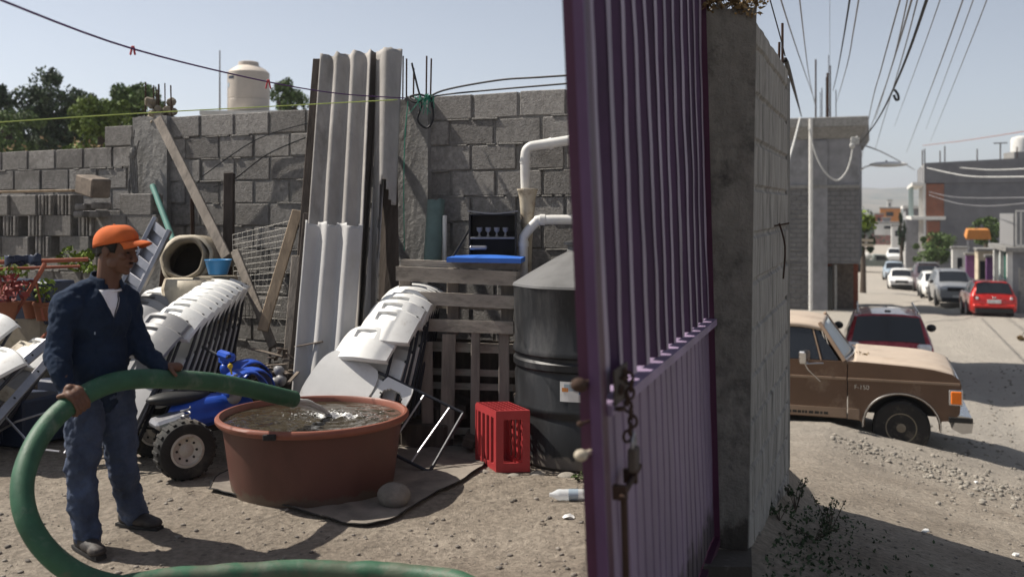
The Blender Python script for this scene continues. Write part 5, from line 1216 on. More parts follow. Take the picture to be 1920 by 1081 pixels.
m = MB(); m.ell((g0.x, g0.y, gz(g0.x, g0.y)+.01), (.035, .02, .012), None, 12, 8); m.v = [q+V((0, 0, .02*noise.noise(q*40))) for q in m.v]; solo(m, 'paper_scrap', 'plate', 'scrap of white paper on the dirt below the bottle', 'litter', smooth=30)
rnd = random.Random(21)
for i, (x, y, r) in enumerate([(152, 1044, .016), (172, 1051, .013), (215, 1051, .02)]):
    g0 = pg(x, y); rock(x, y, g0.y, r, 'pale pebble before the near shoe, %s of three from the left' % ord_(i), 'palestone', 'pebble', 'pale pebbles by the shoe', .5)
for i, (x, y, r) in enumerate([(905, 886, .05), (962, 892, .045), (1010, 889, .06), (1062, 893, .07)]):
    g0 = pg(x, y); rock(x, y, g0.y, r, 'flat kerb stone, %s from the left before the black tank' % ord_(i), 'palestone', 'kerb_stone', 'flat stones edging the tank', .42)
rnd = random.Random(41)
for i, (x, y, nm, mt) in enumerate([(1130+700, 905, 'white paper scrap far out on the dirt slope', 'plate'), (1735, 998, 'crumpled white wrapper on the dirt slope near the wall shadow', 'plate'), (1905, 1042, 'tiny white scrap at the lower right edge', 'plate')]):
    Yy = 7.4 if i == 0 else (5.9 if i == 1 else 5.3)
    for _ in range(12): X = (x-960)/F*Yy; Yy = (CZ-gz(X, Yy))*F/(y-400)
    c = V(((x-960)/F*Yy, Yy, gz((x-960)/F*Yy, Yy)+.012)); m = MB().ell(c, (.035, .022, .012), Matrix.Rotation(rnd.uniform(0, 3), 3, 'Z'), 10, 6); m.v = [q+(q-c)*.6*noise.noise(q*45) for q in m.v]; solo(m, 'paper_scrap', mt, nm, 'litter', smooth=30)
for i, (x, y) in enumerate([(455, 905), (1012, 985), (890, 1010), (610, 1010), (350, 930), (820, 968)]):
    p = pg(x, y); m = MB(); m.beam((p.x, p.y, gz(p.x, p.y)+.008), (p.x+rnd.uniform(-.1, .1), p.y+rnd.uniform(-.06, .06), gz(p.x, p.y)+.012), .008, .004, (0, 0, 1)); solo(m, 'twig', 'bark', 'small dark twig on the yard dirt, %s' % ['left of the tub foot', 'below the bottle', 'between stone and gate in the open dirt', 'in front of the tub sheet', 'beside the far shoe', 'right of the round stone'][i], 'twig')
# gravel: scattered small stones and clods
rnd = random.Random(77); m = MB()
def peb(m, x, y, r):
    z = gz(x, y); c_ = V((x, y, z+r*.25)); n0 = len(m.v); m.ell(c_, (r*rnd.uniform(.8, 1.4), r*rnd.uniform(.7, 1.1), r*.6), Matrix.Rotation(rnd.uniform(0, 3), 3, 'Z'), 7, 5)
    for i in range(n0, len(m.v)): m.v[i] = m.v[i]+(m.v[i]-c_)*rnd.uniform(-.25, .25)
for i in range(2600):
    Y = 4.2+rnd.random()**1.4*5; X = rnd.uniform(-.52, .56)*Y; s, l = sl_(X, Y); bw = (X-WA.x)*-WD.y+(Y-WA.y)*WD.x
    if l < 0 and bw > -.1: continue
    peb(m, X, Y, .004+.012*rnd.random()**4)
solo(m, 'pebbles', 'stone', 'small stones and clods scattered over the dirt', 'pebbles', kind='stuff', smooth='all')
m = MB()
for i in range(750):                                                    # gravel ridge in front of the truck
    u = rnd.random(); x = 1560+360*u; Yc = 11.9-1.3*u+rnd.gauss(0, .5); X = (x-960)/F*Yc; peb(m, X, Yc, .006+.03*rnd.random()**4)
for i in range(900):
    Y = rnd.uniform(9, 24); X = rnd.uniform(.42, .56)*Y; peb(m, X, Y, .008+.026*rnd.random()**4)
solo(m, 'gravel', 'palestone', 'ridge of grey gravel in front of the parked truck', 'gravel', kind='stuff', smooth='all')
# weeds at the foot of the boundary wall
def weed(x, Y, h, label, n=60, spread=.12, mat='foliaged'):
    X = (x-960)/F*Y; z = gz(X, Y); t = thing('weed', label, 'weed', (X, Y, z), 0, 'weeds at the foot of the boundary wall'); rr = random.Random(int(x)); st = MB(); lv = MB()
    for k in range(9):
        tip = V((rr.uniform(-1, 1)*spread, rr.uniform(-1, 1)*spread, h*rr.uniform(.5, 1))); mid = tip*.5+V((rr.uniform(-.02, .02), 0, h*.12)); st.tube([V((0, 0, 0)), mid, tip], .0025, 4, sub=3)
        for j in range(n//9): q_ = mid.lerp(tip, rr.random()); leaves(lv, q_, (.014, .014, .014), 2, .022, rr)
    part(st, 'stems', 'bark', t); part(lv, 'leaves', mat, t)
weed(1492, 6.6, .26, 'dark weed tuft closest to the far corner of the boundary wall', 90, .08); weed(1555, 6.1, .24, 'thin twiggy weed standing in the wall shadow', 60, .1); weed(1462, 6.0, .12, 'low bushy weed hugging the wall foot', 70, .1)
weed(1525, 5.8, .12, 'small low weed between the twiggy weed and the wall', 90, .14); weed(1085, 6.3, .05, 'tiny green weed by the kerb stones of the tank', 40, .05, 'foliage')
m = MB(); rnd = random.Random(31)
for i in range(420):
    s = rnd.uniform(-.6, 2.1); l = abs(rnd.gauss(0, .28))+.05; q_ = sp(s, l); z = gz(q_.x, q_.y); leaves(m, (q_.x, q_.y, z+.012), (.02, .02, .012), 2, .03, rnd)
solo(m, 'dead_leaves', 'foliaged', 'dark leaf litter along the foot of the boundary wall', 'leaf litter', kind='stuff')
# ================================================================== lines over the yard
def wire(name, pts, r, mat, label, cat='cable', group=None, sub=6, parent=None):
    """pts = [(x, y, Y)...] control points"""
    P = [px(*p) for p in pts]; return solo(MB().tube(P, r, 6, sub=sub), name, mat, label, cat, group, smooth='all')
cl1 = wire('clothesline', [(-30, -12, 3.4), (250, 92, 4.6), (500, 153, 6.2), (640, 176, 7.4), (760, 184, 8.0)], .0045, 'purplecord', 'purple cord clothesline sloping down from the upper left to the rebar post', 'clothesline')
wire('string_line', [(-30, 231, 6.0), (250, 213, 7.0), (500, 200, 7.6), (650, 192, 7.9), (745, 187, 8.05)], .0045, 'yellowcord', 'lime coloured string stretched level from the left edge to the rebar post', 'string')
for (x, y, Y, lab) in ((249, 90, 4.62, 'red clothes peg clipped to the purple line above the trees'), (503, 153, 6.2, 'dark red clothes peg on the purple line beside the beige tank')):
    c = px(x, y, Y); s_ = Y/6.2; m = MB()
    m.beam(c+V((-.003, 0, .014))*s_, c+V((-.016, 0, -.045))*s_, .010, .007, (0, 1, 0)); m.beam(c+V((.003, 0, .014))*s_, c+V((.014, 0, -.045))*s_, .010, .007, (0, 1, 0)); m.tube([c+V((-.01, 0, -.004)), c+V((.01, 0, -.004))], .004, 6)
    solo(m, 'clothes_peg', 'peg', lab, 'clothes peg', 'clothes pegs on the purple line')
wire('cable', [(795, 190, 8.0), (830, 170, 7.9), (930, 151, 7.3), (1010, 145, 6.9), (1120, 138, 6.4)], .008, 'cable', 'upper black cable running from the rebar post to the gate', 'cable', 'cables from the rebar post')
wire('cable', [(795, 186, 8.0), (830, 178, 7.9), (930, 168, 7.4), (1120, 152, 6.5)], .007, 'cable', 'lower black cable running from the rebar post to the gate', 'cable', 'cables from the rebar post')
m = MB(); P = [px(772, 118, 8.0), px(782, 160, 8.0), px(790, 195, 7.98), px(783, 225, 7.96), px(800, 240, 7.96), px(812, 222, 7.96), px(808, 190, 7.98), px(790, 178, 8.0), px(768, 182, 8.0), px(780, 192, 7.96), px(806, 180, 7.98), px(810, 200, 7.96)]
m.tube(P, .009, 6, sub=6); solo(m, 'cable_coil', 'cable', 'coil of black cable looped round the rebars of the concrete post', 'cable coil', smooth='all')
m = MB(); rnd = random.Random(6)
for k in range(16): a = px(rnd.uniform(775, 812), rnd.uniform(176, 186), 7.97); m.tube([a, a+V((rnd.uniform(-.05, .05), -.02, rnd.uniform(-.06, .02))), a+V((rnd.uniform(-.06, .06), -.02, rnd.uniform(-.16, .0)))], .003, 5, sub=3)
m.tube([px(765, 190, 7.98), px(759, 260, 7.95), px(757, 350, 7.93), px(758, 470, 7.93)], .004, 5, sub=4)
solo(m, 'green_twine', 'greencord', 'tangled green twine hanging down the concrete post', 'twine')

# ================================================================== beyond the back wall
def tree(name, label, x, ytop, ybase, Y, wpx, mat, n, leaf, seed, group=None, trunk=True, clumps=14, flat=1.0):
    """tree seen at column x, crown from ytop down to ybase (pixels) and wpx wide"""
    rnd = random.Random(seed); X = (x-960)/F*Y; g = gz(X, Y); zt = CZ-(ytop-400)/F*Y; zb = CZ-(ybase-400)/F*Y; w = wpx/F*Y/2; hh = (zt-zb)/2
    t = thing(name, label, 'tree', (X, Y, g), 0, group); cz = (zt+zb)/2-g
    m = MB(); cl = []
    for k in range(clumps):
        a = rnd.uniform(0, 6.28); rr = math.sqrt(rnd.random())*.86; zz = rnd.uniform(-.9, .86); e = math.sqrt(max(.12, 1-max(0, zz)**2*.9-max(0, -zz-.5)))
        c = V((math.cos(a)*rr*w*e, math.sin(a)*rr*w*.8*e, cz+zz*hh)); cl.append(c); s = rnd.uniform(.13, .30)
        leaves(m, c, (w*s*1.1, w*s*1.1, hh*s*flat), n//clumps, leaf, rnd, .15)
    part(m, 'crown', mat, t)
    b = MB(); r0 = .05+.035*(zt-g)
    b.tube([V((0, 0, -.2)), V((.1*w*.3, 0, (zb-g)*.6+.3)), V((0, 0, cz))], [r0, r0*.75, r0*.35], 9, sub=4)
    for c in cl[:8]: s0 = V((0, 0, max(.4, cz-hh*.7))); b.tube([s0, s0.lerp(c, .5)+V((0, 0, .1*hh)), c], [r0*.4, r0*.25, r0*.1], 6, sub=3)
    part(b, 'trunk', 'bark', t); return t
M['render'].node_tree; M['foliagey2'] = pm('green_leaves', (.12, .17, .035), .7, var=.3, scale=2, bump=0, island=.45)
gT = 'trees beyond the yard wall'
tree('tree', 'dark rounded tree left of centre beyond the yard wall', 104, 134, 315, 34, 190, 'foliaged', 12000, .17, 1, gT, clumps=60)
tree('tree', 'dark tree cut by the left edge beyond the yard wall', -10, 150, 300, 34, 70, 'foliaged', 6000, .17, 2, gT, clumps=34)
tree('tree', 'darker green tree directly behind the ragged rebar post', 240, 158, 300, 30, 150, 'foliage', 9000, .15, 3, gT, clumps=50)
tree('tree', 'brighter green bushy tree in front of the dark one beyond the wall', 190, 180, 315, 25, 140, 'foliagey2', 9000, .11, 4, gT, clumps=50)
tree('tree', 'low dull olive bush at the foot of the dark tree beyond the wall', 28, 205, 325, 31, 130, 'foliage', 6000, .13, 8, gT, clumps=40)
tree('tree', 'small pale green tree to the right of the beige water tank', 538, 152, 260, 36, 78, 'foliage', 4000, .15, 5, gT, clumps=30)
m = MB(); rnd = random.Random(14)
for k in range(70): X = rnd.uniform(-21, -12); Y = rnd.uniform(27, 44); leaves(m, (X, Y, gz(X, Y)+.3), (.9, .9, .5), 60, .2, rnd)
solo(m, 'dry_scrub', 'dryleaf', 'brown dry scrub on the slope beyond the low block wall', 'scrub', kind='stuff')
m = MB(); rnd = random.Random(15)
for k in range(60):
    Y = rnd.uniform(20, 24); x = rnd.uniform(-120, 250); zt = CZ-(rnd.uniform(246, 275)-400)/F*Y; X = (x-960)/F*Y; leaves(m, (X, Y, (gz(X, Y)+zt)/2), (.5, .5, max(.2, (zt-gz(X, Y))/2)), 130, .10, rnd)
solo(m, 'dry_hedge', 'dryleaf', 'dry brown hedge showing above the low block wall', 'hedge', kind='stuff')
# house with the beige tank
RZ = R(-20)
def sthing(name, label, cat, s, l, group=None, z=None):
    p = sp(s, l); return thing(name, label, cat, (p.x, p.y, gz(p.x, p.y) if z is None else z), RZ, group)
def brickmat(name, col, mort, bw=.4, bh=.2):
    m = pm(name, col, .92, var=.2, scale=2, bump=0, dirt=tuple(c*.6 for c in col), damt=.3, dscale=.9); t = m.node_tree; n = t.nodes; L = t.links; b = n['Principled BSDF']
    tc = n.new('ShaderNodeTexCoord'); sx = n.new('ShaderNodeSeparateXYZ'); L.new(tc.outputs['Object'], sx.inputs[0]); cb = n.new('ShaderNodeCombineXYZ')
    ad = n.new('ShaderNodeMath'); L.new(sx.outputs['X'], ad.inputs[0]); L.new(sx.outputs['Y'], ad.inputs[1]); L.new(ad.outputs[0], cb.inputs['X']); L.new(sx.outputs['Z'], cb.inputs['Y'])
    br = n.new('ShaderNodeTexBrick'); br.inputs['Scale'].default_value = 1; br.inputs['Brick Width'].default_value = bw; br.inputs['Row Height'].default_value = bh; br.inputs['Mortar Size'].default_value = .018; br.inputs['Mortar Smooth'].default_value = .6
    L.new(cb.outputs[0], br.inputs['Vector']); mx = n.new('ShaderNodeMix'); mx.data_type = 'RGBA'; src = b.inputs['Base Color'].links[0].from_socket
    L.new(br.outputs['Fac'], mx.inputs['Factor']); L.new(src, mx.inputs['A']); mx.inputs['B'].default_value = (*mort, 1); L.new(mx.outputs['Result'], b.inputs['Base Color'])
    ns = n.new('ShaderNodeTexNoise'); ns.inputs['Scale'].default_value = 9; ns.inputs['Detail'].default_value = 8; L.new(tc.outputs['Object'], ns.inputs['Vector'])
    sb = n.new('ShaderNodeMath'); sb.operation = 'MULTIPLY_ADD'; sb.inputs[1].default_value = -.7; L.new(br.outputs['Fac'], sb.inputs[0]); L.new(ns.outputs['Fac'], sb.inputs[2])
    bu = n.new('ShaderNodeBump'); bu.inputs['Strength'].default_value = .9; bu.inputs['Distance'].default_value = .03; L.new(sb.outputs[0], bu.inputs['Height']); L.new(bu.outputs[0], b.inputs['Normal']); M[name] = m
brickmat('blockface', (.15, .147, .148), (.1, .1, .1)); brickmat('brickface', (.3, .1, .055), (.2, .15, .12), .25, .09); brickmat('darkblock', (.12, .12, .13), (.09, .09, .095))
def B(m, x0, x1, y0, y1, z0, z1, ch=0): return m.box(((x0+x1)/2, (y0+y1)/2, (z0+z1)/2), (x1-x0, y1-y0, z1-z0), None, ch)
hb = thing('house', 'white roofed house mostly hidden behind the yard wall under the beige tank', 'house', tuple(px(462, 400, 26)[:2])+(gz(*px(462, 400, 26)[:2]),), 0)
zr = px(462, 210, 26).z-hb.location.z
part(B(MB(), -1.0, 1.4, -.3, 4, 0, zr-.12), 'wall', 'creamw', hb); part(B(MB(), -1.1, 1.5, -.4, 4.1, zr-.119, zr), 'roof_slab', 'whitewall', hb)
part(B(MB(), -.85, -.4, -.345, -.301, 1.2, 2.2), 'window', 'window', hb)
tk = thing('roof_tank', 'beige rooftop water tank with a cream top above the yard wall', 'water tank', tuple(px(466, 209, 26.4)))
part(MB().lathe((0, 0, 0), [(.53, 0), (.545, .03), (.545, .3), (.535, .31), (.535, .33), (.545, .34), (.545, .98), (.54, 1.02)], 40), 'barrel', 'tankbeige', tk, smooth=True)
part(MB().lathe((0, 0, 0), [(.54, 1.021), (.46, 1.1), (.30, 1.19), (.27, 1.2)], 40), 'cone_top', 'tanktopw', tk, smooth=True); part(MB().lathe((0, 0, 0), [(.27, 1.201), (.26, 1.3), (.2, 1.32)], 30), 'lid', 'tankbeige', tk, smooth=True)
def em(u, v): a = R(-142+24*u); return (math.cos(a)*.549, math.sin(a)*.549, .82+.07*v)
part(MB().gs(8, 1, em, .003), 'emblem', 'navy', tk)
def em2(u, v): a = R(-150+12*u); return (math.cos(a)*.549, math.sin(a)*.549, .60+.12*v)
part(MB().gs(5, 1, em2, .003), 'emblem', 'carblue', tk)
an = px(412, 210, 26.2); solo(MB().tube([V((an.x, an.y, an.z-.3)), V((an.x, an.y, an.z+1.62))], [.03, .016], 6), 'antenna_pole', 'cablegrey', 'thin antenna pole rising left of the beige tank', 'antenna')

# ================================================================== street: left house
def lx(x, Y, s0, l0):            # local x of the photo column x at depth Y
    X = (x-960)/F*Y; s, l = sl_(X, Y); return l-l0
def zz(y, Y): return CZ-(y-400)/F*Y
H1 = sthing('house', 'two-storey rough grey block house with a white drainpipe on the left of the street', 'house', 39.3, 0, z=-2.55)
zf = lambda y: zz(y, 42)+2.55
WXX = -9
part(B(MB(), WXX, -1.45, 0, 9, 0, zf(495)), 'lower_wall', 'blockface', H1)
part(B(MB(), WXX, -.02, -.02, 9, zf(495)+.01, zf(350)), 'upper_wall', 'blockface', H1)
part(B(MB(), WXX, -.02, .02, 9, zf(349), zf(242)), 'top_wall', 'render', H1)
m = MB(); m.hexa([V(p) for p in ((WXX, -.05, zf(258)), (.02, -.05, zf(258)), (.02, 9, zf(258)), (WXX, 9, zf(258)), (WXX, -.4, zf(238)), (.32, -.4, zf(238)), (.32, 9, zf(238)), (WXX, 9, zf(238)))])
part(m, 'cornice', 'concrete', H1); part(B(MB(), WXX, .34, -.42, 9, zf(238)+.003, zf(219), .03), 'roof_edge', 'concrete', H1)
part(B(MB(), WXX, -.0, -.09, 0, zf(352), zf(346)), 'floor_band', 'concrete', H1)
m = MB(); B(m, -1.9, -1.3, -.06, .02, 0, zf(262)); part(m, 'pilaster', 'render', H1)
part(B(MB(), -1.44, -.1, 2.4, 2.5, 0, zf(496)), 'recess_wall', 'brick', H1); part(B(MB(), -1.2, -.3, 2.3, 2.39, 0, zf(500)), 'door', 'wood', H1)
part(B(MB(), -1.02, -.92, 0, .1, 0, zf(497)), 'door_post', 'concrete', H1); part(B(MB(), -1.3, -1.08, -.03, .05, 0, zf(500)), 'dark_opening', 'window', H1)
m = MB(); rnd = random.Random(9)
for r_ in range(26):                                                     # bulging mortar beds on the left part
    z = zf(349)-.21*r_
    if z < .3: break
    for k in range(8): x = rnd.uniform(-3.9, -1.95); B(m, x, x+rnd.uniform(.05, .45), -.06, .0, z, z+rnd.uniform(.015, .05), .01)
part(m, 'mortar', 'concrete', H1)
for (x, yt, r) in ((1528, 105, .035), (1540, 160, .018), (1548, 140, .016), (1551, 132, .05), (1553, 98, .016), (1556, 118, .03), (1567, 165, .018), (1537, 168, .014)):
    xx = lx(x, 42.3, 39.3, 0); part(MB().tube([(xx, .3, zf(222)), (xx, .3, zf(yt))], r, 6), 'rebar', 'rust', H1)
xx = lx(1519, 41.8, 39.3, 0)
part(MB().tube([(xx, -.5, 0), (xx, -.5, zf(222))], .085, 12), 'drainpipe', 'pvc', H1, smooth=True)
# neighbour building hidden behind the boundary wall: it shades the road
NB = sthing('house', 'grey block house hidden behind the boundary wall beside the truck', 'house', 15.6, -1.95, z=-1.9)
part(B(MB(), -3.1, 0, 0, 6, 0, 7.5), 'wall', 'blockface', NB); part(B(MB(), -3.2, .1, -.1, 6.1, 7.501, 7.65), 'roof_slab', 'concrete', NB); part(B(MB(), -3, -2, -.03, -.001, 1, 2.2), 'window', 'window', NB)
# street lamp
L0 = sthing('street_lamp', 'white cobra-head street lamp reaching over the road from behind the left house', 'street lamp', 44.5, -.4)
z0 = L0.location.z; Y = 47; h1 = zz(330, Y)-z0; h2 = zz(309, Y)-z0
part(MB().tube([(0, 0, 0), (0, 0, h1-.6)], [.09, .06], 10), 'pole', 'concrete', L0, smooth=True)
part(MB().tube([(0, 0, h1-.7), (.1, 0, h1-.1), (.5, 0, h2-.15), (1.0, 0, h2)], .035, 8, sub=4), 'arm', 'carwhite', L0, smooth=True)
hd = part(MB().ell((1.6, 0, h2), (.85, .2, .13)), 'lamp_head', 'carwhite', L0, smooth='all'); part(MB().lathe((1.5, 0, h2+.08), [(.05, 0), (.05, .1)], 10), 'photocell', 'blackplastic', hd)
# hanging wires of the house
wire('service_cable', [(1500, 222, 41.6), (1490, 262, 40), (1476, 312, 38)], .045, 'cablewhite', 'slack white cable slanting from the roof corner down behind the boundary wall', 'cable', 'cables on the left house')
wire('service_cable', [(1607, 256, 41.6), (1600, 272, 41.5), (1595, 300, 41.5), (1585, 325, 41.5), (1568, 338, 41.5), (1545, 320, 41.5), (1528, 285, 41.6), (1517, 240, 41.6)], .035, 'cablewhite', 'drooping white cable loop on the front of the left house', 'cable', 'cables on the left house')
m = MB(); rnd = random.Random(4)
for k in range(7): m.tube([px(1604+rnd.uniform(-10, 8), 262+rnd.uniform(-6, 10), 41.5) for _ in range(4)], .03, 5, sub=3)
m.ell(px(1598, 273, 41.5), (.12, .08, .12)); solo(m, 'cable_knot', 'cablewhite', 'knot of white cable ends and insulators at the upper corner of the left house', 'insulators')

# overhead wires; depth interpolated so each one is a straight span
def span(pts, Ya, Yb, r, mat, label):
    L = [0]
    for a, b in zip(pts, pts[1:]): L.append(L[-1]+math.hypot(b[0]-a[0], b[1]-a[1]))
    P = [(x, y, 1/((1/Ya)*(1-l/L[-1])+(1/Yb)*(l/L[-1]))) for (x, y), l in zip(pts, L)]
    return wire('overhead_wire', P, r*.62, mat, label, 'wire', 'overhead wires above the street', sub=8)
span([(1430, -50), (1462, 65), (1472, 105)], 6.0, 6.9, .007, 'cable', 'black wire from above down to the rebars at the boundary wall corner')
span([(1472, 112), (1487, 160), (1503, 219)], 7.0, 41, .03, 'cable', 'dark wire from the boundary wall corner to the roof of the left house')
span([(1455, -30), (1496, 98), (1530, 195)], 12, 42, .018, 'cablegrey', 'thin wire reaching the leftmost house rebar')
span([(1496, -30), (1517, 142), (1529, 200)], 12, 42, .016, 'cablegrey', 'second thin wire reaching the left house rebars')
span([(1598, -30), (1582, 70), (1570, 136), (1562, 170)], 12, 42, .022, 'cable', 'darker wire dropping to the right-hand house rebars')
span([(1615, -30), (1600, 60), (1588, 124), (1569, 190)], 12, 42, .018, 'cablegrey', 'wire just right of the darker wire over the left house')
span([(1556, -30), (1556, 200)], 20, 42, .008, 'cablegrey', 'faint upright wire above the house rebars')
span([(1696, -30), (1653, 127), (1632, 207), (1615, 300)], 14, 60, .022, 'cablegrey', 'leftmost wire of the fan over the street')
span([(1708, -30), (1674, 118), (1644, 207), (1618, 280)], 14, 60, .02, 'cablegrey', 'second wire of the fan over the street')
span([(1718, -30), (1677, 109), (1641, 224)], 14, 60, .03, 'cablegrey', 'third and thicker wire of the fan over the street')
span([(1728, -30), (1697, 89), (1671, 178), (1641, 280)], 14, 60, .02, 'cablegrey', 'fourth wire of the fan just left of the black cable')
span([(1746, -25), (1706, 92), (1677, 163), (1653, 212), (1633, 243), (1612, 268)], 12, 41.5, .036, 'cable', 'thick black cable curving down to the corner of the left house')
span([(1773, -30), (1721, 118), (1677, 237)], 16, 70, .018, 'cablegrey', 'faint wire right of the black cable')
span([(1816, -30), (1774, 89), (1739, 183), (1700, 285)], 16, 80, .024, 'cablegrey', 'clear grey wire in the middle of the right-hand fan')
span([(1834, -30), (1795, 83), (1736, 243)], 16, 80, .018, 'cablegrey', 'second wire from the right in the right-hand fan')
span([(1860, -30), (1810, 104), (1745, 265)], 16, 80, .018, 'cablegrey', 'rightmost wire of the right-hand fan')
span([(1612, 270), (1660, 288), (1715, 318)], 42, 85, .05, 'cablegrey', 'wire from the left house corner to the grey building')
span([(1730, 273), (1812, 263), (1930, 245)], 85, 60, .04, 'brick', 'reddish wire rising to the right above the grey building')
span([(1728, 312), (1780, 324), (1830, 331), (1930, 331)], 84, 50, .06, 'cablewhite', 'upper white cable sagging across the dark grey wall')
span([(1790, 313), (1850, 318), (1930, 316)], 84, 50, .05, 'cablewhite', 'white cable along the parapet of the dark grey wall')
span([(1732, 357), (1780, 368), (1830, 371), (1930, 370)], 84, 50, .04, 'cablegrey', 'third sagging cable across the dark grey wall')
span([(1732, 362), (1790, 380), (1850, 386), (1930, 380)], 84, 50, .04, 'cablegrey', 'lowest sagging cable across the dark grey wall')
m = MB(); P = [px(*k) for k in ((1677, 168, 24), (1683, 176, 24), (1685, 186, 24), (1680, 187, 24), (1676, 178, 24))]; m.tube(P, .03, 6, sub=4); solo(m, 'cable_loop', 'cable', 'small spare loop hanging from the thick black cable', 'cable loop', smooth='all')

# ================================================================== street: right side
GBd = sthing('building', 'large dark grey three-storey building across the right side of the street', 'building', 82.5, 4.4, z=-3.8)
zq = lambda y: zz(y, 88)+3.8
part(B(MB(), 1.2, 26, 0, 14, 0, zq(410)), 'lower_wall', 'darkrender', GBd); part(B(MB(), 1.5, 26, .02, 14, zq(410)+.01, zq(348)), 'upper_wall', 'darkrender', GBd)
m = MB(); m.hexa([V(p) for p in ((0, -.05, zq(348)+.01), (26, -.05, zq(348)+.01), (26, 14, zq(348)+.01), (0, 14, zq(348)+.01), (0, -.05, zq(313)), (26, -.05, zq(313)+1.0), (26, 14, zq(313)+1.0), (0, 14, zq(313)))]); part(m, 'parapet', 'darkrender', GBd)
part(B(MB(), .12, 1.49, .05, 3, zq(405), zq(349)), 'brick_infill', 'brickface', GBd); part(B(MB(), .3, 1.19, .05, 3, zq(470), zq(413)), 'brick_infill', 'brickface', GBd)
part(B(MB(), -1.0, 1.6, -.1, 14, zq(411), zq(405)), 'balcony_slab', 'whitewall', GBd)
for y in (0, 4.5, 9): part(B(MB(), -.05, .11, y, y+.3, 0, zq(314)), 'column', 'whitewall', GBd)
for y in (4.8, 9.4): part(B(MB(), -.9, -.65, y, y+.3, zq(405), zq(349)), 'balcony_post', 'tealwall', GBd)
part(B(MB(), -.9, .0, -.05, 14, zq(352), zq(346)), 'roof_overhang', 'whitewall', GBd)
for x, yt in ((1723, 290), (1727, 288), (1753, 292), (1761, 284), (1815, 290), (1853, 281), (1880, 288)):
    part(MB().tube([(lx(x, 88, 82.5, 4.4), .3, zq(316)), (lx(x, 88, 82.5, 4.4), .3, zq(yt))], .05, 5), 'rebar', 'rust', GBd)
part(MB().box((lx(1853, 88, 82.5, 4.4), .3, zq(281)), (1.0, .1, .08)), 'crossbar', 'rust', GBd)
p = px(1912, 306, 92); tk2 = thing('roof_tank', 'white rooftop tank at the upper right edge on the dark grey building', 'water tank', tuple(p))
part(B(MB(), -1.0, 1.2, -1, 1, -.6, 1.0), 'plinth', 'concrete', tk2); part(MB().lathe((.1, 0, 1.001), [(.85, 0), (.85, 1.15), (.75, 1.35), (.3, 1.5), (.2, 1.52)], 30), 'barrel', 'whitewall', tk2, smooth=True)
b3 = sthing('house', 'narrow pale house with white trim beyond the dark grey building', 'house', 104, 3.6, z=-4)
part(B(MB(), 0, 8, 0, 9, 0, 6.2), 'wall', 'render', b3); part(B(MB(), -.3, 8, -.3, 9, 6.201, 6.5), 'roof_slab', 'whitewall', b3)
for k in range(3): part(B(MB(), -.06, -.001, 1+2.6*k, 2.2+2.6*k, 3.6, 5), 'window', 'window', b3); part(B(MB(), -.06, -.001, 1+2.6*k, 2.2+2.6*k, .3, 2.4), 'door', 'whitewall', b3)
tree('cypress', 'tall thin dark cypress at the roadside in front of the grey building', 1690, 398, 486, 92, 15, 'foliaged', 1500, .28, 31, clumps=12)
tree('roadside_tree', 'olive brown bushy tree in front of the grey building', 1754, 430, 505, 74, 88, 'foliage', 5200, .2, 32, clumps=36)
tree('roadside_tree', 'dull green shrub tree higher up beside the orange awning', 1848, 406, 462, 68, 74, 'foliage', 3600, .2, 33, clumps=26)
tree('roadside_tree', 'dark green tree with a yellow top coloured as sunlit at the corner of the left house', 1618, 410, 480, 62, 46, 'foliaged', 1500, .25, 34, clumps=10)
m = MB(); rnd = random.Random(2)
for k in range(9): leaves(m, px(rnd.uniform(1616, 1636), rnd.uniform(404, 424), 60.5), (.4, .3, .3), 34, .25, rnd)  # sunlight on the tree top put into a yellower leaf colour
solo(m, 'sunlit_top', 'foliagey', 'yellow-green leaves coloured as sunlit at the top of the corner tree', 'bush')
for k, y in enumerate((449, 458)): solo(MB().beam(px(1606, y, 55), px(1636, y+2, 56), .16, .1, (0, 1, 0)), 'pale_rail', 'creamw', '%s pale rail in front of the corner tree' % ('upper' if k == 0 else 'lower'), 'rail', 'pale rails by the corner tree')
# orange awning machine, low walls, gates
aw = sthing('awning_stall', 'orange tarpaulin awning on poles behind the parked cars', 'awning', 57, 6.3)
za = lambda y: zz(y, 60)-aw.location.z
part(MB().hexa([V(p) for p in ((-.8, 0, za(446)), (.5, 0, za(446)), (.5, 1.5, za(440)), (-.8, 1.5, za(440)), (-.7, 0, za(429)), (.4, 0, za(429)), (.4, 1.5, za(427)), (-.7, 1.5, za(427)))]), 'awning_cloth', 'orange', aw)
for x in (-.7, .4): part(MB().tube([(x, .1, 0), (x, .1, za(446))], .05, 6), 'pole', 'steel', aw)
def lowbox(name, label, cat, x0, x1, y0, y1, Y, dep, mat, group=None, trims=None):
    s, l = sl_((x0-960)/F*Y, Y); t = sthing(name, label, cat, s, l); w = (x1-x0)/F*Y/.94; zt = zz(y0, Y)-t.location.z
    part(B(MB(), 0, w, 0, dep, -.3, zt), 'wall', mat, t); part(B(MB(), -.08, w+.08, -.08, dep+.08, zt+.001, zt+.12), 'coping', 'concrete', t)
    for (a, b, c, d, mm, nm) in (trims or []): part(B(MB(), w*a, w*b, -.04, -.002, max(0, zt*c), zt*d), nm, mm, t)
    return t
lowbox('garden_wall', 'low whitewashed wall with a dark doorway behind the maroon pickup', 'wall', 1786, 1812, 466, 512, 62, 1.0, 'whitewall', None, [(.3, .6, 0, .8, 'window', 'doorway')])
lowbox('garden_wall', 'purple painted wall with a pink patch behind the silver car', 'wall', 1812, 1834, 478, 515, 56, .6, 'purplewall', None, [(.1, .7, .0, .4, 'pinkpaint', 'paint_patch')])
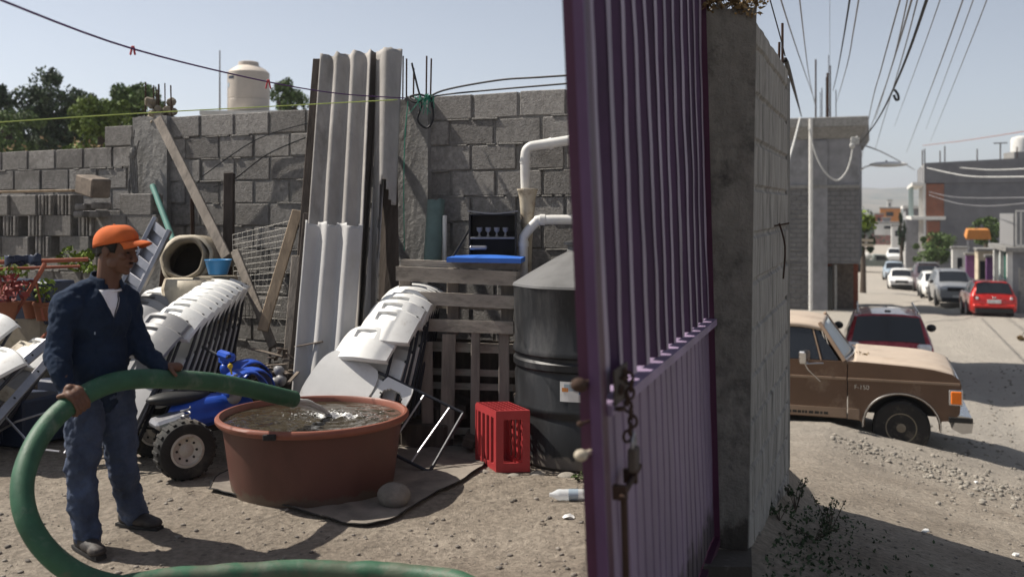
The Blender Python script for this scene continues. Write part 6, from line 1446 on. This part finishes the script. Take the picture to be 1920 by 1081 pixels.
lowbox('shed', 'low cream shed with a round-topped roof behind the silver car', 'shed', 1834, 1862, 470, 520, 54, 2, 'creamw', None, [(.1, .4, .0, .8, 'window', 'doorway')])
lowbox('garden_wall', 'dark purple panel wall next to the green door house', 'wall', 1850, 1872, 482, 540, 50, .5, 'purplewall')
RH = sthing('house', 'roadside house with green door, concrete posts and railed roof terrace at the right edge', 'house', 43.5, 6.3)
zh = lambda y: zz(y, 45)-RH.location.z
part(B(MB(), 0, 9, 0, 7, -.3, zh(470)), 'wall', 'render', RH); part(B(MB(), -.3, 9, -.2, 7, zh(470)+.001, zh(462)), 'roof_slab', 'concrete', RH)
for y in (0, 2.6, 5.2): part(B(MB(), -.22, -.002, y, y+.35, -.3, zh(470)), 'post', 'whitewall', RH)
part(B(MB(), -.05, -.003, .8, 2.0, -.2, zh(490)), 'door', 'doorgreen', RH); part(B(MB(), -.05, -.003, 3.3, 4.8, -.2, zh(480)), 'door', 'tealwall', RH)
part(B(MB(), .25, .7, -.06, -.003, 0, zh(500)), 'panel', 'concrete', RH); part(B(MB(), .8, 1.3, -.06, -.003, 0, zh(490)), 'panel', 'whitewall', RH); part(B(MB(), 1.3, 9, -.06, -.003, 0, zh(500)), 'panel', 'whitewall', RH)
m = MB(); B(m, .1, 9, -.1, -.04, zh(397), zh(394)); B(m, .1, 9, -.1, -.04, zh(460), zh(457))
for k in range(46): x = .1+k*.19; B(m, x, x+.05, -.1, -.04, zh(459), zh(398))
part(m, 'railing', 'whitewall', RH); part(B(MB(), .12, 9, .8, 6, zh(461), zh(400)), 'terrace_wall', 'greyplastic', RH)
solo(MB().tube([px(1886, 470, 46), px(1886, 590, 46)], .07, 8), 'gate_pipe', 'doorgreen', 'dark green pipe post by the right edge house', 'post')
tree('roadside_shrub', 'low dry shrub at the right edge beside the red car', 1930, 626, 668, 30, 60, 'dryleaf', 500, .12, 44, clumps=6)
for i, (x0, x1, y0, y1, Y, mt, lab) in enumerate([(1650, 1684, 391, 412, 190, 'orange', 'orange painted house far down the street'), (1640, 1655, 402, 420, 180, 'brick', 'small red brick house left of the orange one'),
        (1640, 1692, 419, 428, 150, 'whitewall', 'low white flat-roofed house below the orange one'), (1655, 1668, 410, 424, 160, 'render', 'grey house under the orange one'), (1672, 1690, 424, 452, 140, 'whitewall', 'pale house by the road end next to the cypress'),
        (1700, 1712, 452, 500, 105, 'whitewall', 'narrow white house behind the cypress'), (1664, 1672, 376, 392, 260, 'whitewall', 'tall white tower-like house above the orange one')]):
    s, l = sl_((x0-960)/F*Y, Y); t = sthing('house', lab, 'house', s, l, 'far houses down the street', z=zz(y1, Y)-1); w = (x1-x0)/F*Y/.94; h = zz(y0, Y)-zz(y1, Y)+1
    part(B(MB(), 0, w, 0, 6, 0, h), 'wall', mt, t); part(B(MB(), -.1, w+.1, -.1, 6.1, h+.001, h+.25), 'roof_slab', 'concrete', t)
    n_ = max(1, int(w/2.4))
    for k in range(n_): part(B(MB(), w*(k+.3)/n_, w*(k+.65)/n_, -.05, -.001, h*.55, h*.8), 'window', 'window', t)
rnd = random.Random(55)
for i in range(34):                                                      # town on the far slope
    Y = rnd.uniform(330, 1100); x = rnd.uniform(1590, 1730); X = (x-960)/F*Y; g = gz(X, Y); w = rnd.uniform(6, 14); h = rnd.uniform(4, 8); mt = rnd.choice(['whitewall', 'whitewall', 'creamw', 'render', 'brick', 'tealwall'])
    t = thing('house', 'tiny distant %s house of the town below the hills' % {'whitewall': 'white', 'creamw': 'cream', 'render': 'grey', 'brick': 'brick red', 'tealwall': 'pale blue'}[mt], 'house', (X, Y, g-1), rnd.uniform(-.6, .2), 'distant houses of the town')
    part(B(MB(), -w/2, w/2, 0, 9, 0, h+1), 'wall', mt, t)
rnd = random.Random(56)
for i in range(26):
    Y = rnd.uniform(210, 800); x = rnd.uniform(1600, 1705); X = (x-960)/F*Y; h = rnd.uniform(5, 12); g = gz(X, Y); m = MB()
    for k in range(5): leaves(m, (X+rnd.uniform(-2, 2), Y, g+h*rnd.uniform(.3, .8)), (2.4, 2.4, h*.3), 60, 1.0, rnd)
    solo(m, 'distant_tree', 'foliaged', 'tiny distant tree among the houses of the town', 'tree', 'distant trees of the town')

# ================================================================== vehicles
def loft_car(name, label, loc, rz, st, paint, group, rear=True, glass='carglass', wheels=(.75, -.75), wr=.32, Lh=None, front=True):
    """st = stations from rear to front: (y, zb, w, zbelt, wr, zr, kind) kind: 0 body, 1 cabin"""
    t = thing(name, label, 'car', loc, rz, group)
    m = MB(); rings = []
    def ring(s):
        y, zb, w, zbelt, wq, zr = s[:6]
        return [(0, zb), (w*.8, zb), (w*.96, zb+.10), (w, (zb+zbelt)/2+.02), (w*.985, zbelt-.10), (w*.95, zbelt), (wq, zr-.07), (wq*.86, zr-.01), (wq*.45, zr+.015), (0, zr+.02)]
    R_ = [ring(s) for s in st]; n = len(R_[0])
    full = []
    for s, r in zip(st, R_):
        full.append([V((x, s[0], z)) for x, z in r]+[V((-x, s[0], z)) for x, z in reversed(r[1:-1])])
    N = len(full[0]); o0 = 0
    for f_ in full: m.v += f_
    for i in range(len(full)-1):
        for k in range(N): a = i*N+k; b = i*N+(k+1) % N; m.f.append((a, b, b+N, a+N))
    m.f.append(tuple(range(N))); m.f.append(tuple(reversed(range((len(full)-1)*N, len(full)*N))))
    body = part(m, 'body', paint, t, smooth=50)
    # glass: inset quads pushed out slightly
    def quad(a, b, c, d, nm, ins=.10, push=.006, par=t):
        cc = (a+b+c+d)/4; nrm = (b-a).cross(d-a).normalized()
        if nrm.dot(cc-V((0, cc.y*.6, .7))) < 0: nrm = -nrm
        q = [p.lerp(cc, ins)+nrm*push for p in (a, b, c, d)]; mm = MB().hexa(q+[p+nrm*.004 for p in q]); return part(mm, nm, glass, par)
    for i in range(len(st)-1):
        A, B_ = st[i], st[i+1]
        fa, fb = full[i], full[i+1]
        if A[6] == 1 and B_[6] == 1:
            quad(fa[5], fa[6], fb[6], fb[5], 'side_window', .08); quad(fa[N-5], fa[N-6], fb[N-6], fb[N-5], 'side_window', .08)
    for i in range(len(st)-1):
        A, B_ = st[i], st[i+1]
        if A[6] != B_[6]:
            lo, hi = (full[i], full[i+1]) if A[6] == 0 else (full[i+1], full[i])
            nm = 'rear_window' if A[6] == 0 else 'windscreen'
            if abs(hi[9].z-lo[9].z) > .25:
                ks = [7, 8, 9, N-8, N-7]
                def fg(u, v, lo=lo, hi=hi):
                    i = int(round(u*4)); q_ = lo[ks[i]].lerp(hi[ks[i]], .08+.84*v); cx_ = V((0, q_.y, q_.z)); q_ = cx_.lerp(q_, 1.06); q_ = V((q_.x, q_.y, q_.z)); dn = V((0, hi[9].z-lo[9].z, lo[9].y-hi[9].y)).normalized()
                    if dn.z < 0: dn = -dn
                    return q_+dn*.016
                part(MB().gs(4, 1, fg, .006), nm, glass, t)
    hw = st[len(st)//2][2]
    for y in wheels:
        for s in (-1, 1):
            c = V((s*(hw-.09), y, wr)); rot = Matrix.Rotation(R(90), 3, 'Y')
            part(MB().lathe((s*(hw-.04), y, wr+.02), [(wr*1.16, -.045), (wr*1.16, .045)], 28, rot), 'wheel_arch', 'blackplastic', t)
            w_ = part(MB().lathe(c, [(wr*.6, -.1), (wr*.93, -.1), (wr, -.07), (wr, .085), (wr*.95, .11), (wr*.62, .115)], 28, rot), 'wheel', 'rubber', t, smooth=True)
            part(MB().lathe(c, [(wr*.62, .0), (wr*.6, .118*1), (wr*.2, .10), (.01, .11)] if s > 0 else [(.01, -.11), (wr*.2, -.10), (wr*.6, -.118), (wr*.62, 0)], 20, rot), 'rim', 'steel', w_, smooth=True)
    return t
def hatch_st(L=4.0, w=.86, H=1.5, belt=.95, hoodz=.9, suv=False):
    r = -L/2
    return [(r, .38, w*.9, belt*.80, w*.80, belt*.82, 0), (r+.07, .26, w*.98, belt*.97, w*.88, belt, 0), (r+(.42 if not suv else .36), .2, w, belt, w*.72, H-.02, 1), (r+L*.36, .18, w, belt, w*.74, H, 1), (r+L*.55, .18, w, belt, w*.73, H-.05, 1),
            (r+L*.73, .18, w, belt-.01, w*.80, hoodz+.05, 0), (r+L*.92, .2, w*.97, hoodz-.06, w*.80, hoodz-.02, 0), (r+L, .3, w*.84, hoodz-.25, w*.68, hoodz-.2, 0)]
def BP(t, x0, x1, y0, y1, z0, z1, nm, mt, ch=.01, par=None): return part(B(MB(), x0, x1, y0, y1, z0, z1, ch), nm, mt, par or t)
def roadz(X, Y): return gz(X, Y)
gC = 'cars parked along the street'
# red hatchback, rear towards us
X, Y = (1849-960)/F*41.5, 41.5
c = loft_car('parked_car', 'bright red hatchback parked rear-on at the right side of the street', (X, Y, roadz(X, Y)-.02), R(-17), hatch_st(4.0, .86, 1.5, .98, .9), 'carred', gC)
for s in (-1, 1):
    BP(c, s*.68-.1, s*.68+.1, -2.0, -1.86, .80, .98, 'tail_lamp', 'redlens', .03); BP(c, s*.62-.05, s*.62+.05, -2.03, -1.95, .80, .90, 'reversing_lamp', 'clearlens', .02)
    BP(c, s*.60-.02, s*.60+.02, -1.3, .4, 1.50, 1.54, 'roof_rail', 'steel', .01)
BP(c, -.25, .25, -2.035, -1.98, .66, .80, 'number_plate', 'plate', .005); BP(c, -.7, .7, -2.06, -1.92, .26, .46, 'bumper_insert', 'blackplastic', .03); BP(c, -.78, .78, -2.05, -1.9, .46, .62, 'bumper', 'carred', .05)
BP(c, -.07, .07, -2.03, -1.98, .86, .92, 'badge', 'chrome', .01)
# crimson SUV, rear towards us, right behind the truck
Y = 21.2; X = (1716-960)/F*Y
c = loft_car('parked_suv', 'dark crimson SUV parked rear-on behind the brown truck', (X, Y+1.7, roadz(X, Y)-.22), R(-19), hatch_st(4.5, .92, 1.70, 1.08, 1.0, True), 'carmaroon', gC, wr=.36, wheels=(1.35, -1.3))
for s in (-1, 1):
    BP(c, s*.70-.14, s*.70+.14, -2.26, -2.05, .94, 1.12, 'tail_lamp', 'clearlens', .04); BP(c, s*.62-.10, s*.62+.10, -2.27, -2.20, .94, 1.04, 'lamp_lens', 'redlens', .03)
    BP(c, s*.60-.02, s*.60+.02, -1.75, .5, 1.71, 1.76, 'roof_rail', 'chrome', .015); part(MB().box((s*.60, -1.78, 1.72), (.05, .12, .10), None, .02), 'rail_end', 'chrome', c)
    part(MB().ell((s*1.03, .75, 1.15), (.11, .09, .09)), 'mirror', 'blackplastic', c, smooth='all')
part(MB().tube([(.09*math.cos(a*.6), -2.27, .98+.06*math.sin(a*.6)) for a in range(11)], .012, 6, cap=False).box((0, -2.27, .98), (.2, .02, .025), None, .004), 'round_badge', 'chrome', c, smooth=True)
BP(c, -.06, .06, -1.95, -1.8, 1.735, 1.775, 'roof_antenna', 'blackplastic', .01); BP(c, -.72, .72, -2.3, -2.15, .3, .52, 'bumper', 'blackplastic', .04); BP(c, -.25, .25, -2.29, -2.24, .72, .86, 'number_plate', 'plate', .005); BP(c, -.28, .3, -2.02, -1.97, 1.14, 1.16, 'wiper', 'blackplastic', .005)
# silver SUV, front towards us
Y = 49; X = (1821-960)/F*Y
def front_bits(c, L, w, hz, grille='blackplastic', lamp='clearlens'):
    y = L/2
    for s in (-1, 1): BP(c, s*w*.74-.13, s*w*.74+.13, y-.18, y+.01, hz-.28, hz-.13, 'headlight', lamp, .03)
    BP(c, -w*.5, w*.5, y-.1, y+.03, hz-.30, hz-.12, 'grille', grille, .02); BP(c, -w*.8, w*.8, y-.15, y+.04, .25, .45, 'bumper', grille, .04); BP(c, -.22, .22, y-.0, y+.05, .47, .58, 'number_plate', 'plate', .004)
c = loft_car('parked_suv', 'silver SUV parked nose towards us behind the red hatchback', (X, Y+2.2, roadz(X, Y)), R(163), hatch_st(4.5, .94, 1.72, 1.1, 1.08, True), 'carsilver', gC, wr=.37, wheels=(1.4, -1.3)); front_bits(c, 4.5, .9, 1.08)
for s in (-1, 1): BP(c, s*.62-.02, s*.62+.02, -1.6, .5, 1.73, 1.78, 'roof_rail', 'steel', .01); part(MB().ell((s*1.03, .75, 1.15), (.11, .09, .09)), 'mirror', 'blackplastic', c, smooth='all')
Y = 56; X = (1782-960)/F*Y
c = loft_car('parked_car', 'plain white car half hidden behind the silver SUV', (X, Y+2, roadz(X, Y)), R(163), hatch_st(4.2, .86, 1.45, .92, .88), 'carwhite', gC); front_bits(c, 4.2, .84, .88)
Y = 67; X = (1709-960)/F*Y
c = loft_car('parked_car', 'white compact car with a dark windscreen in the middle of the street', (X, Y+1.8, roadz(X, Y)), R(160), hatch_st(3.8, .86, 1.42, .92, .86), 'carwhite', gC, wr=.3); front_bits(c, 3.8, .84, .86)
Y = 78; X = (1693-960)/F*Y
c = loft_car('parked_car', 'pale blue car just behind the white compact car', (X, Y+1.8, roadz(X, Y)), R(160), hatch_st(4.2, .86, 1.45, .95, .88), 'carblue', gC); front_bits(c, 4.2, .84, .88)
Y = 65; X = (1767-960)/F*Y
c = loft_car('parked_van', 'dark maroon square-fronted truck parked beside the white compact car', (X, Y+2.3, roadz(X, Y)), R(161), hatch_st(4.9, .98, 1.8, 1.2, 1.15, True), 'cardark', gC, wr=.4, wheels=(1.6, -1.5)); front_bits(c, 4.9, .94, 1.15)
BP(c, -.6, .6, -1.2, .2, 1.82, 1.9, 'roof_rack', 'steel', .01)
Y = 120; X = (1676-960)/F*Y
loft_car('parked_car', 'tiny white car far up the street before the road end', (X, Y, roadz(X, Y)), R(160), hatch_st(4.2, .9, 1.6, .95, .9), 'carwhite', gC)
# old pickup across the street with a white load
Y = 92; X = (1640-960)/F*Y
pk = thing('pickup_truck', 'old grey-green pickup with a white bundle on its bed, far left of the road', 'pickup', (X, Y, roadz(X, Y)), R(-105), gC)
part(MB().prism([(-2.4, .55), (2.4, .55), (2.4, .95), (1.2, 1.05), (.9, 1.6), (-.1, 1.62), (-.2, 1.1), (-2.4, 1.1)], lambda p_, q_, t_: (t_, p_, q_), -.9, .9), 'body', 'cargreen', pk); part(MB().prism([(.05, 1.12), (.95, 1.12), (.8, 1.52), (.05, 1.54)], lambda p_, q_, t_: (t_, p_, q_), -.91, .91), 'windows', 'carglass', pk)
for y in (1.5, -1.4):
    for s in (-1, 1): part(MB().lathe((s*.82, y, .38), [(.38, -.12), (.38, .12)], 24, Matrix.Rotation(R(90), 3, 'Y')), 'wheel', 'rubber', pk)
ld = MB().ell((0, 0, 0), (.8, 1.0, .42)); ld.v = [v+V((0, 0, .1*noise.noise(v*2))) for v in ld.v]; rzm = Matrix.Rotation(R(-105), 3, 'Z'); ld.v = [rzm@(v+V((0, -1.2, 1.38)))+pk.location for v in ld.v]
solo(ld, 'white_bundle', 'whitewall', 'white rounded bundle lying on the bed of the old pickup', 'bundle', smooth='all')

# ---- brown pickup truck, nose to the right; local x = forward, y = left, z = up
Y = 13.4; hubR = px(1690, 801, Y)
TZ = hubR.z-.38; TH = R(-20)                        # heading
fwd = V((math.cos(TH), math.sin(TH))); rt = V((fwd.y, -fwd.x))
org = V((hubR.x, hubR.y))-rt*.90
tr = thing('pickup_truck', 'faded brown pickup truck parked across the slope with a dusty tan roof and bonnet', 'pickup truck', (org.x, org.y, TZ), TH)
def side_poly():
    pts = []
    pts += [(-.68, .46), (-.52, .44)]
    for k in range(15): a = math.pi-(math.pi)*k/14; pts.append((.47*math.cos(a), .36+.46*math.sin(a)**.9))
    pts += [(.50, .50), (.66, .52), (.72, .62), (.74, .98), (.72, 1.06), (.62, 1.13), (.40, 1.175), (.1, 1.205), (-.45, 1.235), (-.68, 1.24)]
    return pts
def axs(s): return lambda p_, q_, t_: (p_, t_, q_)
part(MB().prism(side_poly(), axs(1), -.93, -.90), 'front_wing', 'brown', tr); part(MB().prism(side_poly(), axs(1), .90, .93), 'front_wing', 'brown', tr)
# the wing skin is slightly curved: crease strip and lower tan band
def strip3(x0, x1, z0, z1, y, mt, nm, th=.008): return part(B(MB(), x0, x1, y-th, y, z0, z1, .003), nm, mt, tr)
strip3(-.68, .72, .985, 1.02, -.931, 'browntan', 'side_crease', .012); strip3(-1.80, -.70, .985, 1.02, -.931, 'browntan', 'side_crease', .012)
strip3(-.68, -.53, .455, .60, -.931, 'browntan', 'lower_band', .006)
# core behind the skins
cm = MB(); B(cm, -.68, -.5, -.899, .899, .45, 1.2); B(cm, .52, .70, -.895, .895, .55, .95); B(cm, -.5, .52, -.6, .6, .5, 1.05); part(cm, 'engine_bay', 'blackplastic', tr)
# bonnet
def bonnet(u, v):
    x = -.60+1.27*u; y = (v-.5)*1.80; z = 1.272-.05*u-.10*u**7+.022*(1-(2*v-1)**2)+(.012 if .12 < v < .2 or .8 < v < .88 else 0)-.03*abs(2*v-1)**8
    return (x, y, z)
part(MB().gs(30, 30, bonnet, .03, nrm=(0, 0, 1)), 'bonnet', 'browndust', tr, smooth='all')
part(B(MB(), -.70, -.59, -.90, .90, 1.19, 1.235, .01), 'cowl', 'browndust', tr)
# front end
part(B(MB(), .701, .735, -.88, .88, .66, 1.03, .01), 'grille', 'chrome', tr)
bm_ = MB(); bm_.prism([(.62, .42), (.74, .36), (.86, .38), (.88, .50), (.86, .58), (.70, .60)], axs(1), -.96, .96); part(bm_, 'bumper', 'chrome', tr)
part(B(MB(), .58, .875, -.975, -.955, .505, .575, .005), 'bumper_strip', 'rubber', tr)
for y in (-.945, .925):
    hl = part(B(MB(), .585, .755, y, y+.02, .72, .93, .01), 'lamp_bezel', 'chrome', tr); part(B(MB(), .61, .74, y-.012 if y < 0 else y+.02, y+.01 if y < 0 else y+.032, .74, .91, .012), 'amber_lamp', 'amber', hl)
    part(B(MB(), .736, .76, y*.75-.12, y*.75+.12, .72, .92, .02), 'headlight', 'clearlens', tr)
# doors
for s, y0, y1 in ((-1, -.93, -.90), (1, .90, .93)):
    d = part(MB().prism([(-1.83, .46), (-.692, .46), (-.692, 1.235), (-1.83, 1.235)], axs(1), y0, y1), 'door', 'brown', tr)
    if s < 0:
        part(B(MB(), -1.80, -.70, -.937, -.931, .47, .60, .002), 'lower_band', 'browntan', d)
        mk = MB(); rr = random.Random(4); x = -1.62
        while x < -.92: w = rr.uniform(.02, .07); B(mk, x, x+w, -.9385, -.9372, .50, .535); x += w+rr.uniform(.008, .02)
        part(mk, 'door_lettering', 'rubber', d)
        part(B(MB(), -1.76, -1.56, -.95, -.932, 1.10, 1.14, .006), 'handle', 'chrome', d)
# cab: pillars, roof, glass
def P3(x, y, z): return V((x, y, z))
for s in (-1, 1):
    y0, y1 = s*.90, s*.74
    part(MB().beam(P3(-.72, y0, 1.235), P3(-1.06, y1, 1.735), .05, .07, (0, 1, 0)), 'windscreen_pillar', 'browntan', tr)
    part(MB().beam(P3(-1.80, y0, 1.235), P3(-1.78, y1, 1.735), .06, .12, (0, 1, 0)), 'rear_pillar', 'brown', tr)
    part(MB().hexa([P3(-1.75, y0*.985, 1.24), P3(-1.05, y0*.985, 1.24), P3(-1.05, y0*.985-s*.006, 1.24), P3(-1.75, y0*.985-s*.006, 1.24), P3(-1.74, y1*1.0, 1.69), P3(-1.18, y1*1.0, 1.69), P3(-1.18, y1-s*.006, 1.69), P3(-1.74, y1-s*.006, 1.69)]), 'door_glass', 'carglass', tr)
    part(MB().hexa([P3(-1.01, y0*.985, 1.24), P3(-.80, y0*.985, 1.24), P3(-.80, y0*.985-s*.006, 1.24), P3(-1.01, y0*.985-s*.006, 1.24), P3(-1.13, y1*1.0+s*.01, 1.66), P3(-1.09, y1*1.0+s*.01, 1.66), P3(-1.09, y1-s*.006, 1.66), P3(-1.13, y1-s*.006, 1.66)]), 'quarter_glass', 'carglass', tr)
    part(MB().beam(P3(-1.03, y0, 1.235), P3(-1.16, y1, 1.70), .02, .02, (0, 1, 0)), 'window_bar', 'browntan', tr)
def wind(u, v):
    x = -.74-.34*v+.10*(1-(2*u-1)**2); y = (u-.5)*(1.70-.27*v); return (x, y, 1.25+.465*v)
part(MB().gs(14, 8, wind, .008), 'windscreen', 'paleglass', tr, smooth='all')
part(MB().tube([P3(-.72, -.86, 1.245), P3(-.61, 0, 1.26), P3(-.72, .86, 1.245)], .018, 8, sub=4).tube([P3(-.71, -.87, 1.25), P3(-1.05, -.73, 1.72)], .014, 8), 'windscreen_seal', 'pvc', tr, smooth=True)
def roof(u, v): x = -1.90+.90*u; y = (v-.5)*1.56; e = abs(2*v-1); return (x, y*(1-.0*u), 1.775-.055*e**4-.05*u**5-.02*(1-u)**4+.012*math.cos((u-.5)*3))
part(MB().gs(20, 20, roof, .055, nrm=(0, 0, 1)), 'roof', 'browndust', tr, smooth='all')
part(B(MB(), -1.80, -.72, -.88, .88, .5, .9), 'cab_interior', 'blackplastic', tr); part(B(MB(), -1.88, -1.84, -.90, .90, .46, 1.74), 'cab_back', 'brown', tr)
part(B(MB(), -3.95, -1.93, -.93, .93, .5, 1.22, .02), 'cargo_bed', 'brown', tr)
# arch lip, wheels, mirror, letters
pts = [(.49*math.cos(math.pi-math.pi*k/20), -.935, .36+.48*math.sin(math.pi*k/20)**.9) for k in range(21)]
part(MB().tube([V(p) for p in pts], .013, 6), 'arch_trim', 'chrome', tr, smooth=True)
for (x, y) in ((0, -.80), (0, .80), (-3.35, -.80), (-3.35, .80)):
    rot = Matrix.Rotation(R(90), 3, 'X'); w_ = part(MB().lathe((x, y, .37), [(.19, -.09), (.33, -.11), (.36, -.09), (.37, -.05), (.37, .05), (.36, .09), (.33, .11), (.19, .09)], 36, rot), 'wheel', 'rubber', tr, smooth=35)
    sg = 1 if y < 0 else -1
    rm = MB(); 
    rm.lathe((x, y, .37), [(.20, -.095), (.20, .095), (.17, .085), (.155, .05), (.10, .06), (.06, .09), (.0, .095)] if sg > 0 else [(.0, -.095), (.06, -.09), (.10, -.06), (.155, -.05), (.17, -.085), (.20, -.095), (.2, .095)], 30, rot, cap=False); part(rm, 'rim', 'olive', w_, smooth=35)
    hm_ = MB()
    for k in range(8): a = k*math.pi/4; hm_.box((x+.128*math.cos(a), y-sg*.058, .37+.128*math.sin(a)), (.035, .004, .026), Matrix.Rotation(-a, 3, 'Y'), .001)
    part(hm_, 'rim_hole', 'rubber', w_)
mi = part(MB().box((-1.24, -1.12, 1.30), (.10, .22, .17), Matrix.Rotation(R(-15), 3, 'Z'), .02), 'mirror', 'chrome', tr, smooth=35)
part(MB().tube([(-1.24, -1.1, 1.21), (-1.2, -1.05, 1.12), (-1.04, -.95, .95)], .01, 6).tube([(-1.24, -1.1, 1.2), (-1.12, -1.0, 1.2), (-1.0, -.94, 1.2)], .01, 6), 'mirror_arm', 'chrome', mi, smooth=True)
fc = bpy.data.curves.new('emblem_text', 'FONT'); fc.body = 'F-150'; fc.size = .085; fc.extrude = .003
fo = bpy.data.objects.new('emblem_text', fc); C.objects.link(fo); dg = bpy.context.evaluated_depsgraph_get(); me = bpy.data.meshes.new_from_object(fo.evaluated_get(dg)); bpy.data.objects.remove(fo)
me.materials.clear(); me.materials.append(M['chrome']); eo = bpy.data.objects.new('wing_emblem', me); C.objects.link(eo); eo.parent = tr; eo.location = (-.60, -.936, .87); eo.rotation_euler = (R(90), 0, 0)
rnd = random.Random(6); m = MB()
for k in range(5): leaves(m, P3(-.56+rnd.uniform(0, .15), -.55+rnd.uniform(-.3, .3), 1.28), (.06, .08, .02), 20, .03, rnd)
m.v = [Matrix.Rotation(TH, 3, 'Z')@v+tr.location for v in m.v]; solo(m, 'dead_leaves', 'dryleaf', 'dry leaves caught at the base of the truck windscreen', 'leaves')

# ================================================================== thin haze over the distance
hz = bpy.data.materials.new('haze_air'); hz.use_nodes = True; nt = hz.node_tree; nt.nodes.remove(nt.nodes['Principled BSDF']); pv = nt.nodes.new('ShaderNodeVolumePrincipled')
pv.inputs['Color'].default_value = (.88, .92, 1, 1); pv.inputs['Density'].default_value = .00042; pv.inputs['Anisotropy'].default_value = .3; nt.links.new(pv.outputs[0], nt.nodes['Material Output'].inputs['Volume'])
lo = min(v.co.z for v in gm.vertices); hi = max(v.co.z for v in gm.vertices)
hb_ = MB().box((0, 4500, (lo-1+hi+6)/2), (12200, 9400, hi-lo+7)); me = hb_.mesh('haze'); me.materials.append(hz); ho = bpy.data.objects.new('haze', me); C.objects.link(ho); tagit(ho, 'thin bluish haze lying over the far end of the street', 'haze', kind='stuff')
